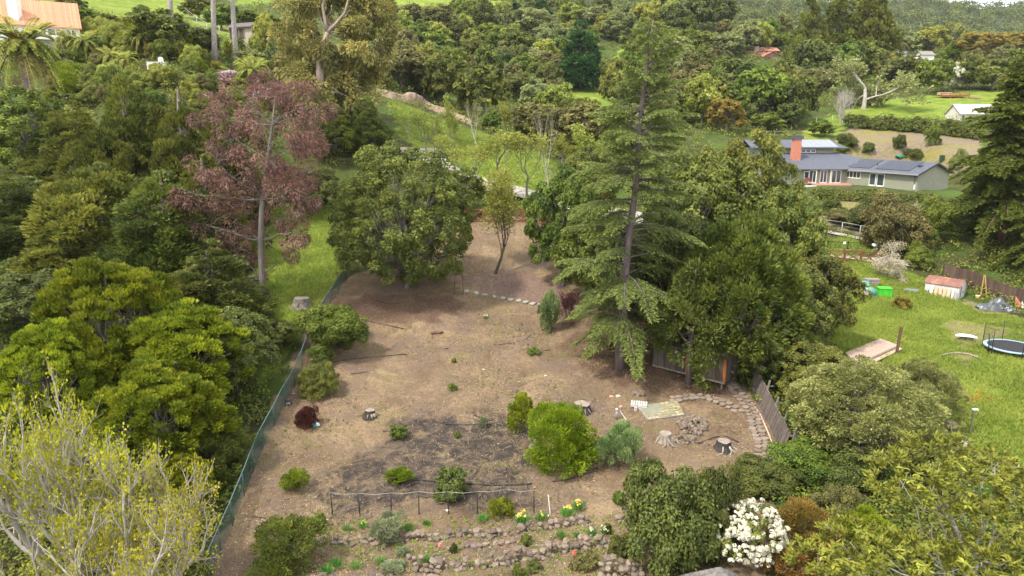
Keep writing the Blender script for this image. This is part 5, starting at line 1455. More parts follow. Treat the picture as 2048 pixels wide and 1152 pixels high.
for i in range(9):
    for j in range(6):
        u, v = (i + .5 + R.uniform(-.15, .15)) / 9, (j + .5 + R.uniform(-.15, .15)) / 6
        if u + 0.35 * (1 - v) < 0.62 and v > 0.28: continue
        p = (lc[0] * (1 - u) + lc[1] * u) * (1 - v) + (lc[3] * (1 - u) + lc[2] * u) * v
        put('paver', slab_me(5, mat('yellow_flag', (0.40, 0.33, 0.17), (0.27, 0.23, 0.14), 2.2, 0.95, objvar=.3), 1.0), o, p + np.array([0, 0, .075]), (0, 0, R.random() * 6), (0.18, 0.15, 0.03))
for a, b in ((0, 1), (3, 0)):
    MB().bar(lc[a] + np.array([0, 0, .02]), lc[b] + np.array([0, 0, .02]), 0.12, 0.2).put('edging_board', mat('weathered_wood', (0.30, 0.27, 0.235), (0.17, 0.15, 0.13), 4, 0.9, stretch=(1, 1, .3), objvar=.15), o)
MW = MATS['weathered_wood']
M_white_wood = mat('white_wood', (0.62, 0.60, 0.57), (0.42, 0.40, 0.37), 4, 0.8)
b = at(1278, 811)
o = thing('pallet', 'white slatted pallet at the back corner of the paved slab', 'pallet', b, -0.22)
for i in range(7): MB().box((-0.5 + i * 0.167, 0, 0.17), (0.11, 0.85, 0.025)).put('slat', M_white_wood, o)
for j in (-.36, 0, .36): MB().box((0, j, 0.08), (1.15, 0.09, 0.13)).put('runner', M_white_wood, o)
b = at(1233, 838)
o = thing('stand_pipe', 'grey post with a white cap between the lime and silvery bushes', 'post', b)
MB().tube([(0, 0, -.1), (0, 0, .62)], 0.075, 8).put('post', mat('grey_metal', (0.34, 0.34, 0.34), (0.2, 0.2, 0.2), 4, 0.6), o)
MB().tube([(0, 0, .62), (0, 0, .74), (0, 0, .78)], [0.10, 0.10, 0.05], 8).put('cap', M_white_wood, o)
o = thing('timber_block', 'white block at the left edge of the paved slab', 'block', at(1271, 822))
MB().box((0, 0, .13), (.14, .14, .3), .3).put('block', M_white_wood, o)
for x, y, lab, c in [(1241, 815, 'broken pinkish brick slab beside the stand pipe', (0.5, 0.33, 0.26)), (1222, 795, 'broken pink brick behind the stand pipe', (0.55, 0.34, 0.26)), (1236, 794, 'white broken brick behind the stand pipe', (.6, .57, .53))]:
    p = slab_me(5, mat('brick_%d' % x, c, tuple(q * .7 for q in c), 4, 0.9), 1.0)
    tag(put('broken_brick', p, None, at(x, y, .06), (.25, .1, R.random()), (.2, .15, .06)), lab, 'brick')
tag(MB().tube([at(1240, 823, .05), at(1250, 838, .05), at(1256, 846, .05)], 0.03, 5).put('garden_stick', M_white_wood), 'thin pale stick leaning from the broken brick', 'stick')

# pipes and hoses
def hose(pts, r, m, lab, cat='hose', name='garden_hose', dz=0.04, n=30):
    P = np.array([at(*p) for p in pts])
    s = np.linspace(0, len(P) - 1, n)
    X, Y = np.interp(s, range(len(P)), P[:, 0]), np.interp(s, range(len(P)), P[:, 1])
    for _ in range(2): X[1:-1] = (X[:-2] + 2 * X[1:-1] + X[2:]) / 4; Y[1:-1] = (Y[:-2] + 2 * Y[1:-1] + Y[2:]) / 4
    Z = H(X, Y) + dz
    p0 = np.array([X[0], Y[0], Z[0]])
    o = MB().tube(np.stack([X, Y, Z], -1) - p0, r, 6).put(name, m, None, p0)
    return tag(o, lab, cat)
M_black = mat('black_rubber', (0.035, 0.033, 0.032), (0.02, 0.02, 0.02), 5, 0.6)
M_pvc = mat('pink_pvc', (0.62, 0.47, 0.40), (0.50, 0.36, 0.29), 2, 0.6)
hose([(1503,806),(1520,828),(1527,845),(1537,868),(1545,888),(1553,910)], 0.045, M_pvc, 'pale pink pipe lying along the foot of the plank fence', 'pipe', 'pipe')
hose([(1345,866),(1362,876),(1383,888),(1400,887),(1425,876),(1450,872),(1462,878),(1478,886)], 0.035, M_black, 'black hose winding between the two pale rooted stumps')
hose([(870,845),(895,849),(930,851),(975,849),(1020,853)], 0.045, M_black, 'long black hose across the upper edge of the burnt ground')
hose([(815,960),(855,962),(935,968),(990,972),(1040,971),(1064,968)], 0.045, M_black, 'black hose lying behind the wire trellis')
hose([(1105,964),(1135,960),(1180,946),(1195,936)], 0.06, mat('dark_timber', (0.10, 0.07, 0.05), (0.05, 0.035, 0.028), 4), 'dark timber at the foot of the large lime bush', 'timber', 'timber', 0.06)
M_branch = barkmat('dark')
for pts, r, lab in [([(720,638),(745,644),(775,651),(806,658)], .05, 'fallen dark branch curving out from under the big oak'), ([(668,724),(700,718),(760,714),(812,709)], .05, 'long straight fallen branch right of the spreading oak'), ([(1036,685),(1052,680),(1062,670)], .04, 'short curved branch in the upper middle of the clearing'),
                    ([(1085,706),(1070,704),(1100,700)], .03, 'twig next to the low green sprig'), ([(880,700),(897,697)], .035, 'short stick in the left middle of the clearing'), ([(700,748),(750,741)], .03, 'thin pale stick on the dirt under the spreading oak'), ([(505,1033),(532,1037)], .04, 'short dark stick near the fence above the olive bush'), ([(985,690),(1030,686)], .025, 'thin twig beside the short curved branch'),
                    ([(765,862),(800,864)], .03, 'stick above the small green bush on burnt ground'), ([(745,600),(780,610),(800,606)], .04, 'crooked branch in the shade of the big oak')]:
    hose(pts, r, M_branch, lab, 'branch', 'fallen_branch', 0.03, 12)
b = at(874, 668)
tag(MB().tube([(-.5, 0, .1), (-.2, .03, .13), (.2, 0, .12), (.5, .1, .1)], [.13, .16, .15, .1], 8).put('fallen_log', barkmat('red'), None, b, (0, 0, .2)), 'short brown log lying in the middle of the clearing', 'log')

# ------------------------------------------------------------------ stumps
def stump(x, y, r, h, lab, wood, barkm, roots=5, rl=0.6, rm=None, lean=0.1):
    b = at(x, y)
    o = thing('tree_stump', lab, 'stump', b, R.random())
    mb = MB()
    n = 14
    jag = [R.uniform(.88, 1.1) for _ in range(n)]
    rings = []
    for z, k in ((-.1, 1.5), (0.08, 1.25), (h * .45, 1.0), (h, .92)):
        rings.append([(math.cos(2 * PI * i / n) * r * k * jag[i] + lean * z, math.sin(2 * PI * i / n) * r * k * jag[i], z * (1 + (R.uniform(-.08, .08) if z == h else 0))) for i in range(n)])
    vs = [v for q in rings for v in q]
    mb.add(vs, [(a * n + i, a * n + (i + 1) % n, (a + 1) * n + (i + 1) % n, (a + 1) * n + i) for a in range(3) for i in range(n)])
    mb.put('bark', barkm, o)
    MB().add([(v[0] * .99, v[1] * .99, v[2] - .004) for v in rings[3]], [tuple(range(n))]).put('cut_top', wood, o)
    for i in range(roots):
        a = -PI / 2 + (i - (roots - 1) / 2) * 0.5 + R.uniform(-.35, .35)
        mbr = MB()
        c, s = math.cos(a), math.sin(a)
        e = rl * R.uniform(.25, 1.25); kk = R.uniform(.55, 1.2); a2 = a + R.uniform(-.5, .5); c2, s2 = math.cos(a2), math.sin(a2)
        mbr.tube([(c * r * .9, s * r * .9, h * .6), (c * (r + .12), s * (r + .12), h * .28), (c * (r + e * .5), s * (r + e * .5), 0.07), (c2 * (r + e), s2 * (r + e), -0.05)], [.07 * kk, .075 * kk, .055 * kk, .025], 5)
        mbr.put('root', rm or barkm, o)
W_pale = mat('dead_wood', (0.33, 0.28, 0.235), (0.19, 0.16, 0.135), 4, 0.95, 0.6, stretch=(1, 1, .3))
W_char = mat('charred_wood', (0.06, 0.05, 0.045), (0.025, 0.022, 0.02), 4, 0.95, 0.6)
W_grey = mat('grey_cut_wood', (0.33, 0.27, 0.23), (0.2, 0.16, 0.14), 3, 0.95)
stump(740, 834, .36, .5, 'charred stump with pale streaked roots alone in the left of the clearing', W_grey, W_char, 4, .18, W_pale)
stump(1163, 822, .62, .55, 'largest stump, dark and hollow, behind the lime bush', W_grey, W_char, 6, .7, barkmat('mauve'))
stump(1070, 896, .3, .4, 'small grey stump left of the lime bush', W_grey, barkmat('grey'), 3, .25)
stump(1328, 882, .42, .55, 'bleached stump with spidery pale roots below the stone heap', W_pale, W_pale, 7, .75, W_pale)
stump(1446, 898, .45, .55, 'charred black stump with white splintered roots near the flagstone path', W_grey, W_char, 4, .55, mat('white_wood_split', (.45, .41, .37), (.3, .27, .24), 4, .9))
stump(603, 612, .75, .75, 'mossy stump in the grass behind the chain link fence', W_grey, barkmat('grey'), 4, .3)
stump(577, 808, .16, .24, 'tiny charred stump with pale feet beside the fence', W_char, W_char, 3, .14, W_pale)
# bag
b = at(632, 853)
o = thing('plastic_bag', 'crumpled turquoise and white plastic bag beside the purple bush', 'bag', b, .5)
for nm, c, dx, s in (('bag_side', (0.02, 0.42, 0.45), -.1, (.2, .17, .19)), ('bag_front', (.75, .77, .78), .1, (.17, .15, .16))):
    me = stone_me(.9); me.materials.clear(); me.materials.append(mat('plastic_' + nm, c, tuple(q * .8 for q in c), 4, .35, .3)); put(nm, me, o, (dx, 0, .13), (R.random(), R.random(), 0), s)
for x, y, lab in [(967, 740, 'white scrap lying in the middle of the clearing'), (1091, 752, 'pale crumpled scrap right of the middle'), (588, 788, 'small white scrap beside the fence'), (652, 1041, 'white cap at the foot of the leftmost trellis post'), (895, 1022, 'white scrap below the dark bush in the trellis')]:
    me = stone_me(.5); me.materials.clear(); me.materials.append(M_white_wood)
    tag(put('paper_scrap', me, None, at(x, y, .04), None, (.12, .1, .09)), lab, 'scrap')
# dark folding frame beside the stepping stones
b = at(918, 588)
o = thing('step_ladder', 'dark thin legged ladder frame under the edge of the big oak', 'ladder', b, .1)
M_dm = mat('dark_metal', (0.09, 0.08, 0.08), (0.05, 0.045, 0.045), 4, .6)
for sx in (-.42, .42):
    MB().bar((sx, -.25, 0), (sx * .8, 0, 2.0), .06, .06).put('leg', M_dm, o)
    MB().bar((sx, .35, 0), (sx * .8, .05, 2.0), .06, .06).put('leg', M_dm, o)
for k in range(4): MB().box((0, -.25 + .06 * k, .3 + .45 * k), (.82, .12, .04)).put('rung', mat('rust', (.28, .17, .12), (.15, .09, .07), 4), o)

# ------------------------------------------------------------------ chain link fence on the left
def chain_fence():
    pts = [(694,560),(668,600),(640,648),(606,735),(582,790),(548,855),(520,908),(492,985),(470,1040),(446,1100),(418,1165)]
    q, L = along(pts, 0.25)
    p0 = np.array([*q[0], h1(*q[0])])
    o = thing('chain_link_fence', 'green chain link fence running down the left side of the clearing', 'fence', p0)
    hh = 1.45
    mp = mat('fence_post', (0.06, 0.13, 0.12), (0.04, 0.09, 0.085), 4, .5)
    mw = mat('fence_wire', (0.045, 0.12, 0.115), (0.03, 0.085, 0.085), 8, .5, 0)
    mr = mat('fence_rail', (0.13, 0.20, 0.19), (0.09, 0.15, 0.14), 4, .45, 0)
    step = 10
    P = np.array([[x, y, h1(x, y)] for x, y in q]) - p0
    for i in range(0, len(P) - 1, step):
        j = min(i + step, len(P) - 1)
        MB().tube([P[i] - np.array([0, 0, .2]), P[i] + np.array([0, 0, hh + .06])], .035, 6).put('post', mp, o)
        MB().tube([p + np.array([0, 0, hh]) for p in P[i:j + 1]], .028, 5).put('top_rail', mr, o)
        # woven wire: two crossing families
        Ls = (j - i) * .25
        mb = MB(); sp = 0.085; w = .011
        f = lambda s, z: P[i] + (P[j] - P[i]) * (s / Ls) + np.array([0, 0, z])
        k = -hh
        while k < Ls:
            for sg in (1, -1):
                a0, a1 = max(0, k), min(Ls, k + hh)
                z0, z1 = a0 - k, a1 - k
                if sg < 0: z0, z1 = hh - z0, hh - z1
                A_, B_ = f(a0, max(.03, z0)), f(a1, max(.03, z1))
                t = (P[j] - P[i]) / Ls * w
                mb.add([A_ - t, A_ + t, B_ + t, B_ - t], [(0, 1, 2, 3)])
            k += sp
        me = mb.put('wire_mesh', mw, o); me['kind'] = 'stuff'
chain_fence()
# wire trellis
bots = [(665,1030),(720,1031),(782,1031),(838,1028),(898,1029),(955,1028),(1015,1023),(1068,1026)]
B_ = [at(*p) for p in bots]
o = thing('wire_trellis', 'low wire trellis on thin dark posts above the stone wall', 'trellis', B_[0])
tops = []
for p in B_:
    q = p - B_[0]; t = q + np.array([R.uniform(-.05, .05), 0, 1.32]); tops.append(t)
    MB().tube([q - np.array([0, 0, .2]), t], .03, 6).put('post', M_black, o)
for a, b in zip(tops[:-1], tops[1:]):
    MB().tube([a, (a + b) / 2 - np.array([0, 0, .07 + R.uniform(0, .05)]), b], .015, 5).put('rail', mat('pale_rail', (.30, .28, .26), (.2, .19, .175), 5, .6), o)
b = at(1101, 1030)
tag(MB().bar((0, 0, -.1), (-.12, .3, 1.0), .05, .05).put('garden_stick', M_white_wood, None, b), 'bleached upright stick at the right end of the trellis', 'stick')

# ------------------------------------------------------------------ plank shed under the cedars and the leaning plank fence
def planks(o, A, B, up, wp, th, m, n=None, name='plank', gap=.01, jag=.04):
    A, B, up = np.array(A, float), np.array(B, float), np.array(up, float)
    L = np.linalg.norm(B - A); n = n or int(L / wp)
    d = (B - A) / L; nn = unit(np.cross(d, up))
    out = []
    for i in range(n):
        s0, s1 = L * i / n + gap / 2, L * (i + 1) / n - gap / 2
        hj = 1 + R.uniform(-jag, jag)
        off = nn * R.uniform(0, .015)
        c = [A + d * s0 + off, A + d * s1 + off, A + d * s1 + off + nn * th, A + d * s0 + off + nn * th]
        mb = MB()
        mb.add([tuple(x) for x in c] + [tuple(x + up * hj) for x in c], [(3, 2, 1, 0), (4, 5, 6, 7), (0, 1, 5, 4), (1, 2, 6, 5), (2, 3, 7, 6), (3, 0, 4, 7)])
        out.append(mb.put(name, m, o))
    return out
M_plank = mat('dark_plank', (0.155, 0.125, 0.11), (0.075, 0.06, 0.055), 3, .9, .4, stretch=(2, 2, .25), objvar=.25)
M_orange = mat('orange_board', (0.50, 0.17, 0.045), (0.34, 0.11, 0.03), 3, .8)
a, c = at(1306, 732, .16), at(1449, 782, .16)
o = thing('plank_shed', 'dark plank shed under the cedars with two orange boards', 'shed', a)
a0 = a.copy(); e = c - a; e[2] = 0
up = np.array([0, 0, 1.75]); back = unit(np.array([-e[1], e[0], 0])) * 2.2
pl = planks(o, (0, 0, 0), e, up, .21, .03, M_plank)
for k in (-1, 13 if len(pl) > 14 else 5):
    pl[k].data.materials.clear(); pl[k].data.materials.append(M_orange); pl[k]['label'] = 'orange painted plank'
planks(o, e, e + back, up, .3, .03, M_plank)
planks(o, back, (0, 0, 0), up, .3, .03, M_plank)
MB().bar(np.array([0, 0, -.06]) - back * .03, e + np.array([0, 0, -.06]) - back * .03, .14, .1).put('sill', MW, o)
mb = MB(); r0, r1 = up - back * .02, e + up - back * .02
prism(mb, [r0, r1, r1 + back * 1.1 - np.array([0, 0, .1]), r0 + back * 1.1 - np.array([0, 0, .1])], .1); mb.put('roof', M_plank, o)
for q in ((.05, .05), (.95, .05), (.05, .95), (.95, .95)):
    p = e * q[0] + back * q[1]; MB().bar(p - np.array([0, 0, .7]), p, .12, .12).put('pier', MW, o)
def lean_fence():
    pts = [(1500,772),(1516,805),(1532,840),(1548,872),(1564,908)]
    Pp = [at(*p) for p in pts]
    o = thing('plank_fence', 'leaning weathered plank fence beside the flagstone path', 'fence', Pp[0])
    up = np.array([.42, .05, 1.3])
    for a, b in zip(Pp[:-1], Pp[1:]):
        planks(o, a - Pp[0], b - Pp[0], up, .17, .025, M_plank)
        for f in (.25, .93):
            MB().bar(a - Pp[0] + up * f + np.array([.06, 0, 0]), b - Pp[0] + up * f + np.array([.06, 0, 0]), .05, .09).put('rail', MW, o)
    for a in Pp[::1]:
        q = a - Pp[0] + np.array([.42, 0, 0]); MB().bar(q - np.array([0, 0, .2]), q + np.array([.3, .05, 1.65]), .1, .1).put('post', MW, o)
        MB().bar(a - Pp[0] + up * .9, q + np.array([.6, .1, 1.2]), .06, .06).put('brace', MW, o)
lean_fence()

# ------------------------------------------------------------------ cross braced fences
M_redwood = mat('red_stain', (0.24, 0.085, 0.045), (0.15, 0.055, 0.032), 3, .8, objvar=.1)
def cross_fence(bots, hgt, lab):
    P = [at(*p) for p in bots]
    o = thing('cross_fence', lab, 'fence', P[0])
    Q_ = [p - P[0] for p in P]
    u = lambda z: np.array([0, 0, z])
    for q in Q_: MB().bar(q - u(.3), q + u(hgt + .1), .19, .19).put('post', M_redwood, o)
    for a, b in zip(Q_[:-1], Q_[1:]):
        for z in (.12, hgt * .93): MB().bar(a + u(z), b + u(z), .06, .14).put('rail', M_redwood, o)
        off = np.array([0, .05, 0])
        MB().bar(a + u(.15) - off, b + u(hgt * .9) - off, .05, .12).put('brace', M_redwood, o)
        MB().bar(a + u(hgt * .9) + off, b + u(.15) + off, .05, .12).put('brace', M_redwood, o)
cross_fence([(930,443),(966,444),(1007,443),(1046,444),(1084,449),(1122,455)], 1.6, 'red brown cross braced fence below the driveway')
cross_fence([(1620,523),(1655,523),(1688,524),(1721,525),(1754,529),(1790,535)], 1.45, 'red brown cross braced fence at the top of the yard')
def wire_fence(bots, hgt, lab, m, name='wire_fence', wires=3, pr=.06, railr=.035):
    P = [at(*p) for p in bots]
    o = thing(name, lab, 'fence', P[0])
    for p in P: MB().tube([p - P[0] - np.array([0, 0, .2]), p - P[0] + np.array([0, 0, hgt])], pr, 6).put('post', m, o)
    for a, b in zip(P[:-1], P[1:]):
        for k in range(wires):
            z = np.array([0, 0, hgt * (1 - k / max(1, wires))])
            MB().tube([a - P[0] + z, b - P[0] + z], railr if k == 0 else .015, 4).put('rail' if k == 0 else 'wire', m, o)
M_galv = mat('galvanised', (.48, .47, .44), (.34, .33, .31), 4, .5)
wire_fence([(1640,460),(1683,466),(1719,473),(1752,478),(1790,487)], 1.5, 'thin wire fence with grey posts along the garden path', M_galv)
wire_fence([(1520,274),(1548,275),(1576,276)], 1.3, 'pale rail fence beside the chimney of the grey house', mat('pale_rail2', (.27, .23, .19), (.18, .15, .125), 4), 'rail_fence', 2, .07, .045)
wire_fence([(360,25),(395,55),(415,68),(440,74)], 2.2, 'wire fence climbing the left hill above the palms', M_galv, wires=4)
wire_fence([(497,92),(512,93),(530,96)], 1.5, 'short piece of wire fence right of the hillside shed', M_galv)
wire_fence([(1632,251),(1664,246),(1690,252)], 1.8, 'grey posts of the fence left of the upper hedge', M_galv, wires=0)
def iron_fence():
    P = [at(*p) for p in [(1655,496),(1695,498),(1738,500)]]
    o = thing('iron_fence', 'low black iron picket fence left of the stone pillar', 'fence', P[0])
    m = mat('black_iron', (.012, .012, .013), (.02, .02, .02), 4, .4)
    for p in P: MB().bar(p - P[0], p - P[0] + np.array([0, 0, 1.0]), .1, .1).put('post', m, o)
    for a, b in zip(P[:-1], P[1:]):
        for z in (.12, .85): MB().bar(a - P[0] + np.array([0, 0, z]), b - P[0] + np.array([0, 0, z]), .04, .04).put('rail', m, o)
        n = 16
        for k in range(1, n):
            q = a - P[0] + (b - a) * k / n; MB().bar(q + np.array([0, 0, .08]), q + np.array([0, 0, .92]), .025, .025).put('picket', m, o)
    q = (P[0] + P[1]) / 2 - P[0]
    MB().box(q + np.array([.8, -.06, .75]), (.34, .02, .3)).put('sign', mat('white_sign', (.8, .8, .8), (.75, .75, .75), 3, .5, 0), o)
iron_fence()
b = at(1757, 505)
o = thing('gate_pillar', 'stone gate pillar with a white cap behind the weeping tree', 'pillar', b)
for k in range(5):
    for sx in (-1, 1):
        MB().box((sx * .2 + R.uniform(-.02, .02), R.uniform(-.02, .02), .14 + k * .28), (.4, .7, .26), R.uniform(-.03, .03)).put('block', mat('pillar_stone', (.3, .24, .2), (.2, .16, .13), 4, objvar=.2), o)
MB().box((0, 0, 1.47), (1.0, .9, .12)).put('cap', M_white_wood, o)
b = at(1746, 508)
o = thing('mailbox', 'white mailbox on a dark post beside the gate pillar', 'mailbox', b)
MB().bar((0, 0, 0), (0, 0, 1.0), .1, .1).put('post', M_dm, o)
MB().tube([(0, -.25, 1.15), (0, .25, 1.15)], .2, 8).put('box', mat('white_paint', (.75, .75, .74), (.62, .62, .6), 3, .45), o)
M_wp = MATS['white_paint']

# ------------------------------------------------------------------ yard things
def metal_shed():
    C, Lf = at(1916, 600), at(1849, 582)
    e = Lf - C; e[2] = 0; L = np.linalg.norm(e); ex = e / L
    Rr = at(1959, 597) - C; ey = np.array([-ex[1], ex[0], 0]); ey = ey if ey @ Rr > 0 else -ey
    Wd = max(1.9, min(2.8, abs(Rr @ ey)))
    o = thing('metal_shed', 'white metal garden shed with a rusty gambrel roof', 'shed', C - np.array([0, 0, .1]))
    up = np.array([0, 0, 1])
    hw, hr, hm = 1.5, 2.1, 1.92
    V = lambda s, t, z: ex * s + ey * t + up * z
    ms = mat('white_sheet', (.62, .62, .62), (.5, .5, .51), 1.5, .5, objvar=.0)
    n = int(L / .2)
    for (s0, t0, s1, t1) in ((0, 0, L, 0), (0, Wd, L, Wd)):
        mb = MB()
        for i in range(n):
            f0, f1 = i / n, (i + .82) / n
            a, b = V(s0 + (s1 - s0) * f0, t0, 0), V(s0 + (s1 - s0) * f1, t0, 0)
            th = ey * (.03 if t0 == 0 else -.03) * -1
            c = [a, b, b - th, a - th]
            mb.add([tuple(x) for x in c] + [tuple(x + up * hw) for x in c], [(0, 1, 5, 4), (1, 2, 6, 5), (2, 3, 7, 6), (3, 0, 4, 7), (4, 5, 6, 7)])
        prism(mb, [V(0, t0 + (.035 if t0 == 0 else -.035), 0), V(L, t0 + (.035 if t0 == 0 else -.035), 0), V(L, t0 + (.045 if t0 == 0 else -.045), 0), V(0, t0 + (.045 if t0 == 0 else -.045), 0)], hw)
        mb.put('side_wall', ms, o)
    prof = [(0, hw), (Wd * .2, hm), (Wd * .5, hr), (Wd * .8, hm), (Wd, hw)]
    for s in (0.0, L):
        d = .04 if s == 0 else -.04
        vs = [V(s, t, z) for t, z in [(0, 0)] + prof + [(Wd, 0)]]
        vs2 = [v + ex * d for v in vs]
        k = len(vs)
        MB().add([tuple(v) for v in vs + vs2], [tuple(range(k)), tuple(range(2 * k - 1, k - 1, -1))] + [(i, (i + 1) % k, (i + 1) % k + k, i + k) for i in range(k)]).put('end_wall', ms, o)
    mr = mat('rusty_roof', (.25, .105, .085), (.16, .08, .066), 1.2, .7, third=(.40, .22, .12))
    for (t0, z0), (t1, z1) in zip(prof[:-1], prof[1:]):
        for k in range(4):
            s0, s1 = -.12 + (L + .24) * k / 4, -.12 + (L + .24) * (k + 1) / 4 - .012
            dz = .05 + .006 * (k % 2)
            ex0 = -.08 if t0 == 0 else 0; ex1 = .08 if t1 == Wd else 0
            c = [V(s0, t0 + ex0, z0 + .02 + (ex0 * .5)), V(s1, t0 + ex0, z0 + .02 + ex0 * .5), V(s1, t1 + ex1, z1 + .02 - ex1 * .5), V(s0, t1 + ex1, z1 + .02 - ex1 * .5)]
            mb = MB(); prism(mb, c, dz); mb.put('roof_panel', mr, o)
    # doors on the end wall facing the camera
    for k, (t0, t1) in enumerate(((Wd * .22, Wd * .495), (Wd * .505, Wd * .78))):
        c = [V(-.02, t0, .06), V(-.02, t1, .06), V(-.05, t1, .06), V(-.05, t0, .06)]
        mb = MB(); prism(mb, c, 1.5); d = mb.put('door', mat('door_white', (.55, .55, .56), (.48, .48, .49), 2, .5), o)
        p = V(-.07, Wd * .5 + (-.06 if k == 0 else .06), .8); MB().box(p, (.06, .06, .14)).put('handle', M_dm, d)
    for t in (Wd * .2, Wd * .8): MB().bar(V(-.03, t, 0), V(-.03, t, 1.62), .05, .05).put('door_frame', M_dm, o)
    # boards leaning on the long side
    cols = [(L - .75, .3, 1.35, (.72, .71, .68), 'white board leaning at the left of the shed wall'), (L - 1.2, .36, 1.15, (.48, .37, .24), 'tan board leaning next to the left white one'), (L - 1.62, .36, 1.2, (.50, .38, .25), 'second tan board leaning on the shed'), (L - 2.05, .36, 1.15, (.46, .36, .24), 'third tan board leaning on the shed'), (L - 2.45, .32, 1.1, (.52, .41, .28), 'fourth tan board leaning on the shed'),
            (L - 2.85, .22, 1.3, (.72, .71, .68), 'white board leaning nearest the shed corner'), (L - 3.15, .3, .9, (.3, .29, .28), 'grey mesh panel leaning beside the shed corner')]
    for s, w, hgt, c, lab in cols:
        if s < .2: continue
        b = C + ex * s - ey * .45; b[2] = h1(b[0], b[1]) - .02
        t = C + ex * (s + R.uniform(-.05, .05)) - ey * .05 + up * (hgt - .1)
        tag(MB().bar((0, 0, 0), t - b, w, .03).put('leaning_board', mat('board_%d' % int(c[0] * 100), c, tuple(q * .75 for q in c), 4, .8), None, b), lab, 'board')
metal_shed()
def back_fence():
    P = [at(1885, 560), at(1935, 572), at(1970, 588), at(2010, 603), at(2060, 618), at(2120, 636)]
    o = thing('board_fence', 'tall brown board fence behind the metal shed', 'fence', P[0])
    m = mat('brown_board', (.125, .08, .06), (.065, .043, .035), 3, .9, stretch=(2, 2, .3), objvar=.22)
    for a, b in zip(P[:-1], P[1:]):
        planks(o, a - P[0], b - P[0], (0, 0, 1.85), .26, .03, m)
        MB().bar(a - P[0] + np.array([0, .06, 1.5]), b - P[0] + np.array([0, .06, 1.5]), .05, .1).put('rail', m, o)
        MB().bar(a - P[0] + np.array([0, .1, -.2]), a - P[0] + np.array([0, .1, 1.9]), .1, .1).put('post', m, o)
back_fence()
def ladder():
    b = at(1967, 597)
    o = thing('wooden_ladder', 'yellow wooden A shaped ladder leaning on the brown fence', 'ladder', b)
    m = mat('yellow_wood', (.40, .26, .09), (.30, .19, .065), 3, .7)
    for sx in (-.42, .38): MB().bar((sx * .9, 0, 0), (sx * .12 - .05, .35, 2.6), .11, .06).put('leg', m, o)
    for k in range(3): MB().bar((-.3 + .07 * k, .08 + .1 * k, .5 + .6 * k), (.3 - .08 * k, .08 + .1 * k, .5 + .6 * k), .07, .05).put('rung', m, o)
ladder()
def tarp_pile():
    b = at(1992, 618)
    n, k = 22, 14
    vs = []
    for j in range(k):
        for i in range(n):
            u, v = i / (n - 1) * 2 - 1, j / (k - 1) * 2 - 1
            r = max(0, 1 - u * u * .9) * max(0, 1 - v * v)
            z = (.95 + .35 * math.sin(u * 5 + 1)) * r ** .7 + .09 * math.sin(u * 13 + v * 4) * math.cos(v * 9) + R.uniform(-.04, .04)
            x, y = u * 1.75, v * .95
            vs.append((x + .05 * math.sin(v * 11), y, max(.02, z) + h1(b[0] + x, b[1] + y) - b[2]))
    F = [(j * n + i, j * n + i + 1, (j + 1) * n + i + 1, (j + 1) * n + i) for j in range(k - 1) for i in range(n - 1)]
    m, nt, bs = nodes('tarp')
    nt.links.new(mix_rgb(nt, remap(nt, noise(nt, 1.4, 4), .58, .62), (.065, .075, .085), (.30, .31, .33)), bs.inputs['Base Color']); bs.inputs['Roughness'].default_value = .35
    o = MB().add(vs, F).put('covered_pile', m, None, b, (0, 0, -.3))
    tag(o, 'heap covered by a dark and silver tarpaulin beside the brown fence', 'tarp')
tarp_pile()
for x, y, lab, c, w, hh in [(2037, 614, 'orange brown panel leaning on the brown fence', (.38, .16, .07), .7, 1.0), (2047, 616, 'white panel leaning on the fence at the picture edge', (.75, .75, .74), .4, 1.2)]:
    tag(MB().bar((0, 0, 0), (.3, .5, hh), w, .05).put('leaning_sheet', mat('panel_%d' % x, c, tuple(q * .75 for q in c), 2, .7), None, at(x, y)), lab, 'panel')
b = at(1955, 598)
o = thing('yellow_bucket', 'small yellow bucket with white rim by the shed door', 'bucket', b)
MB().tube([(0, 0, 0), (0, 0, .38)], [.2, .24], 10).put('body', mat('yellow_plastic', (.62, .40, .05), (.5, .31, .04), 3, .4), o)
MB().tube([(0, 0, .38), (0, 0, .42)], [.26, .26], 10).put('rim', M_wp, o)
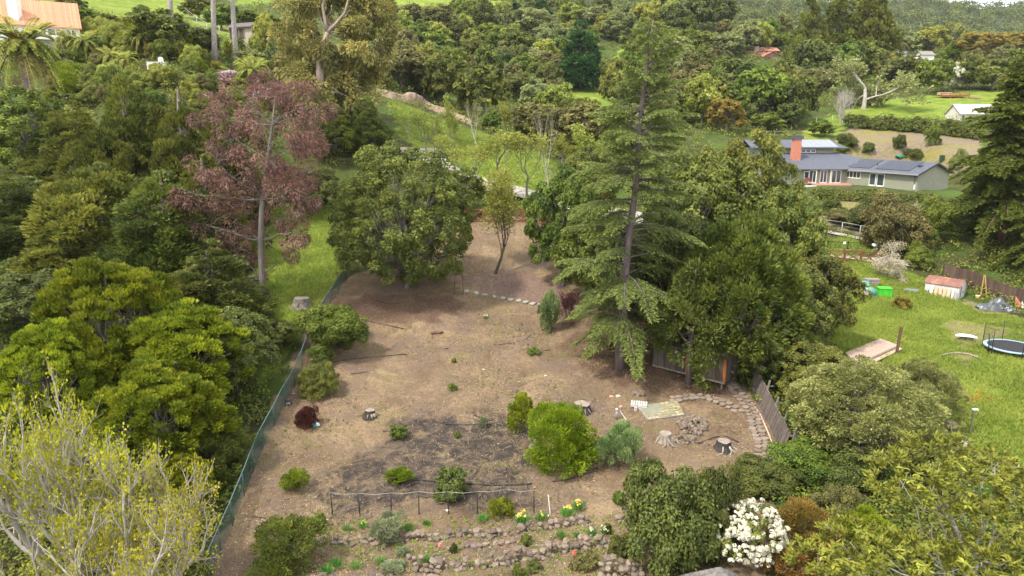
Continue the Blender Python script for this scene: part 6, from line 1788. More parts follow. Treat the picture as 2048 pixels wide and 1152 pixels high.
def yard_boxes():
    mg = mat('green_plastic', (.07, .50, .04), (.055, .40, .035), 2, .4); mt = mat('teal_plastic', (.10, .30, .25), (.075, .23, .19), 2, .5)
    b = at(1767, 592)
    o = thing('green_crate', 'bright green box beside the teal one in the yard', 'box', b, -.15)
    MB().box((0, 0, .45), (1.35, 1.0, .9), taper=.96).put('body', mg, o); MB().box((0, 0, .93), (1.42, 1.08, .09)).put('lid', mg, o)
    for s in (-.35, .35): MB().box((s, -.53, .45), (.05, .04, .8)).put('rib', mg, o)
    b = at(1742, 592)
    o = thing('teal_tank', 'teal rounded tank with a pale front beside the bright green box', 'tank', b, -.15)
    MB().tube([(-.05, -.4, .45), (-.05, .5, .45)], .5, 14).put('body', mt, o); MB().box((0, 0, .05), (1.1, 1.0, .1)).put('base', mt, o)
    MB().box((-.55, -.1, .45), (.25, .9, .8)).put('front_panel', mat('pale_panel', (.45, .48, .47), (.35, .38, .38), 3, .5), o)
    b = at(1741, 569)
    o = thing('timber_stack', 'stack of grey timber behind the teal tank', 'timber stack', b, -.1)
    for k in range(3):
        for j in range(3): MB().box((R.uniform(-.1, .1), -.3 + j * .3, .1 + k * .24), (1.5, .26, .2), R.uniform(-.03, .03)).put('timber', MW, o)
    b = at(1722, 572)
    o = thing('teal_tarp', 'teal tarpaulin sheet draped over a frame behind the tank', 'tarp', b)
    MB().add([(-.9, -.5, .1), (.7, -.5, .15), (.75, 0, .6), (-.85, 0, .65), (.7, .5, .2), (-.9, .5, .15)], [(0, 1, 2, 3), (3, 2, 4, 5)]).put('sheet', mt, o)
    for s in (-.8, .65): MB().bar((s, 0, 0), (s, 0, .58), .06, .06).put('frame_leg', MW, o)
    b = at(1821, 582)
    o = thing('glass_frame', 'low silver framed glass box lying in the yard grass', 'cold frame', b, -.42)
    MB().box((0, 0, .12), (1.5, .62, .24)).put('frame', mat('aluminium', (.5, .52, .54), (.4, .42, .44), 3, .35, metal=.6), o)
    for k in range(3): MB().box((-.48 + k * .48, 0, .25), (.42, .5, .02)).put('pane', mat('dull_glass', (.14, .19, .22), (.2, .25, .27), 2, .12, 0, spec=.6), o)
    b = at(1782, 568)
    tag(MB().box((0, 0, .06), (1.2, .18, .06), -.1).put('loose_plank', MW, None, b), 'loose plank in the grass behind the green box', 'plank')
    b = at(1931, 680)
    o = thing('white_sheet', 'white rounded board lying on the grass next to the trampoline', 'board', b, -.45)
    pts = [(math.cos(a) * .95, math.sin(a) * .42) for a in np.linspace(0, 2 * PI, 17)[:-1]]
    pts = [(max(-.8, min(.85, x)), y, .32 + .08 * math.cos(x * 2)) for x, y in pts]
    mb = MB(); prism(mb, [np.array(p) for p in pts], .05); mb.put('board', M_wp, o)
    MB().box((.1, 0, .15), (1.0, .3, .3)).put('support', MW, o)
yard_boxes()
def trampoline():
    c = at(2022, 704)
    r = 2.05
    o = thing('trampoline', 'round trampoline with black mat, pale blue edge pad and net poles', 'trampoline', c)
    n = 32
    ring = lambda rr, z: [(math.cos(2 * PI * i / n) * rr, math.sin(2 * PI * i / n) * rr, z) for i in range(n)]
    z = .5
    MB().add(ring(r * .86, z), [tuple(range(n))]).put('jumping_mat', mat('mat_black', (.018, .018, .022), (.03, .03, .035), 6, .6), o)
    mb = MB(); mb.add(ring(r * .86, z + .02) + ring(r, z + .02) + ring(r, z - .05) + ring(r * .86, z - .03), [(a * n + i, a * n + (i + 1) % n, (a + 1) * n + (i + 1) % n, (a + 1) * n + i) for a in range(3) for i in range(n)])
    mb.put('edge_pad', mat('pad_blue', (.36, .47, .60), (.28, .38, .5), 2, .5), o)
    for i in range(6):
        a = 2 * PI * i / 6 + .25
        x, y = math.cos(a) * r * 1.02, math.sin(a) * r * 1.02
        MB().tube([(x, y, -.05), (x, y, 2.15)], .035, 6).put('pole', M_black, o)
        MB().tube([(x * .97, y * .97, z - .05), (x * .9, y * .9, -.02)], .03, 5).put('leg', M_dm, o)
        b_ = 2 * PI * (i + 1) / 6 + .25
        x2, y2 = math.cos(b_) * r * 1.02, math.sin(b_) * r * 1.02
        MB().tube([(x, y, 2.12), ((x + x2) / 2, (y + y2) / 2, 2.0), (x2, y2, 2.12)], .014, 4).put('net_rope', M_black, o)
        mb = MB()
        for k in range(1, 14):
            f = k / 14; px_, py_ = x + (x2 - x) * f, y + (y2 - y) * f
            mb.tube([(px_, py_, z), (px_, py_, 2.02)], .0035, 3, cap=False)
        for k in range(12):
            zz = z + .13 * k; mb.tube([(x, y, zz), (x2, y2, zz)], .0035, 3, cap=False)
        mb.put('net', M_black, o)['kind'] = 'stuff'
    # net door arch and ladder on the left
    MB().tube([(-r * 1.12, -.5, 0), (-r * 1.1, -.35, 1.1), (-r * .95, .2, 1.5), (-r * .8, .75, 1.35)], .05, 6).put('ladder', M_black, o)
trampoline()
def pink_deck():
    C_ = [at(1712, 738), at(1795, 700), at(1760, 683), at(1690, 712)]
    z = max(c[2] for c in C_) + .25
    C_ = [np.array([c[0], c[1], z]) for c in C_]
    o = thing('garden_deck', 'faded pinkish wooden deck at the edge of the yard', 'deck', C_[0])
    l = [c - C_[0] for c in C_]
    m = mat('pink_board', (.47, .34, .28), (.36, .25, .205), 3, .85, objvar=.08)
    n = 16
    for i in range(n):
        a, b = i / n + .004, (i + 1) / n - .004
        c = [l[0] * (1 - a) + l[3] * a, l[1] * (1 - a) + l[2] * a, l[1] * (1 - b) + l[2] * b, l[0] * (1 - b) + l[3] * b]
        mb = MB(); prism(mb, c, .04); mb.put('board', m, o)
    for a, b in ((0, 1), (3, 0), (1, 2)): MB().bar(l[a] - np.array([0, 0, .12]), l[b] - np.array([0, 0, .12]), .05, .22).put('fascia', m, o)
    s = [l[0] + np.array([.2, -.5, -.18]), l[1] + np.array([.1, -.5, -.18]), l[1] + np.array([.1, -.05, -.18]), l[0] + np.array([.2, -.05, -.18])]
    mb = MB(); prism(mb, s, .05); mb.put('step', m, o)
pink_deck()
b = at(1792, 712)
tag(MB().bar((0, 0, -.2), (.12, 0, 2.5), .17, .17).put('wooden_post', mat('post_brown', (.17, .10, .065), (.09, .055, .04), 3), None, b), 'tall brown wooden post at the corner of the pink deck', 'post')
b = at(1902, 858)
o = thing('log_round', 'cut grey log round standing at the edge of the yard', 'log', b)
MB().tube([(0, 0, -.05), (0, 0, .45)], [.36, .34], 12).put('bark', barkmat('grey'), o); MB().tube([(0, 0, .452), (0, 0, .46)], .31, 12).put('cut_top', W_grey, o)
for x, y, s, lab in [(1921, 884, .6, 'large pale boulder below the log round'), (1886, 862, .3, 'white stone left of the log round'), (1895, 900, .35, 'pale rock under the olive tree')]:
    me = stone_me(.6); me.materials.clear(); me.materials.append(mat('pale_rock', (.46, .42, .38), (.3, .27, .24), 3, .95, .5))
    tag(put('boulder', me, None, at(x, y, s * .2), (0, 0, R.random() * 6), s), lab, 'rock')
b = at(1940, 866)
o = thing('tap_post', 'thin grey post with a small white head at the yard edge', 'post', b)
MB().bar((0, 0, -.1), (0, 0, 1.6), .07, .07).put('post', MW, o); MB().box((.08, 0, 1.63), (.34, .16, .08)).put('head', M_wp, o)
P = [at(1930, 915), at(1975, 925), at(2050, 942), at(2120, 960)]
o = thing('kerb_edging', 'pale concrete edging along the lower side of the yard', 'edging', P[0])
for a, c in zip(P[:-1], P[1:]): MB().bar(a - P[0] + np.array([0, 0, .08]), c - P[0] + np.array([0, 0, .08]), .28, .34).put('segment', mat('concrete', (.42, .40, .37), (.3, .28, .26), 2, .9), o)
hose([(1877,716),(1892,710),(1915,707),(1940,711),(1958,717)], .09, W_pale, 'curved bleached branch lying in the yard grass', 'branch', 'fallen_branch', .08)
tag(put('dark_tuft', STONES[2], None, at(1931, 732, .1), None, (.4, .25, .15)), 'dark lump of earth in the yard grass', 'clod')

# gazebo roof at the bottom edge
A_ = PY(1440, 1134, 25)
base = np.array([A_[0], A_[1], h1(A_[0], A_[1])])
o = thing('gazebo', 'grey shingled peak of a garden roof at the bottom picture edge', 'gazebo', base)
ht = A_[2] - base[2]; hw = 1.5; ez = ht - 1.55
MSH = mat('grey_shingle', (.20, .185, .175), (.12, .11, .105), 5, .9, .4, objvar=.2)
for k in range(4):
    a = PI / 4 + k * PI / 2
    p, q = np.array([math.cos(a) * hw * 1.41, math.sin(a) * hw * 1.41, ez]), np.array([math.cos(a + PI / 2) * hw * 1.41, math.sin(a + PI / 2) * hw * 1.41, ez])
    t = np.array([0, 0, ht])
    for r_ in range(9):
        f0, f1 = r_ / 9, min(1, (r_ + 1.15) / 9)
        m_ = max(1, 9 - r_)
        for c_ in range(m_):
            a0, a1 = c_ / m_ + .006, (c_ + 1) / m_ - .006
            A0, B0 = (p + (q - p) * a0) * (1 - f0) + t * f0, (p + (q - p) * a1) * (1 - f0) + t * f0
            A1, B1 = (p + (q - p) * a0) * (1 - f1) + t * f1, (p + (q - p) * a1) * (1 - f1) + t * f1
            up_ = np.array([0, 0, .03]); lo_ = np.array([0, 0, .0])
            MB().add([A0 + up_, B0 + up_, B1, A1, A0 + lo_, B0 + lo_], [(0, 1, 2, 3), (4, 5, 1, 0)]).put('shingle', MSH, o)
    MB().bar((math.cos(a) * hw * 1.3, math.sin(a) * hw * 1.3, -.2), (math.cos(a) * hw * 1.3, math.sin(a) * hw * 1.3, ez), .12, .12).put('post', MW, o)

# ------------------------------------------------------------------ buildings
M_sage = mat('sage_siding', (.265, .27, .205), (.225, .23, .175), 1.2, .85, .2, .01, stretch=(1, 1, 3))
M_groof = mat('grey_roof', (.098, .108, .138), (.075, .082, .105), 1.6, .9, .3, .02)
M_trim = mat('white_trim', (.78, .77, .74), (.7, .69, .66), 3, .6, 0)
M_glass = mat('window_glass', (.03, .04, .05), (.06, .075, .085), .6, .08, 0, spec=.7)
M_wall_w = mat('white_stucco', (.80, .79, .76), (.70, .69, .66), 1.2, .9, .2, .01)
M_dark = mat('dark_fascia', (.06, .05, .045), (.035, .03, .028), 3)
UP = np.array([0, 0, 1.0])
def win(o, p, ex, w, h, panes=1, out=None, frame=M_trim, name='window', t=.07):
    out = unit(np.cross(ex, UP)) if out is None else out
    mb = MB()
    p = np.array(p) + out * .03
    for a, b in ((p, p + ex * w), (p + UP * h, p + ex * w + UP * h)): mb.bar(a - ex * t / 2, b + ex * t / 2, t, t) if False else mb.bar(a, b, .08, t * 1.6)
    for k in range(panes + 1):
        q = p + ex * w * k / panes; mb.bar(q, q + UP * h, t * 1.4, .07)
    f = mb.put(name, frame, o)
    for k in range(panes):
        a, b = p + ex * (w * k / panes + .02), p + ex * (w * (k + 1) / panes - .02)
        c = [a - out * .02, b - out * .02, b - out * .035, a - out * .035]
        m2 = MB(); prism(m2, c, h); m2.put('pane', M_glass, f)
def gable(o, p, ex, ey, L, Wd, hw, rise, over, mw, mr, found=1.5, gover=.5, roof_name='roof', wall_name='wall'):
    """walls and a pitched roof; ridge along ex"""
    p = np.array(p, float)
    pr = [p - UP * found, p + ex * L - UP * found, p + ex * L + ey * Wd - UP * found, p + ey * Wd - UP * found]
    a = [q + UP * (found + hw) for q in pr]
    r0, r1 = p + ey * Wd / 2 + UP * (hw + rise), p + ex * L + ey * Wd / 2 + UP * (hw + rise)
    MB().add([*pr, *a, r0, r1], [(0, 1, 5, 4), (1, 2, 6, 9, 5), (2, 3, 7, 6), (3, 0, 4, 8, 7)]).put(wall_name, mw, o)
    sl = rise / (Wd / 2)
    for sgn, e0 in ((-1, p), (1, p + ey * Wd)):
        lo0 = e0 - ex * gover + ey * sgn * over + UP * (hw - sl * over + .04); lo1 = lo0 + ex * (L + 2 * gover)
        h0, h1_ = r0 - ex * gover + UP * .04, r1 + ex * gover + UP * .04
        mb = MB(); c = [lo0, lo1, h1_, h0]
        mb.add(c + [q + UP * .14 for q in c], [(3, 2, 1, 0), (4, 5, 6, 7), (0, 1, 5, 4), (1, 2, 6, 5), (2, 3, 7, 6), (3, 0, 4, 7)])
        mb.put(roof_name, mr, o)
    return r0, r1
def solve_px(p, d, px, lo=0, hi=40):
    for _ in range(40):
        m = (lo + hi) / 2
        if (px_of(p + d * m)[0] > px): lo = m
        else: hi = m
    return m
def grey_house():
    c = at(1833, 380); C0 = np.array([c[0], 112.6, 7.55]); 
    C0[0] = (1833 - 1024) / FPX * depth((0, 112.6, 7.6))
    o = thing('ranch_house', 'low sage green ranch house with grey roofs, solar panels and an orange brick chimney', 'house', C0)
    A, B = unit(np.array([-.40, .917, 0])), unit(np.array([.917, .40, 0]))
    La = 14.4
    Z = np.zeros(3)
    r0, r1 = gable(o, Z, A, B, La, 7.6, 2.6, 1.55, .7, M_sage, M_groof, 2.0)
    # fascia and barge boards
    MB().bar(-A * .5 - B * .7 + UP * 2.42, A * La - B * .7 + UP * 2.42, .06, .2).put('fascia', mat('pale_fascia', (.3, .3, .3), (.25, .25, .25), 3), o)
    for s in (-1, 1):
        e = (-B * .7 if s < 0 else B * 8.3) - A * .52 + UP * 2.36; MB().bar(e, r0 - A * .52, .06, .24).put('barge_board', M_dark, o)
    # dark pool-heating panels on the wing roof
    sl = UP * (1.55) + B * 3.8
    nrm = unit(np.cross(A, sl)); nrm = nrm if nrm[2] > 0 else -nrm
    mp = mat('solar_black', (.012, .018, .034), (.018, .026, .045), .8, .35, .1)
    for s0, s1 in ((1.9, 8.3), (9.5, 14.0)):
        n = int((s1 - s0) / 1.05)
        for i in range(n):
            a, b = s0 + (s1 - s0) * i / n + .012, s0 + (s1 - s0) * (i + 1) / n - .012
            q = [A * a + sl * .06, A * b + sl * .06, A * b + sl * .93, A * a + sl * .93]
            q = [v + UP * 2.78 + nrm * .05 for v in q]
            mb = MB(); mb.add([tuple(v) for v in q] + [tuple(v + nrm * .04) for v in q], [(0, 1, 2, 3), (7, 6, 5, 4), (0, 4, 5, 1), (1, 5, 6, 2), (2, 6, 7, 3), (3, 7, 4, 0)])
            mb.put('solar_panel', mp, o)
    v = A * 1.3 + sl * .55 + UP * 2.85
    MB().box(v, (.75, .5, .25), .4).put('skylight', mat('skylight_dark', (.03, .05, .08), (.05, .07, .1), 3, .2), o)
    MB().tube([A * 9.0 + sl * .4 + UP * 2.7, A * 9.0 + sl * .4 + UP * 3.4], .07, 6).put('vent_pipe', M_dm, o)
    def on_wall(px): return solve_px(C0, A, px)
    out = -B
    for pa, pb, z0, hh, n, nm in ((1719, 1683, 1.05, 1.15, 5, 'window'), (1750, 1738, .05, 2.1, 1, 'door'), (1767, 1753, .05, 2.1, 1, 'door')):
        s0, s1 = on_wall(pa), on_wall(pb)
        win(o, A * s0 + UP * z0, A, s1 - s0, hh, n, out, name=nm, t=.13 if nm == 'door' else .09)
    MB().box(A * .35 - B * .12 + UP * .4, (.2, .15, .8)).put('meter_box', M_trim, o)
    MB().tube([A * .5 - B * .06 + UP * 0, A * .5 - B * .06 + UP * 2.4], .05, 5).put('downpipe', M_dm, o)
    # main block
    xl, xr, yf = 46.0 - C0[0], A[0] * La + .4, A[1] * La - .6
    ex, ey = np.array([1.0, 0, 0]), np.array([0, 1.0, 0])
    b0 = ex * xl + ey * yf
    W_ = xr - xl
    mb = MB(); prism(mb, [b0 - UP * 2, b0 + ex * W_ - UP * 2, b0 + ex * W_ + ey * 11 - UP * 2, b0 + ey * 11 - UP * 2], 4.55); mb.put('main_wall', M_sage, o)
    def sheet(name, q, th=.14, m=M_groof):
        mb = MB(); mb.add([tuple(v) for v in q] + [tuple(np.array(v) + UP * th) for v in q], [(3, 2, 1, 0), (4, 5, 6, 7), (0, 1, 5, 4), (1, 2, 6, 5), (2, 3, 7, 6), (3, 0, 4, 7)]); return mb.put(name, m, o)
    f0, f1 = b0 - ey * .9 - ex * .5 + UP * 2.45, b0 + ex * (W_ + .1) - ey * .9 + UP * 2.45
    t0, t1 = b0 - ex * .5 + ey * 7 + UP * 5.1, b0 + ex * (W_ + .6) + ey * 7 + UP * 5.1
    sheet('lower_roof', [f0, f1, t1, t0])
    sheet('valley_roof', [f1 + UP * .02, f1 + ex * 2.2 - ey * 3.2 + UP * .12, r1 + UP * .1, t1 + UP * .02])
    # clerestory and upper roof
    u0 = b0 + ey * 6.6
    mb = MB(); prism(mb, [u0 + UP * 4.3, u0 + ex * W_ + UP * 4.3, u0 + ex * W_ + ey * 4.2 + UP * 4.3, u0 + ey * 4.2 + UP * 4.3], 1.75); mb.put('clerestory_wall', M_sage, o)
    g0, g1 = u0 - ey * .9 - ex * 1.0 + UP * 6.0, u0 + ex * (W_ + 2.2) - ey * .9 + UP * 6.0
    k0, k1 = u0 + ey * 3.4 - ex * 1.0 + UP * 7.35, u0 + ex * (W_ + .6) + ey * 3.4 + UP * 7.35
    sheet('upper_roof', [g0, g1, k1, k0])
    d0, d1 = u0 + ey * 6.5 - ex * 1 + UP * 6.0, u0 + ex * (W_ + 2.2) + ey * 6.5 + UP * 6.0
    sheet('upper_roof', [k0, k1, d1, d0])
    def onx(px, yy, z): return (px - 1024) / FPX * depth((0, yy + C0[1], z + C0[2])) - C0[0]
    pm = mat('solar_grey', (.20, .215, .25), (.16, .175, .215), .7, .3, .05)
    for i in range(8):
        for j in range(2):
            a = onx(1603, u0[1], 6.3) + i * 1.12
            if a + 1.1 > xr + 0.8: continue
            q = []
            for du, dv in ((0, 0), (1.09, 0), (1.09, .47), (0, .47)):
                f = .04 + .47 * j + dv
                q.append(np.array([a + du, g0[1] + (k0[1] - g0[1]) * f, g0[2] + (k0[2] - g0[2]) * f + .17]))
            mb = MB(); mb.add([tuple(v) for v in q] + [tuple(v + UP * .04) for v in q], [(4, 5, 6, 7), (0, 1, 5, 4), (1, 2, 6, 5), (2, 3, 7, 6), (3, 0, 4, 7)]); mb.put('solar_panel', pm, o)
    for i in range(3):
        a = onx(1602 + i * 10, u0[1], 5.3); win(o, np.array([a, u0[1], 5.2]), ex, .82, .6, 1, -ey)
    # chimney of orange brick
    cx = onx(1592, b0[1] + 3.4, 5)
    mb = MB(); q = np.array([cx, b0[1] + 3.6, 3.4]); mb.box(q + UP * 2.2, (1.55, 1.2, 4.4), taper=.9)
    ch = mb.put('chimney', mat('orange_brick', (.50, .20, .125), (.40, .15, .095), 2.5, .9, .4), o)
    MB().box(q + UP * 4.65, (1.9, 1.4, .5)).put('chimney_cap', mat('cap_blue', (.08, .095, .13), (.06, .07, .1), 3, .5), ch)
    MB().box(q + UP * 4.95, (1.3, .9, .1)).put('chimney_pot', M_dm, ch)
    # glazed front under the deep eave
    for pa, pb, z0, hh, n, nm in ((1608, 1617, .9, 1.2, 1, 'window'), (1618, 1632, .1, 2.2, 2, 'door'), (1640, 1653, .1, 2.2, 2, 'door'), (1663, 1681, .1, 2.2, 2, 'door')):
        s0, s1 = onx(pa, b0[1], 1), onx(pb, b0[1], 1)
        win(o, np.array([s0, b0[1], z0]), ex, s1 - s0, hh, n, -ey, name=nm, t=.09)
    for px in (1632, 1661): MB().bar(np.array([onx(px, b0[1] - .7, 1), b0[1] - .7, 0]), np.array([onx(px, b0[1] - .7, 1), b0[1] - .7, 2.45]), .12, .12).put('porch_post', M_trim, o)
    mb = MB(); prism(mb, [np.array([onx(1622, b0[1], 0), b0[1] - 3.6, -.9]), np.array([onx(1700, b0[1] - 3, 0), b0[1] - 3.6, -.9]), np.array([xr, b0[1] - .02, -.9]), np.array([onx(1610, b0[1], 0), b0[1] - .02, -.9])], .93)
    mb.put('terrace', mat('brick_deck', (.42, .22, .15), (.32, .17, .12), 2), o)
    mb = MB()
    for k in range(3): mb.box((onx(1620, b0[1] - 4, 0) + k * .0, b0[1] - 3.9 - k * .35, -.2 - k * .22), (2.4, .35, .2))
    mb.put('steps', M_trim, o)
    # chair on the terrace, a thing of its own
    p = C0 + np.array([onx(1616, b0[1] - 1.5, 0), b0[1] - 1.5, .04])
    t = thing('patio_chair', 'red brown patio chair on the terrace of the grey roofed house', 'chair', p)
    mr = mat('red_wood', (.25, .08, .05), (.16, .05, .035), 3)
    MB().box((0, 0, .42), (.9, .6, .08)).put('seat', mr, t); MB().box((0, .3, .75), (.9, .07, .6)).put('backrest', mr, t)
    for sx in (-.4, .4):
        for sy in (-.25, .28): MB().bar((sx, sy, 0), (sx, sy, .4), .06, .06).put('leg', mr, t)
grey_house()

def tiled_house():
    x1 = (139 - 1024) / FPX * depth((0, 119, 34)); x0 = x1 - 17
    zb = h1(-78, 119)
    ze, zr = PY(139, 47, 119)[2], PY(120, 5, 123.2)[2]
    p = np.array([x1 - 16.6 * .84 - .6, 122.5 - 16.6 * .54, zb])
    o = thing('tiled_villa', 'white villa with an orange tiled roof and a white chimney', 'house', p)
    ex, ey = unit(np.array([.84, .54, 0])), unit(np.array([-.54, .84, 0]))
    hw, rise = ze - zb, zr - ze
    M_tile = mat('orange_tile', (.60, .315, .19), (.47, .235, .14), 3, .9, .3, objvar=.12)
    r0, r1 = gable(o, (0, 0, 0), ex, ey, 16.6, 7.2, hw, rise, .5, M_wall_w, M_tile, 2, .35)
    sl = rise / 3.6
    rib = MB(); n_ = 5
    v = ey * 4.1 + UP * (sl * 4.1)
    Lr = np.linalg.norm(v); 
    ring = []
    vs = []
    for f in (0, 1):
        for k in range(n_): a = PI * k / (n_ - 1); vs.append(v * f + ex * math.cos(a) * .085 + UP * math.sin(a) * .10)
    rib.add(vs, [(k, k + 1, k + 1 + n_, k + n_) for k in range(n_ - 1)] + [tuple(range(n_))])
    rm = rib.mesh('tile_row', M_tile)
    n = 74
    for i in range(n): put('tile_row', rm, o, ex * (-.25 + 17.1 * i / (n - 1)) - ey * .5 + UP * (hw - sl * .5 + .17))
    cc = ex * 7.9 + ey * .9
    c = MB().box(cc + np.array([0, 0, hw + 1.9]), (1.5, 1.1, 4.4)).put('chimney', M_wall_w, o)
    MB().box(cc + np.array([0, 0, hw + 4.2]), (1.7, 1.3, .22)).put('chimney_cap', M_wall_w, c)
    for s, w in ((9.6, 2.2), (12.0, 2.3), (14.6, 1.5)): win(o, ex * s + UP * (hw - 1.75), ex, w, 1.15, 2, -ey, t=.12)
    for s in (9.5, 13.2):
        win(o, ex * s + UP * .3, ex, 1.9, 2.1, 2, -ey, t=.12, name='door')
    mb = MB(); prism(mb, [ex * 8.5 - ey * 1.5 + UP * (hw - 2.5), ex * 16.6 - ey * 1.5 + UP * (hw - 2.5), ex * 16.6 - ey * .01 + UP * (hw - 2.5), ex * 8.5 - ey * .01 + UP * (hw - 2.5)], .5); mb.put('balcony', M_wall_w, o)
    for px0, py0, px1, py1, hh, lab in ((104, 124, 196, 126, .9, 'long low white wall below the tiled villa'), (296, 138, 332, 139, 1.0, 'piece of white garden wall with small openings')):
        a, b = at(px0, py0), at(px1, py1)
        w = thing('garden_wall', lab, 'wall', a)
        MB().bar(UP * (hh / 2 - .3), b - a + UP * (hh / 2 - .3), .3, hh + .6).put('wall', M_wall_w, w)
        MB().bar(UP * (hh + .04), b - a + UP * (hh + .04), .42, .08).put('coping', M_wall_w, w)
        if px0 > 200:
            for f in (.42, .78): MB().bar((b - a) * f - np.array([.25, .17, -.5]), (b - a) * f + np.array([.25, -.17, .5]), .04, .3).put('opening_shade', M_dark, w)  # dark panel on the solid wall face, painted shade of an opening
    b = at(144, 122); t = thing('white_pillar', 'white stucco gate post behind the long white wall', 'pillar', b + np.array([0, 1, 0]))
    MB().box((0, 0, 1), (.7, .7, 2.2)).put('pillar', M_wall_w, t); MB().box((0, 0, 2.15), (.85, .85, .12)).put('cap', M_wall_w, t)
    b = at(320, 138); t = thing('white_pillar', 'white rounded wall end next to the wall with openings', 'pillar', b + np.array([0, .6, 0]))
    MB().tube([(0, 0, -.3), (0, 0, 1.5), (0, 0, 1.8)], [.45, .4, .2], 10).put('pillar', M_wall_w, t)
    a, b = at(84, 188), at(160, 192)
    t = thing('timber_edging', 'weathered timber rail below the date palm', 'edging', a)
    MB().bar(UP * .2, b - a + UP * .2, .2, .25).put('rail', MATS['weathered_wood'], t)
    for f in (.0, .5, 1): MB().bar((b - a) * f - UP * .2, (b - a) * f + UP * 1.1, .12, .12).put('post', MATS['weathered_wood'], t)
tiled_house()

def hill_shed():
    a, b, c = at(442, 80), at(462, 81), at(501, 93)
    Y = 146.0
    p = PY(462, 79, Y); zb = p[2]
    o = thing('hillside_shed', 'small white and tan shed with a dark pitched roof on the left slope', 'shed', p)
    ex = unit(np.array([.80, -.60, 0])); ey = unit(np.array([-.60, -.80, 0])) * -1
    ey = np.array([-ex[1] * -1, ex[0] * -1, 0]) * -1
    L, Wd = 6.0, 3.0
    e2 = unit(np.array([-.62, -.12, 0]))
    # long wall runs to the right and downhill, gable faces left
    ex = unit(np.array([.93, -.36, 0])); ey = unit(np.array([.36, .93, 0]))
    q = -ex * 0.3
    gable(o, q, ex, ey, 5.6, 3.2, 2.3, .8, .5, mat('tan_siding', (.40, .34, .255), (.32, .27, .2), 2), mat('brown_roof', (.12, .10, .085), (.08, .066, .058), 3), 2.5, .4)
    mb = MB(); gp = q - ex * .03
    mb.add([gp - UP * .5, gp + ey * 3.2 - UP * .5, gp + ey * 3.2 + UP * 2.3, gp + UP * 2.3], [(0, 1, 2, 3)]); mb.put('white_end', M_wall_w, o)
    for s in (.3, 1.5, 2.7):
        c = [q + ex * s - ey * .03, q + ex * (s + .95) - ey * .03, q + ex * (s + .95) - ey * .05, q + ex * s - ey * .05]
        mb = MB(); prism(mb, c, 1.9); mb.put('door', mat('brown_door', (.09, .06, .05), (.05, .035, .03), 3), o)
    for s in (.15, 1.37, 2.55, 3.8): MB().bar(q + ex * s - ey * .1, q + ex * s - ey * .1 + UP * 2.25, .12, .12).put('post', M_sage, o)
hill_shed()

def white_shed():
    Y = 157; x = (1919 - 1024) / FPX * depth((0, Y, 19)); p = np.array([x, Y, PY(1919, 243, Y)[2]])
    o = thing('white_outbuilding', 'white outbuilding with a pale pitched roof beside the redwood', 'shed', p)
    ex, ey = unit(np.array([1, .02, 0])), unit(np.array([-.02, 1, 0]))
    gable(o, (0, 0, 0), ex, ey, 9, 5.2, 1.75, 1.9, .35, mat('cream_siding', (.55, .53, .45), (.47, .45, .38), 2), mat('pale_roof', (.45, .42, .39), (.37, .345, .32), 2), 1.5, .3)
    win(o, ex * .35 + UP * .0, ex, .8, 1.5, 1, -ey, name='door', t=.12); win(o, ex * 4.6 + UP * .5, ex, .9, .9, 1, -ey, t=.1)
    for s in (.0, 4.2): MB().bar(ex * s - ey * .04, ex * s - ey * .04 + UP * 1.7, .14, .1).put('corner_trim', M_trim, o)
white_shed()

def terracotta_house():
    Y = 275; K = depth((0, Y, 42)) / FPX
    X = lambda px: (px - 1024) * K
    zb = PY(1540, 124, Y)[2]
    p = np.array([X(1500), Y, zb])
    o = thing('terracotta_house', 'large house with stacked terracotta roofs among the trees', 'house', p)
    ex, ey = np.array([1.0, 0, 0]), np.array([0, 1.0, 0])
    mt = mat('terracotta', (.46, .215, .155), (.34, .16, .12), 1, .9); mw = mat('pink_stucco', (.46, .31, .26), (.38, .26, .22), 1, .9)
    W_ = X(1572) - X(1500)
    gable(o, ey * 3, ex, ey, W_ * .75, 8, 2.6, 1.9, .8, mw, mt, 6, .8)
    gable(o, ex * W_ * .42 + ey * 2.4, ey, ex, 9, W_ * .5, 2.4, 1.5, .9, mw, mt, 6, .9)
    gable(o, ex * W_ * .42 + ey * 7, ex, ey, W_ * .5, 6, 4.9, 1.3, .8, mw, mt, 6, .8)
    gable(o, ex * W_ * .22 + ey * .2, ey, ex, 6, W_ * .42, 1.0, 1.3, .7, mw, mt, 6, .7)
    MB().box(ex * W_ * .27 + ey * 5 + UP * 4.6, (1.6, 1.4, 3.2)).put('chimney', mw, o)
    for s in (.06, .58, .70, .82): win(o, ex * W_ * s + ey * 2.3 + UP * .6, ex, 1.4, 1.3, 1, -ey, t=.15)
terracotta_house()
def cottages():
    Y = 262; K = depth((0, Y, 40)) / FPX
    for px, py, w, mw, mr, lab, hw in ((1843, 121, 24, M_wall_w, MATS['weathered_wood'], 'tiny white cottage wall among the trees on the right slope', 2.0), (1789, 110, 22, M_wall_w, mat('blue_roof', (.12, .16, .26), (.1, .13, .2), 1), 'small blue roof between the big pines and the white cottage', .8)):
        p = np.array([(px - 1024) * K, Y, PY(px, py, Y)[2]])
        o = thing('cottage', lab, 'house', p)
        gable(o, (0, 0, 0), np.array([1.0, 0, 0]), np.array([0, 1.0, 0]), w * K, 5, hw, 1.3, .4, mw, mr, 6, .3)
        win(o, np.array([.8, 0, .3]), np.array([1.0, 0, 0]), .9, .7, 1, np.array([0, -1.0, 0]))
cottages()
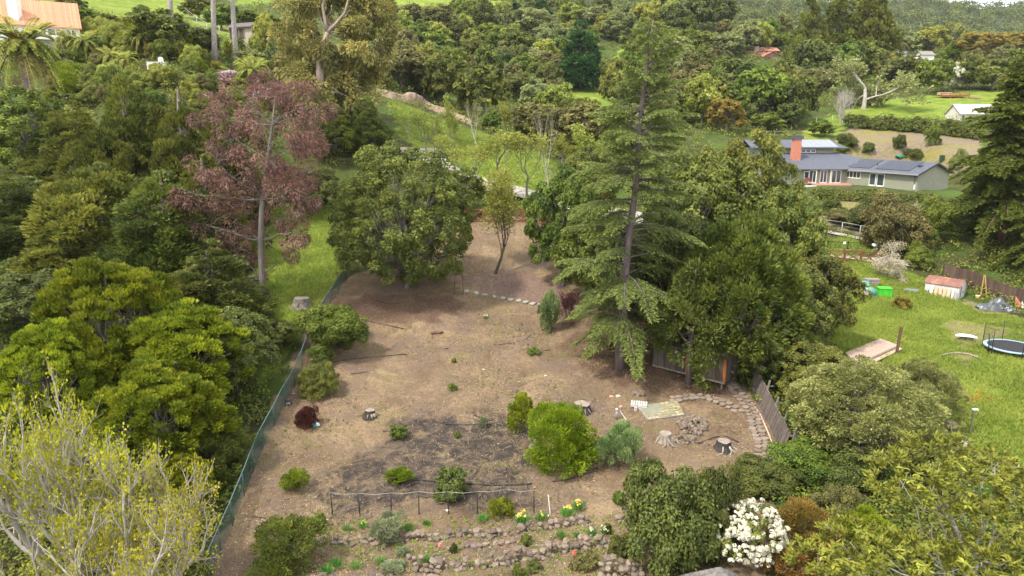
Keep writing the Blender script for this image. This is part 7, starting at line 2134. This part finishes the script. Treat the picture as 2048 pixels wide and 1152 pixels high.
def lawn_deck():
    a, b = at(1882, 196), at(1938, 196)
    o = thing('lawn_deck', 'red brown timber deck with steps at the top of the mown slope', 'deck', a)
    e = b - a; e[2] = 0
    z = max(0.7, 0)
    n = 12
    for i in range(n): 
        c = [e * (i / n) , e * ((i + .95) / n), e * ((i + .95) / n) + np.array([0, 4, 0]), e * (i / n) + np.array([0, 4, 0])]
        mb = MB(); prism(mb, [q + UP * (z + .0) for q in c], .1); mb.put('board', M_redwood, o)
    MB().bar(UP * (z - .15), e + UP * (z - .15), .1, .5).put('fascia', M_redwood, o)
    for f in (0, .33, .66, 1): MB().bar(e * f - UP * .6, e * f + UP * (z + .5), .16, .16).put('post', M_redwood, o)
    MB().bar(UP * (z + .5), e + UP * (z + .5), .1, .12).put('rail', M_redwood, o)
    for k in range(4): MB().box(e + np.array([.8, -.4 - k * .8, z - .35 - k * .3]), (2.0, .7, .12)).put('step', mat('pale_step', (.48, .33, .24), (.38, .26, .19), 2), o)
    p = a + e * .25 + np.array([0, 1.5, z + .1])
    t = thing('timber_stack', 'stack of pale timber lying on the lawn deck', 'timber stack', p)
    for k in range(3):
        for j in range(2): MB().box((0, j * .5, .14 + k * .24), (3.4, .45, .2)).put('timber', mat('pale_timber', (.50, .38, .22), (.4, .3, .17), 2, objvar=.15), t)
lawn_deck()
def van():
    p = at(1767, 250)
    o = thing('white_van', 'white van parked behind the long clipped hedge', 'van', p, .05)
    body = [(-2.4, .35), (-2.45, .95), (-2.35, 1.1), (-1.95, 1.78), (1.35, 1.86), (1.75, 1.15), (2.4, .95), (2.45, .35)]
    mb = MB(); n = len(body)
    ins = lambda z: .9 if z < 1.2 else .76
    mb.add([(x, -ins(z), z) for x, z in body] + [(x, ins(z), z) for x, z in body], [tuple(range(n - 1, -1, -1)), tuple(range(n, 2 * n))] + [(i, (i + 1) % n, (i + 1) % n + n, i + n) for i in range(n)])
    mb.put('body', mat('car_white', (.78, .78, .78), (.74, .74, .74), 2, .3, 0, spec=.6), o)
    for x0, x1 in ((-1.85, -.95), (-.85, .15), (.25, 1.2)):
        for s in (-1, 1):
            MB().add([(x0, s * .895, 1.2), (x1, s * .895, 1.2), (x1 - .05, s * .79, 1.7), (x0 + .05, s * .79, 1.7)], [(0, 1, 2, 3)]).put('window', M_glass, o)
    MB().add([(1.765, -.7, 1.2), (1.765, .7, 1.2), (1.42, .62, 1.8), (1.42, -.62, 1.8)], [(0, 1, 2, 3)]).put('windscreen', M_glass, o)
    for x in (-1.5, 1.5):
        for s in (-.85, .85):
            w = MB().tube([(x, s - .1, .34), (x, s + .1, .34)], .34, 14).put('wheel', M_black, o); MB().tube([(x, s - .115, .34), (x, s + .115, .34)], .19, 10).put('rim', mat('alloy', (.5, .5, .5), (.4, .4, .4), 2, .3, metal=.7), w)
    for s in (-.65, .65): MB().box((2.43, s, .8), (.06, .3, .14)).put('headlight', M_trim, o)
    for s in (-.6, .6): MB().bar((-1.9, s, 1.9), (1.2, s, 1.95), .05, .05).put('roof_rail', M_dm, o)
van()
# green cover on the dry slope, small bin
b = at(1800, 316); o = thing('garden_net', 'green net heap at the foot of the little dark tree', 'net', b)
me = stone_me(.5); me.materials.clear(); me.materials.append(mat('net_green', (.02, .22, .14), (.015, .15, .1), 3)); put('net', me, o, (0, 0, .3), None, (1.1, .7, .6)); put('fold', me, o, (1.1, .1, .15), (0, 0, 1), (.8, .5, .3))
b = at(1883, 324); o = thing('garden_bin', 'dark green bin on the dry slope behind the wing roof', 'bin', b); MB().box((0, 0, .6), (.6, .6, 1.2), taper=1.1).put('body', mat('bin_green', (.03, .07, .03), (.02, .05, .02), 3), o); MB().box((0, 0, 1.24), (.7, .7, .08)).put('lid', M_dark, o)

# dirt berm along the head of the meadow
def berm():
    pts = [(722,172),(750,184),(785,196),(812,203),(832,208),(852,213),(880,224),(915,236),(945,247)]
    hs = [.7, 1.1, 1.1, 1.5, 2.5, 1.2, 1.0, 1.0, .4]
    P = np.array([at(*p) for p in pts])
    n, k = 70, 11
    s = np.linspace(0, len(P) - 1, n)
    X, Y = np.interp(s, range(len(P)), P[:, 0]), np.interp(s, range(len(P)), P[:, 1]); hh = np.interp(s, range(len(P)), hs)
    vs = []
    for i in range(n):
        for j in range(k):
            t = j / (k - 1) * 2 - 1
            x, y = X[i] + R.uniform(-.2, .2), Y[i] + t * 2.6
            z = hh[i] * (1 - t * t) ** 1.2 * (1 + .12 * math.sin(i * .5) + .04 * R.uniform(-1, 1))
            vs.append((x, y, h1(x, y) + z - .08))
    F = [(i * k + j, (i + 1) * k + j, (i + 1) * k + j + 1, i * k + j + 1) for i in range(n - 1) for j in range(k - 1)]
    tag(put('dirt_berm', np_mesh('dirt_berm', np.array(vs), np.array(F), mat('berm_soil', (.33, .235, .17), (.20, .145, .11), .6, .95, .6, .1), smooth=True)), kind='structure')
berm()

# ------------------------------------------------------------------ palms
def frond_me(L, up, droop, lm, nl=44, ll=.6, wl=.13):
    s = np.linspace(0, 1, nl)
    x = L * s * (1 - .15 * s); z = L * (up * s - droop * s ** 2.2)
    P = np.stack([x, 0 * x, z], -1)
    T = unit(np.gradient(P, axis=0))
    Vs, Fs, n = [], [], 0
    for sd in (-1, 1):
        ax = unit(T * .75 + np.array([0, sd * 1.0, 0]) + np.array([0, 0, -.25]))
        V, F = blades(P, ax, unit(np.tile([0.0, 0, 1], (nl, 1)) + .3 * G.normal(size=(nl, 3))), ll * (0.45 + np.sin(PI * np.clip(s * .9 + .12, 0, 1))), wl, -.05)
        Vs.append(V); Fs.append(F + n); n += len(V)
    w = .09
    V = np.concatenate([P + np.array([0, w, 0]) * (1 - s[:, None] * .8), P - np.array([0, w, 0]) * (1 - s[:, None] * .8)])
    F = np.stack([np.arange(nl - 1), np.arange(1, nl), nl + np.arange(1, nl), nl + np.arange(nl - 1)], -1)
    Vs.append(V); Fs.append(F + n)
    Fm = np.concatenate(Fs)
    return np_mesh('frond', np.concatenate(Vs), Fm, lm, G.random(len(Fm)))
FR = {'up': [frond_me(4.6, 1.15, .55, LM['palm']), frond_me(4.8, .95, .7, LM['palm'])], 'mid': [frond_me(5.0, .55, .75, LM['palm']), frond_me(4.8, .4, .85, LM['palm'])],
      'low': [frond_me(4.6, 0.0, 1.0, LM['palm']), frond_me(4.3, -.15, 1.05, LM['palm_old'])]}
def palm(loc, ht, sc, lab, n=54, dates=True, trunk_r=.35, group=None, low=True, name='date_palm'):
    o = thing(name, lab, 'palm', loc)
    MB().tube([(0, 0, -.5), (0, 0, ht * .5), (0, 0, ht)], [trunk_r * 1.15, trunk_r, trunk_r * 1.1], 10).put('trunk', barkmat('grey'), o)
    for i in range(n):
        t = i / n
        kd = 'up' if t < .3 else ('mid' if t < .68 else 'low')
        me = FR[kd][R.randint(0, 1)]
        put('frond', me, o, (0, 0, ht + R.uniform(-.2, .3) * sc), (R.uniform(-.1, .1), R.uniform(-.12, .12), i * 2.39996 + R.uniform(-.15, .15)), sc * R.uniform(.88, 1.08))
    if dates:
        for k in range(3):
            nn = 60; d = unit(rdir(nn) + np.array([0, 0, .2])); V, F = blades(d * .12, d, rdir(nn), .45, .10)
            a = -PI / 2 + (k - 1) * .9
            put('date_cluster', np_mesh('date_cluster', V, F, leafmat('fruit_orange', (.6, .26, .02), (.8, .42, .05), .1), G.random(nn)), o, (math.cos(a) * .8, math.sin(a) * .8, ht + .5), None, (1.0, 1.0, 1.6))
    return o
p = PY(42, 92, 86); z = h1(p[0], 86)
palm((p[0], 86, z), p[2] - z, .98, 'big date palm with orange fruit stalks in front of the white villa', 96, True, .45)
for cx, cy, Y, s, lab in [(133, 84, 100, .42, 'small slender palm in front of the villa windows'), (170, 92, 102, .46, 'small palm right of the slender one'), (288, 80, 108, .45, 'spiky palm in front of the dark oak on the slope'), (222, 122, 100, .36, 'low yellowish palm on the terrace, left of two'), (252, 128, 100, .36, 'low yellowish palm on the terrace, right of two'), (505, 150, 112, .5, 'bushy low palm on the terrace near the gum tree')]:
    Y = at(cx, cy + 34)[1]; p = PY(cx, cy, Y); z = h1(p[0], Y)
    palm((p[0], Y, z), max(1.6, p[2] - z + .6), s * 1.35, lab, 34, False, .16, name='small_palm')
M_ptrunk = mat('palm_trunk', (.50, .46, .42), (.09, .075, .07), 5.5, .95, .6, .05, stretch=(1, 1, 1.6))
for bx, by, tx, lab in [(347, 114, 336, 'leftmost of the three bare speckled palm trunks'), (430, 128, 424, 'middle one of the three bare speckled palm trunks'), (474, 134, 458, 'rightmost of the three bare speckled palm trunks, with a dark kink')]:
    b = at(bx, by); t = PY(tx, -60, b[1]); d = t - b
    o = thing('fan_palm', lab, 'palm', b)
    MB().tube([(0, 0, -.5), d * .33, d * .66 + np.array([.15 if bx == 474 else 0, 0, 0]), d], [.50, .42, .38, .34], 10).put('trunk', M_ptrunk, o)
    for i in range(24): put('frond', FR['mid' if i < 14 else 'low'][i % 2], o, d, (0, 0, i * 2.4), .5)

# ------------------------------------------------------------------ the air
def haze():
    m = bpy.data.materials.new('haze'); m.use_nodes = True
    nt = m.node_tree; nt.nodes.clear()
    out = nt.nodes.new('ShaderNodeOutputMaterial'); v = nt.nodes.new('ShaderNodeVolumePrincipled')
    v.inputs['Color'].default_value = (0.80, 0.88, 1.0, 1); v.inputs['Density'].default_value = 0.00007; v.inputs['Anisotropy'].default_value = 0.2
    nt.links.new(v.outputs[0], out.inputs['Volume'])
    o = MB().box((0, 1300, 130), (20400, 2850, 460)).put('haze', m)
    tag(o, kind='stuff')
haze()
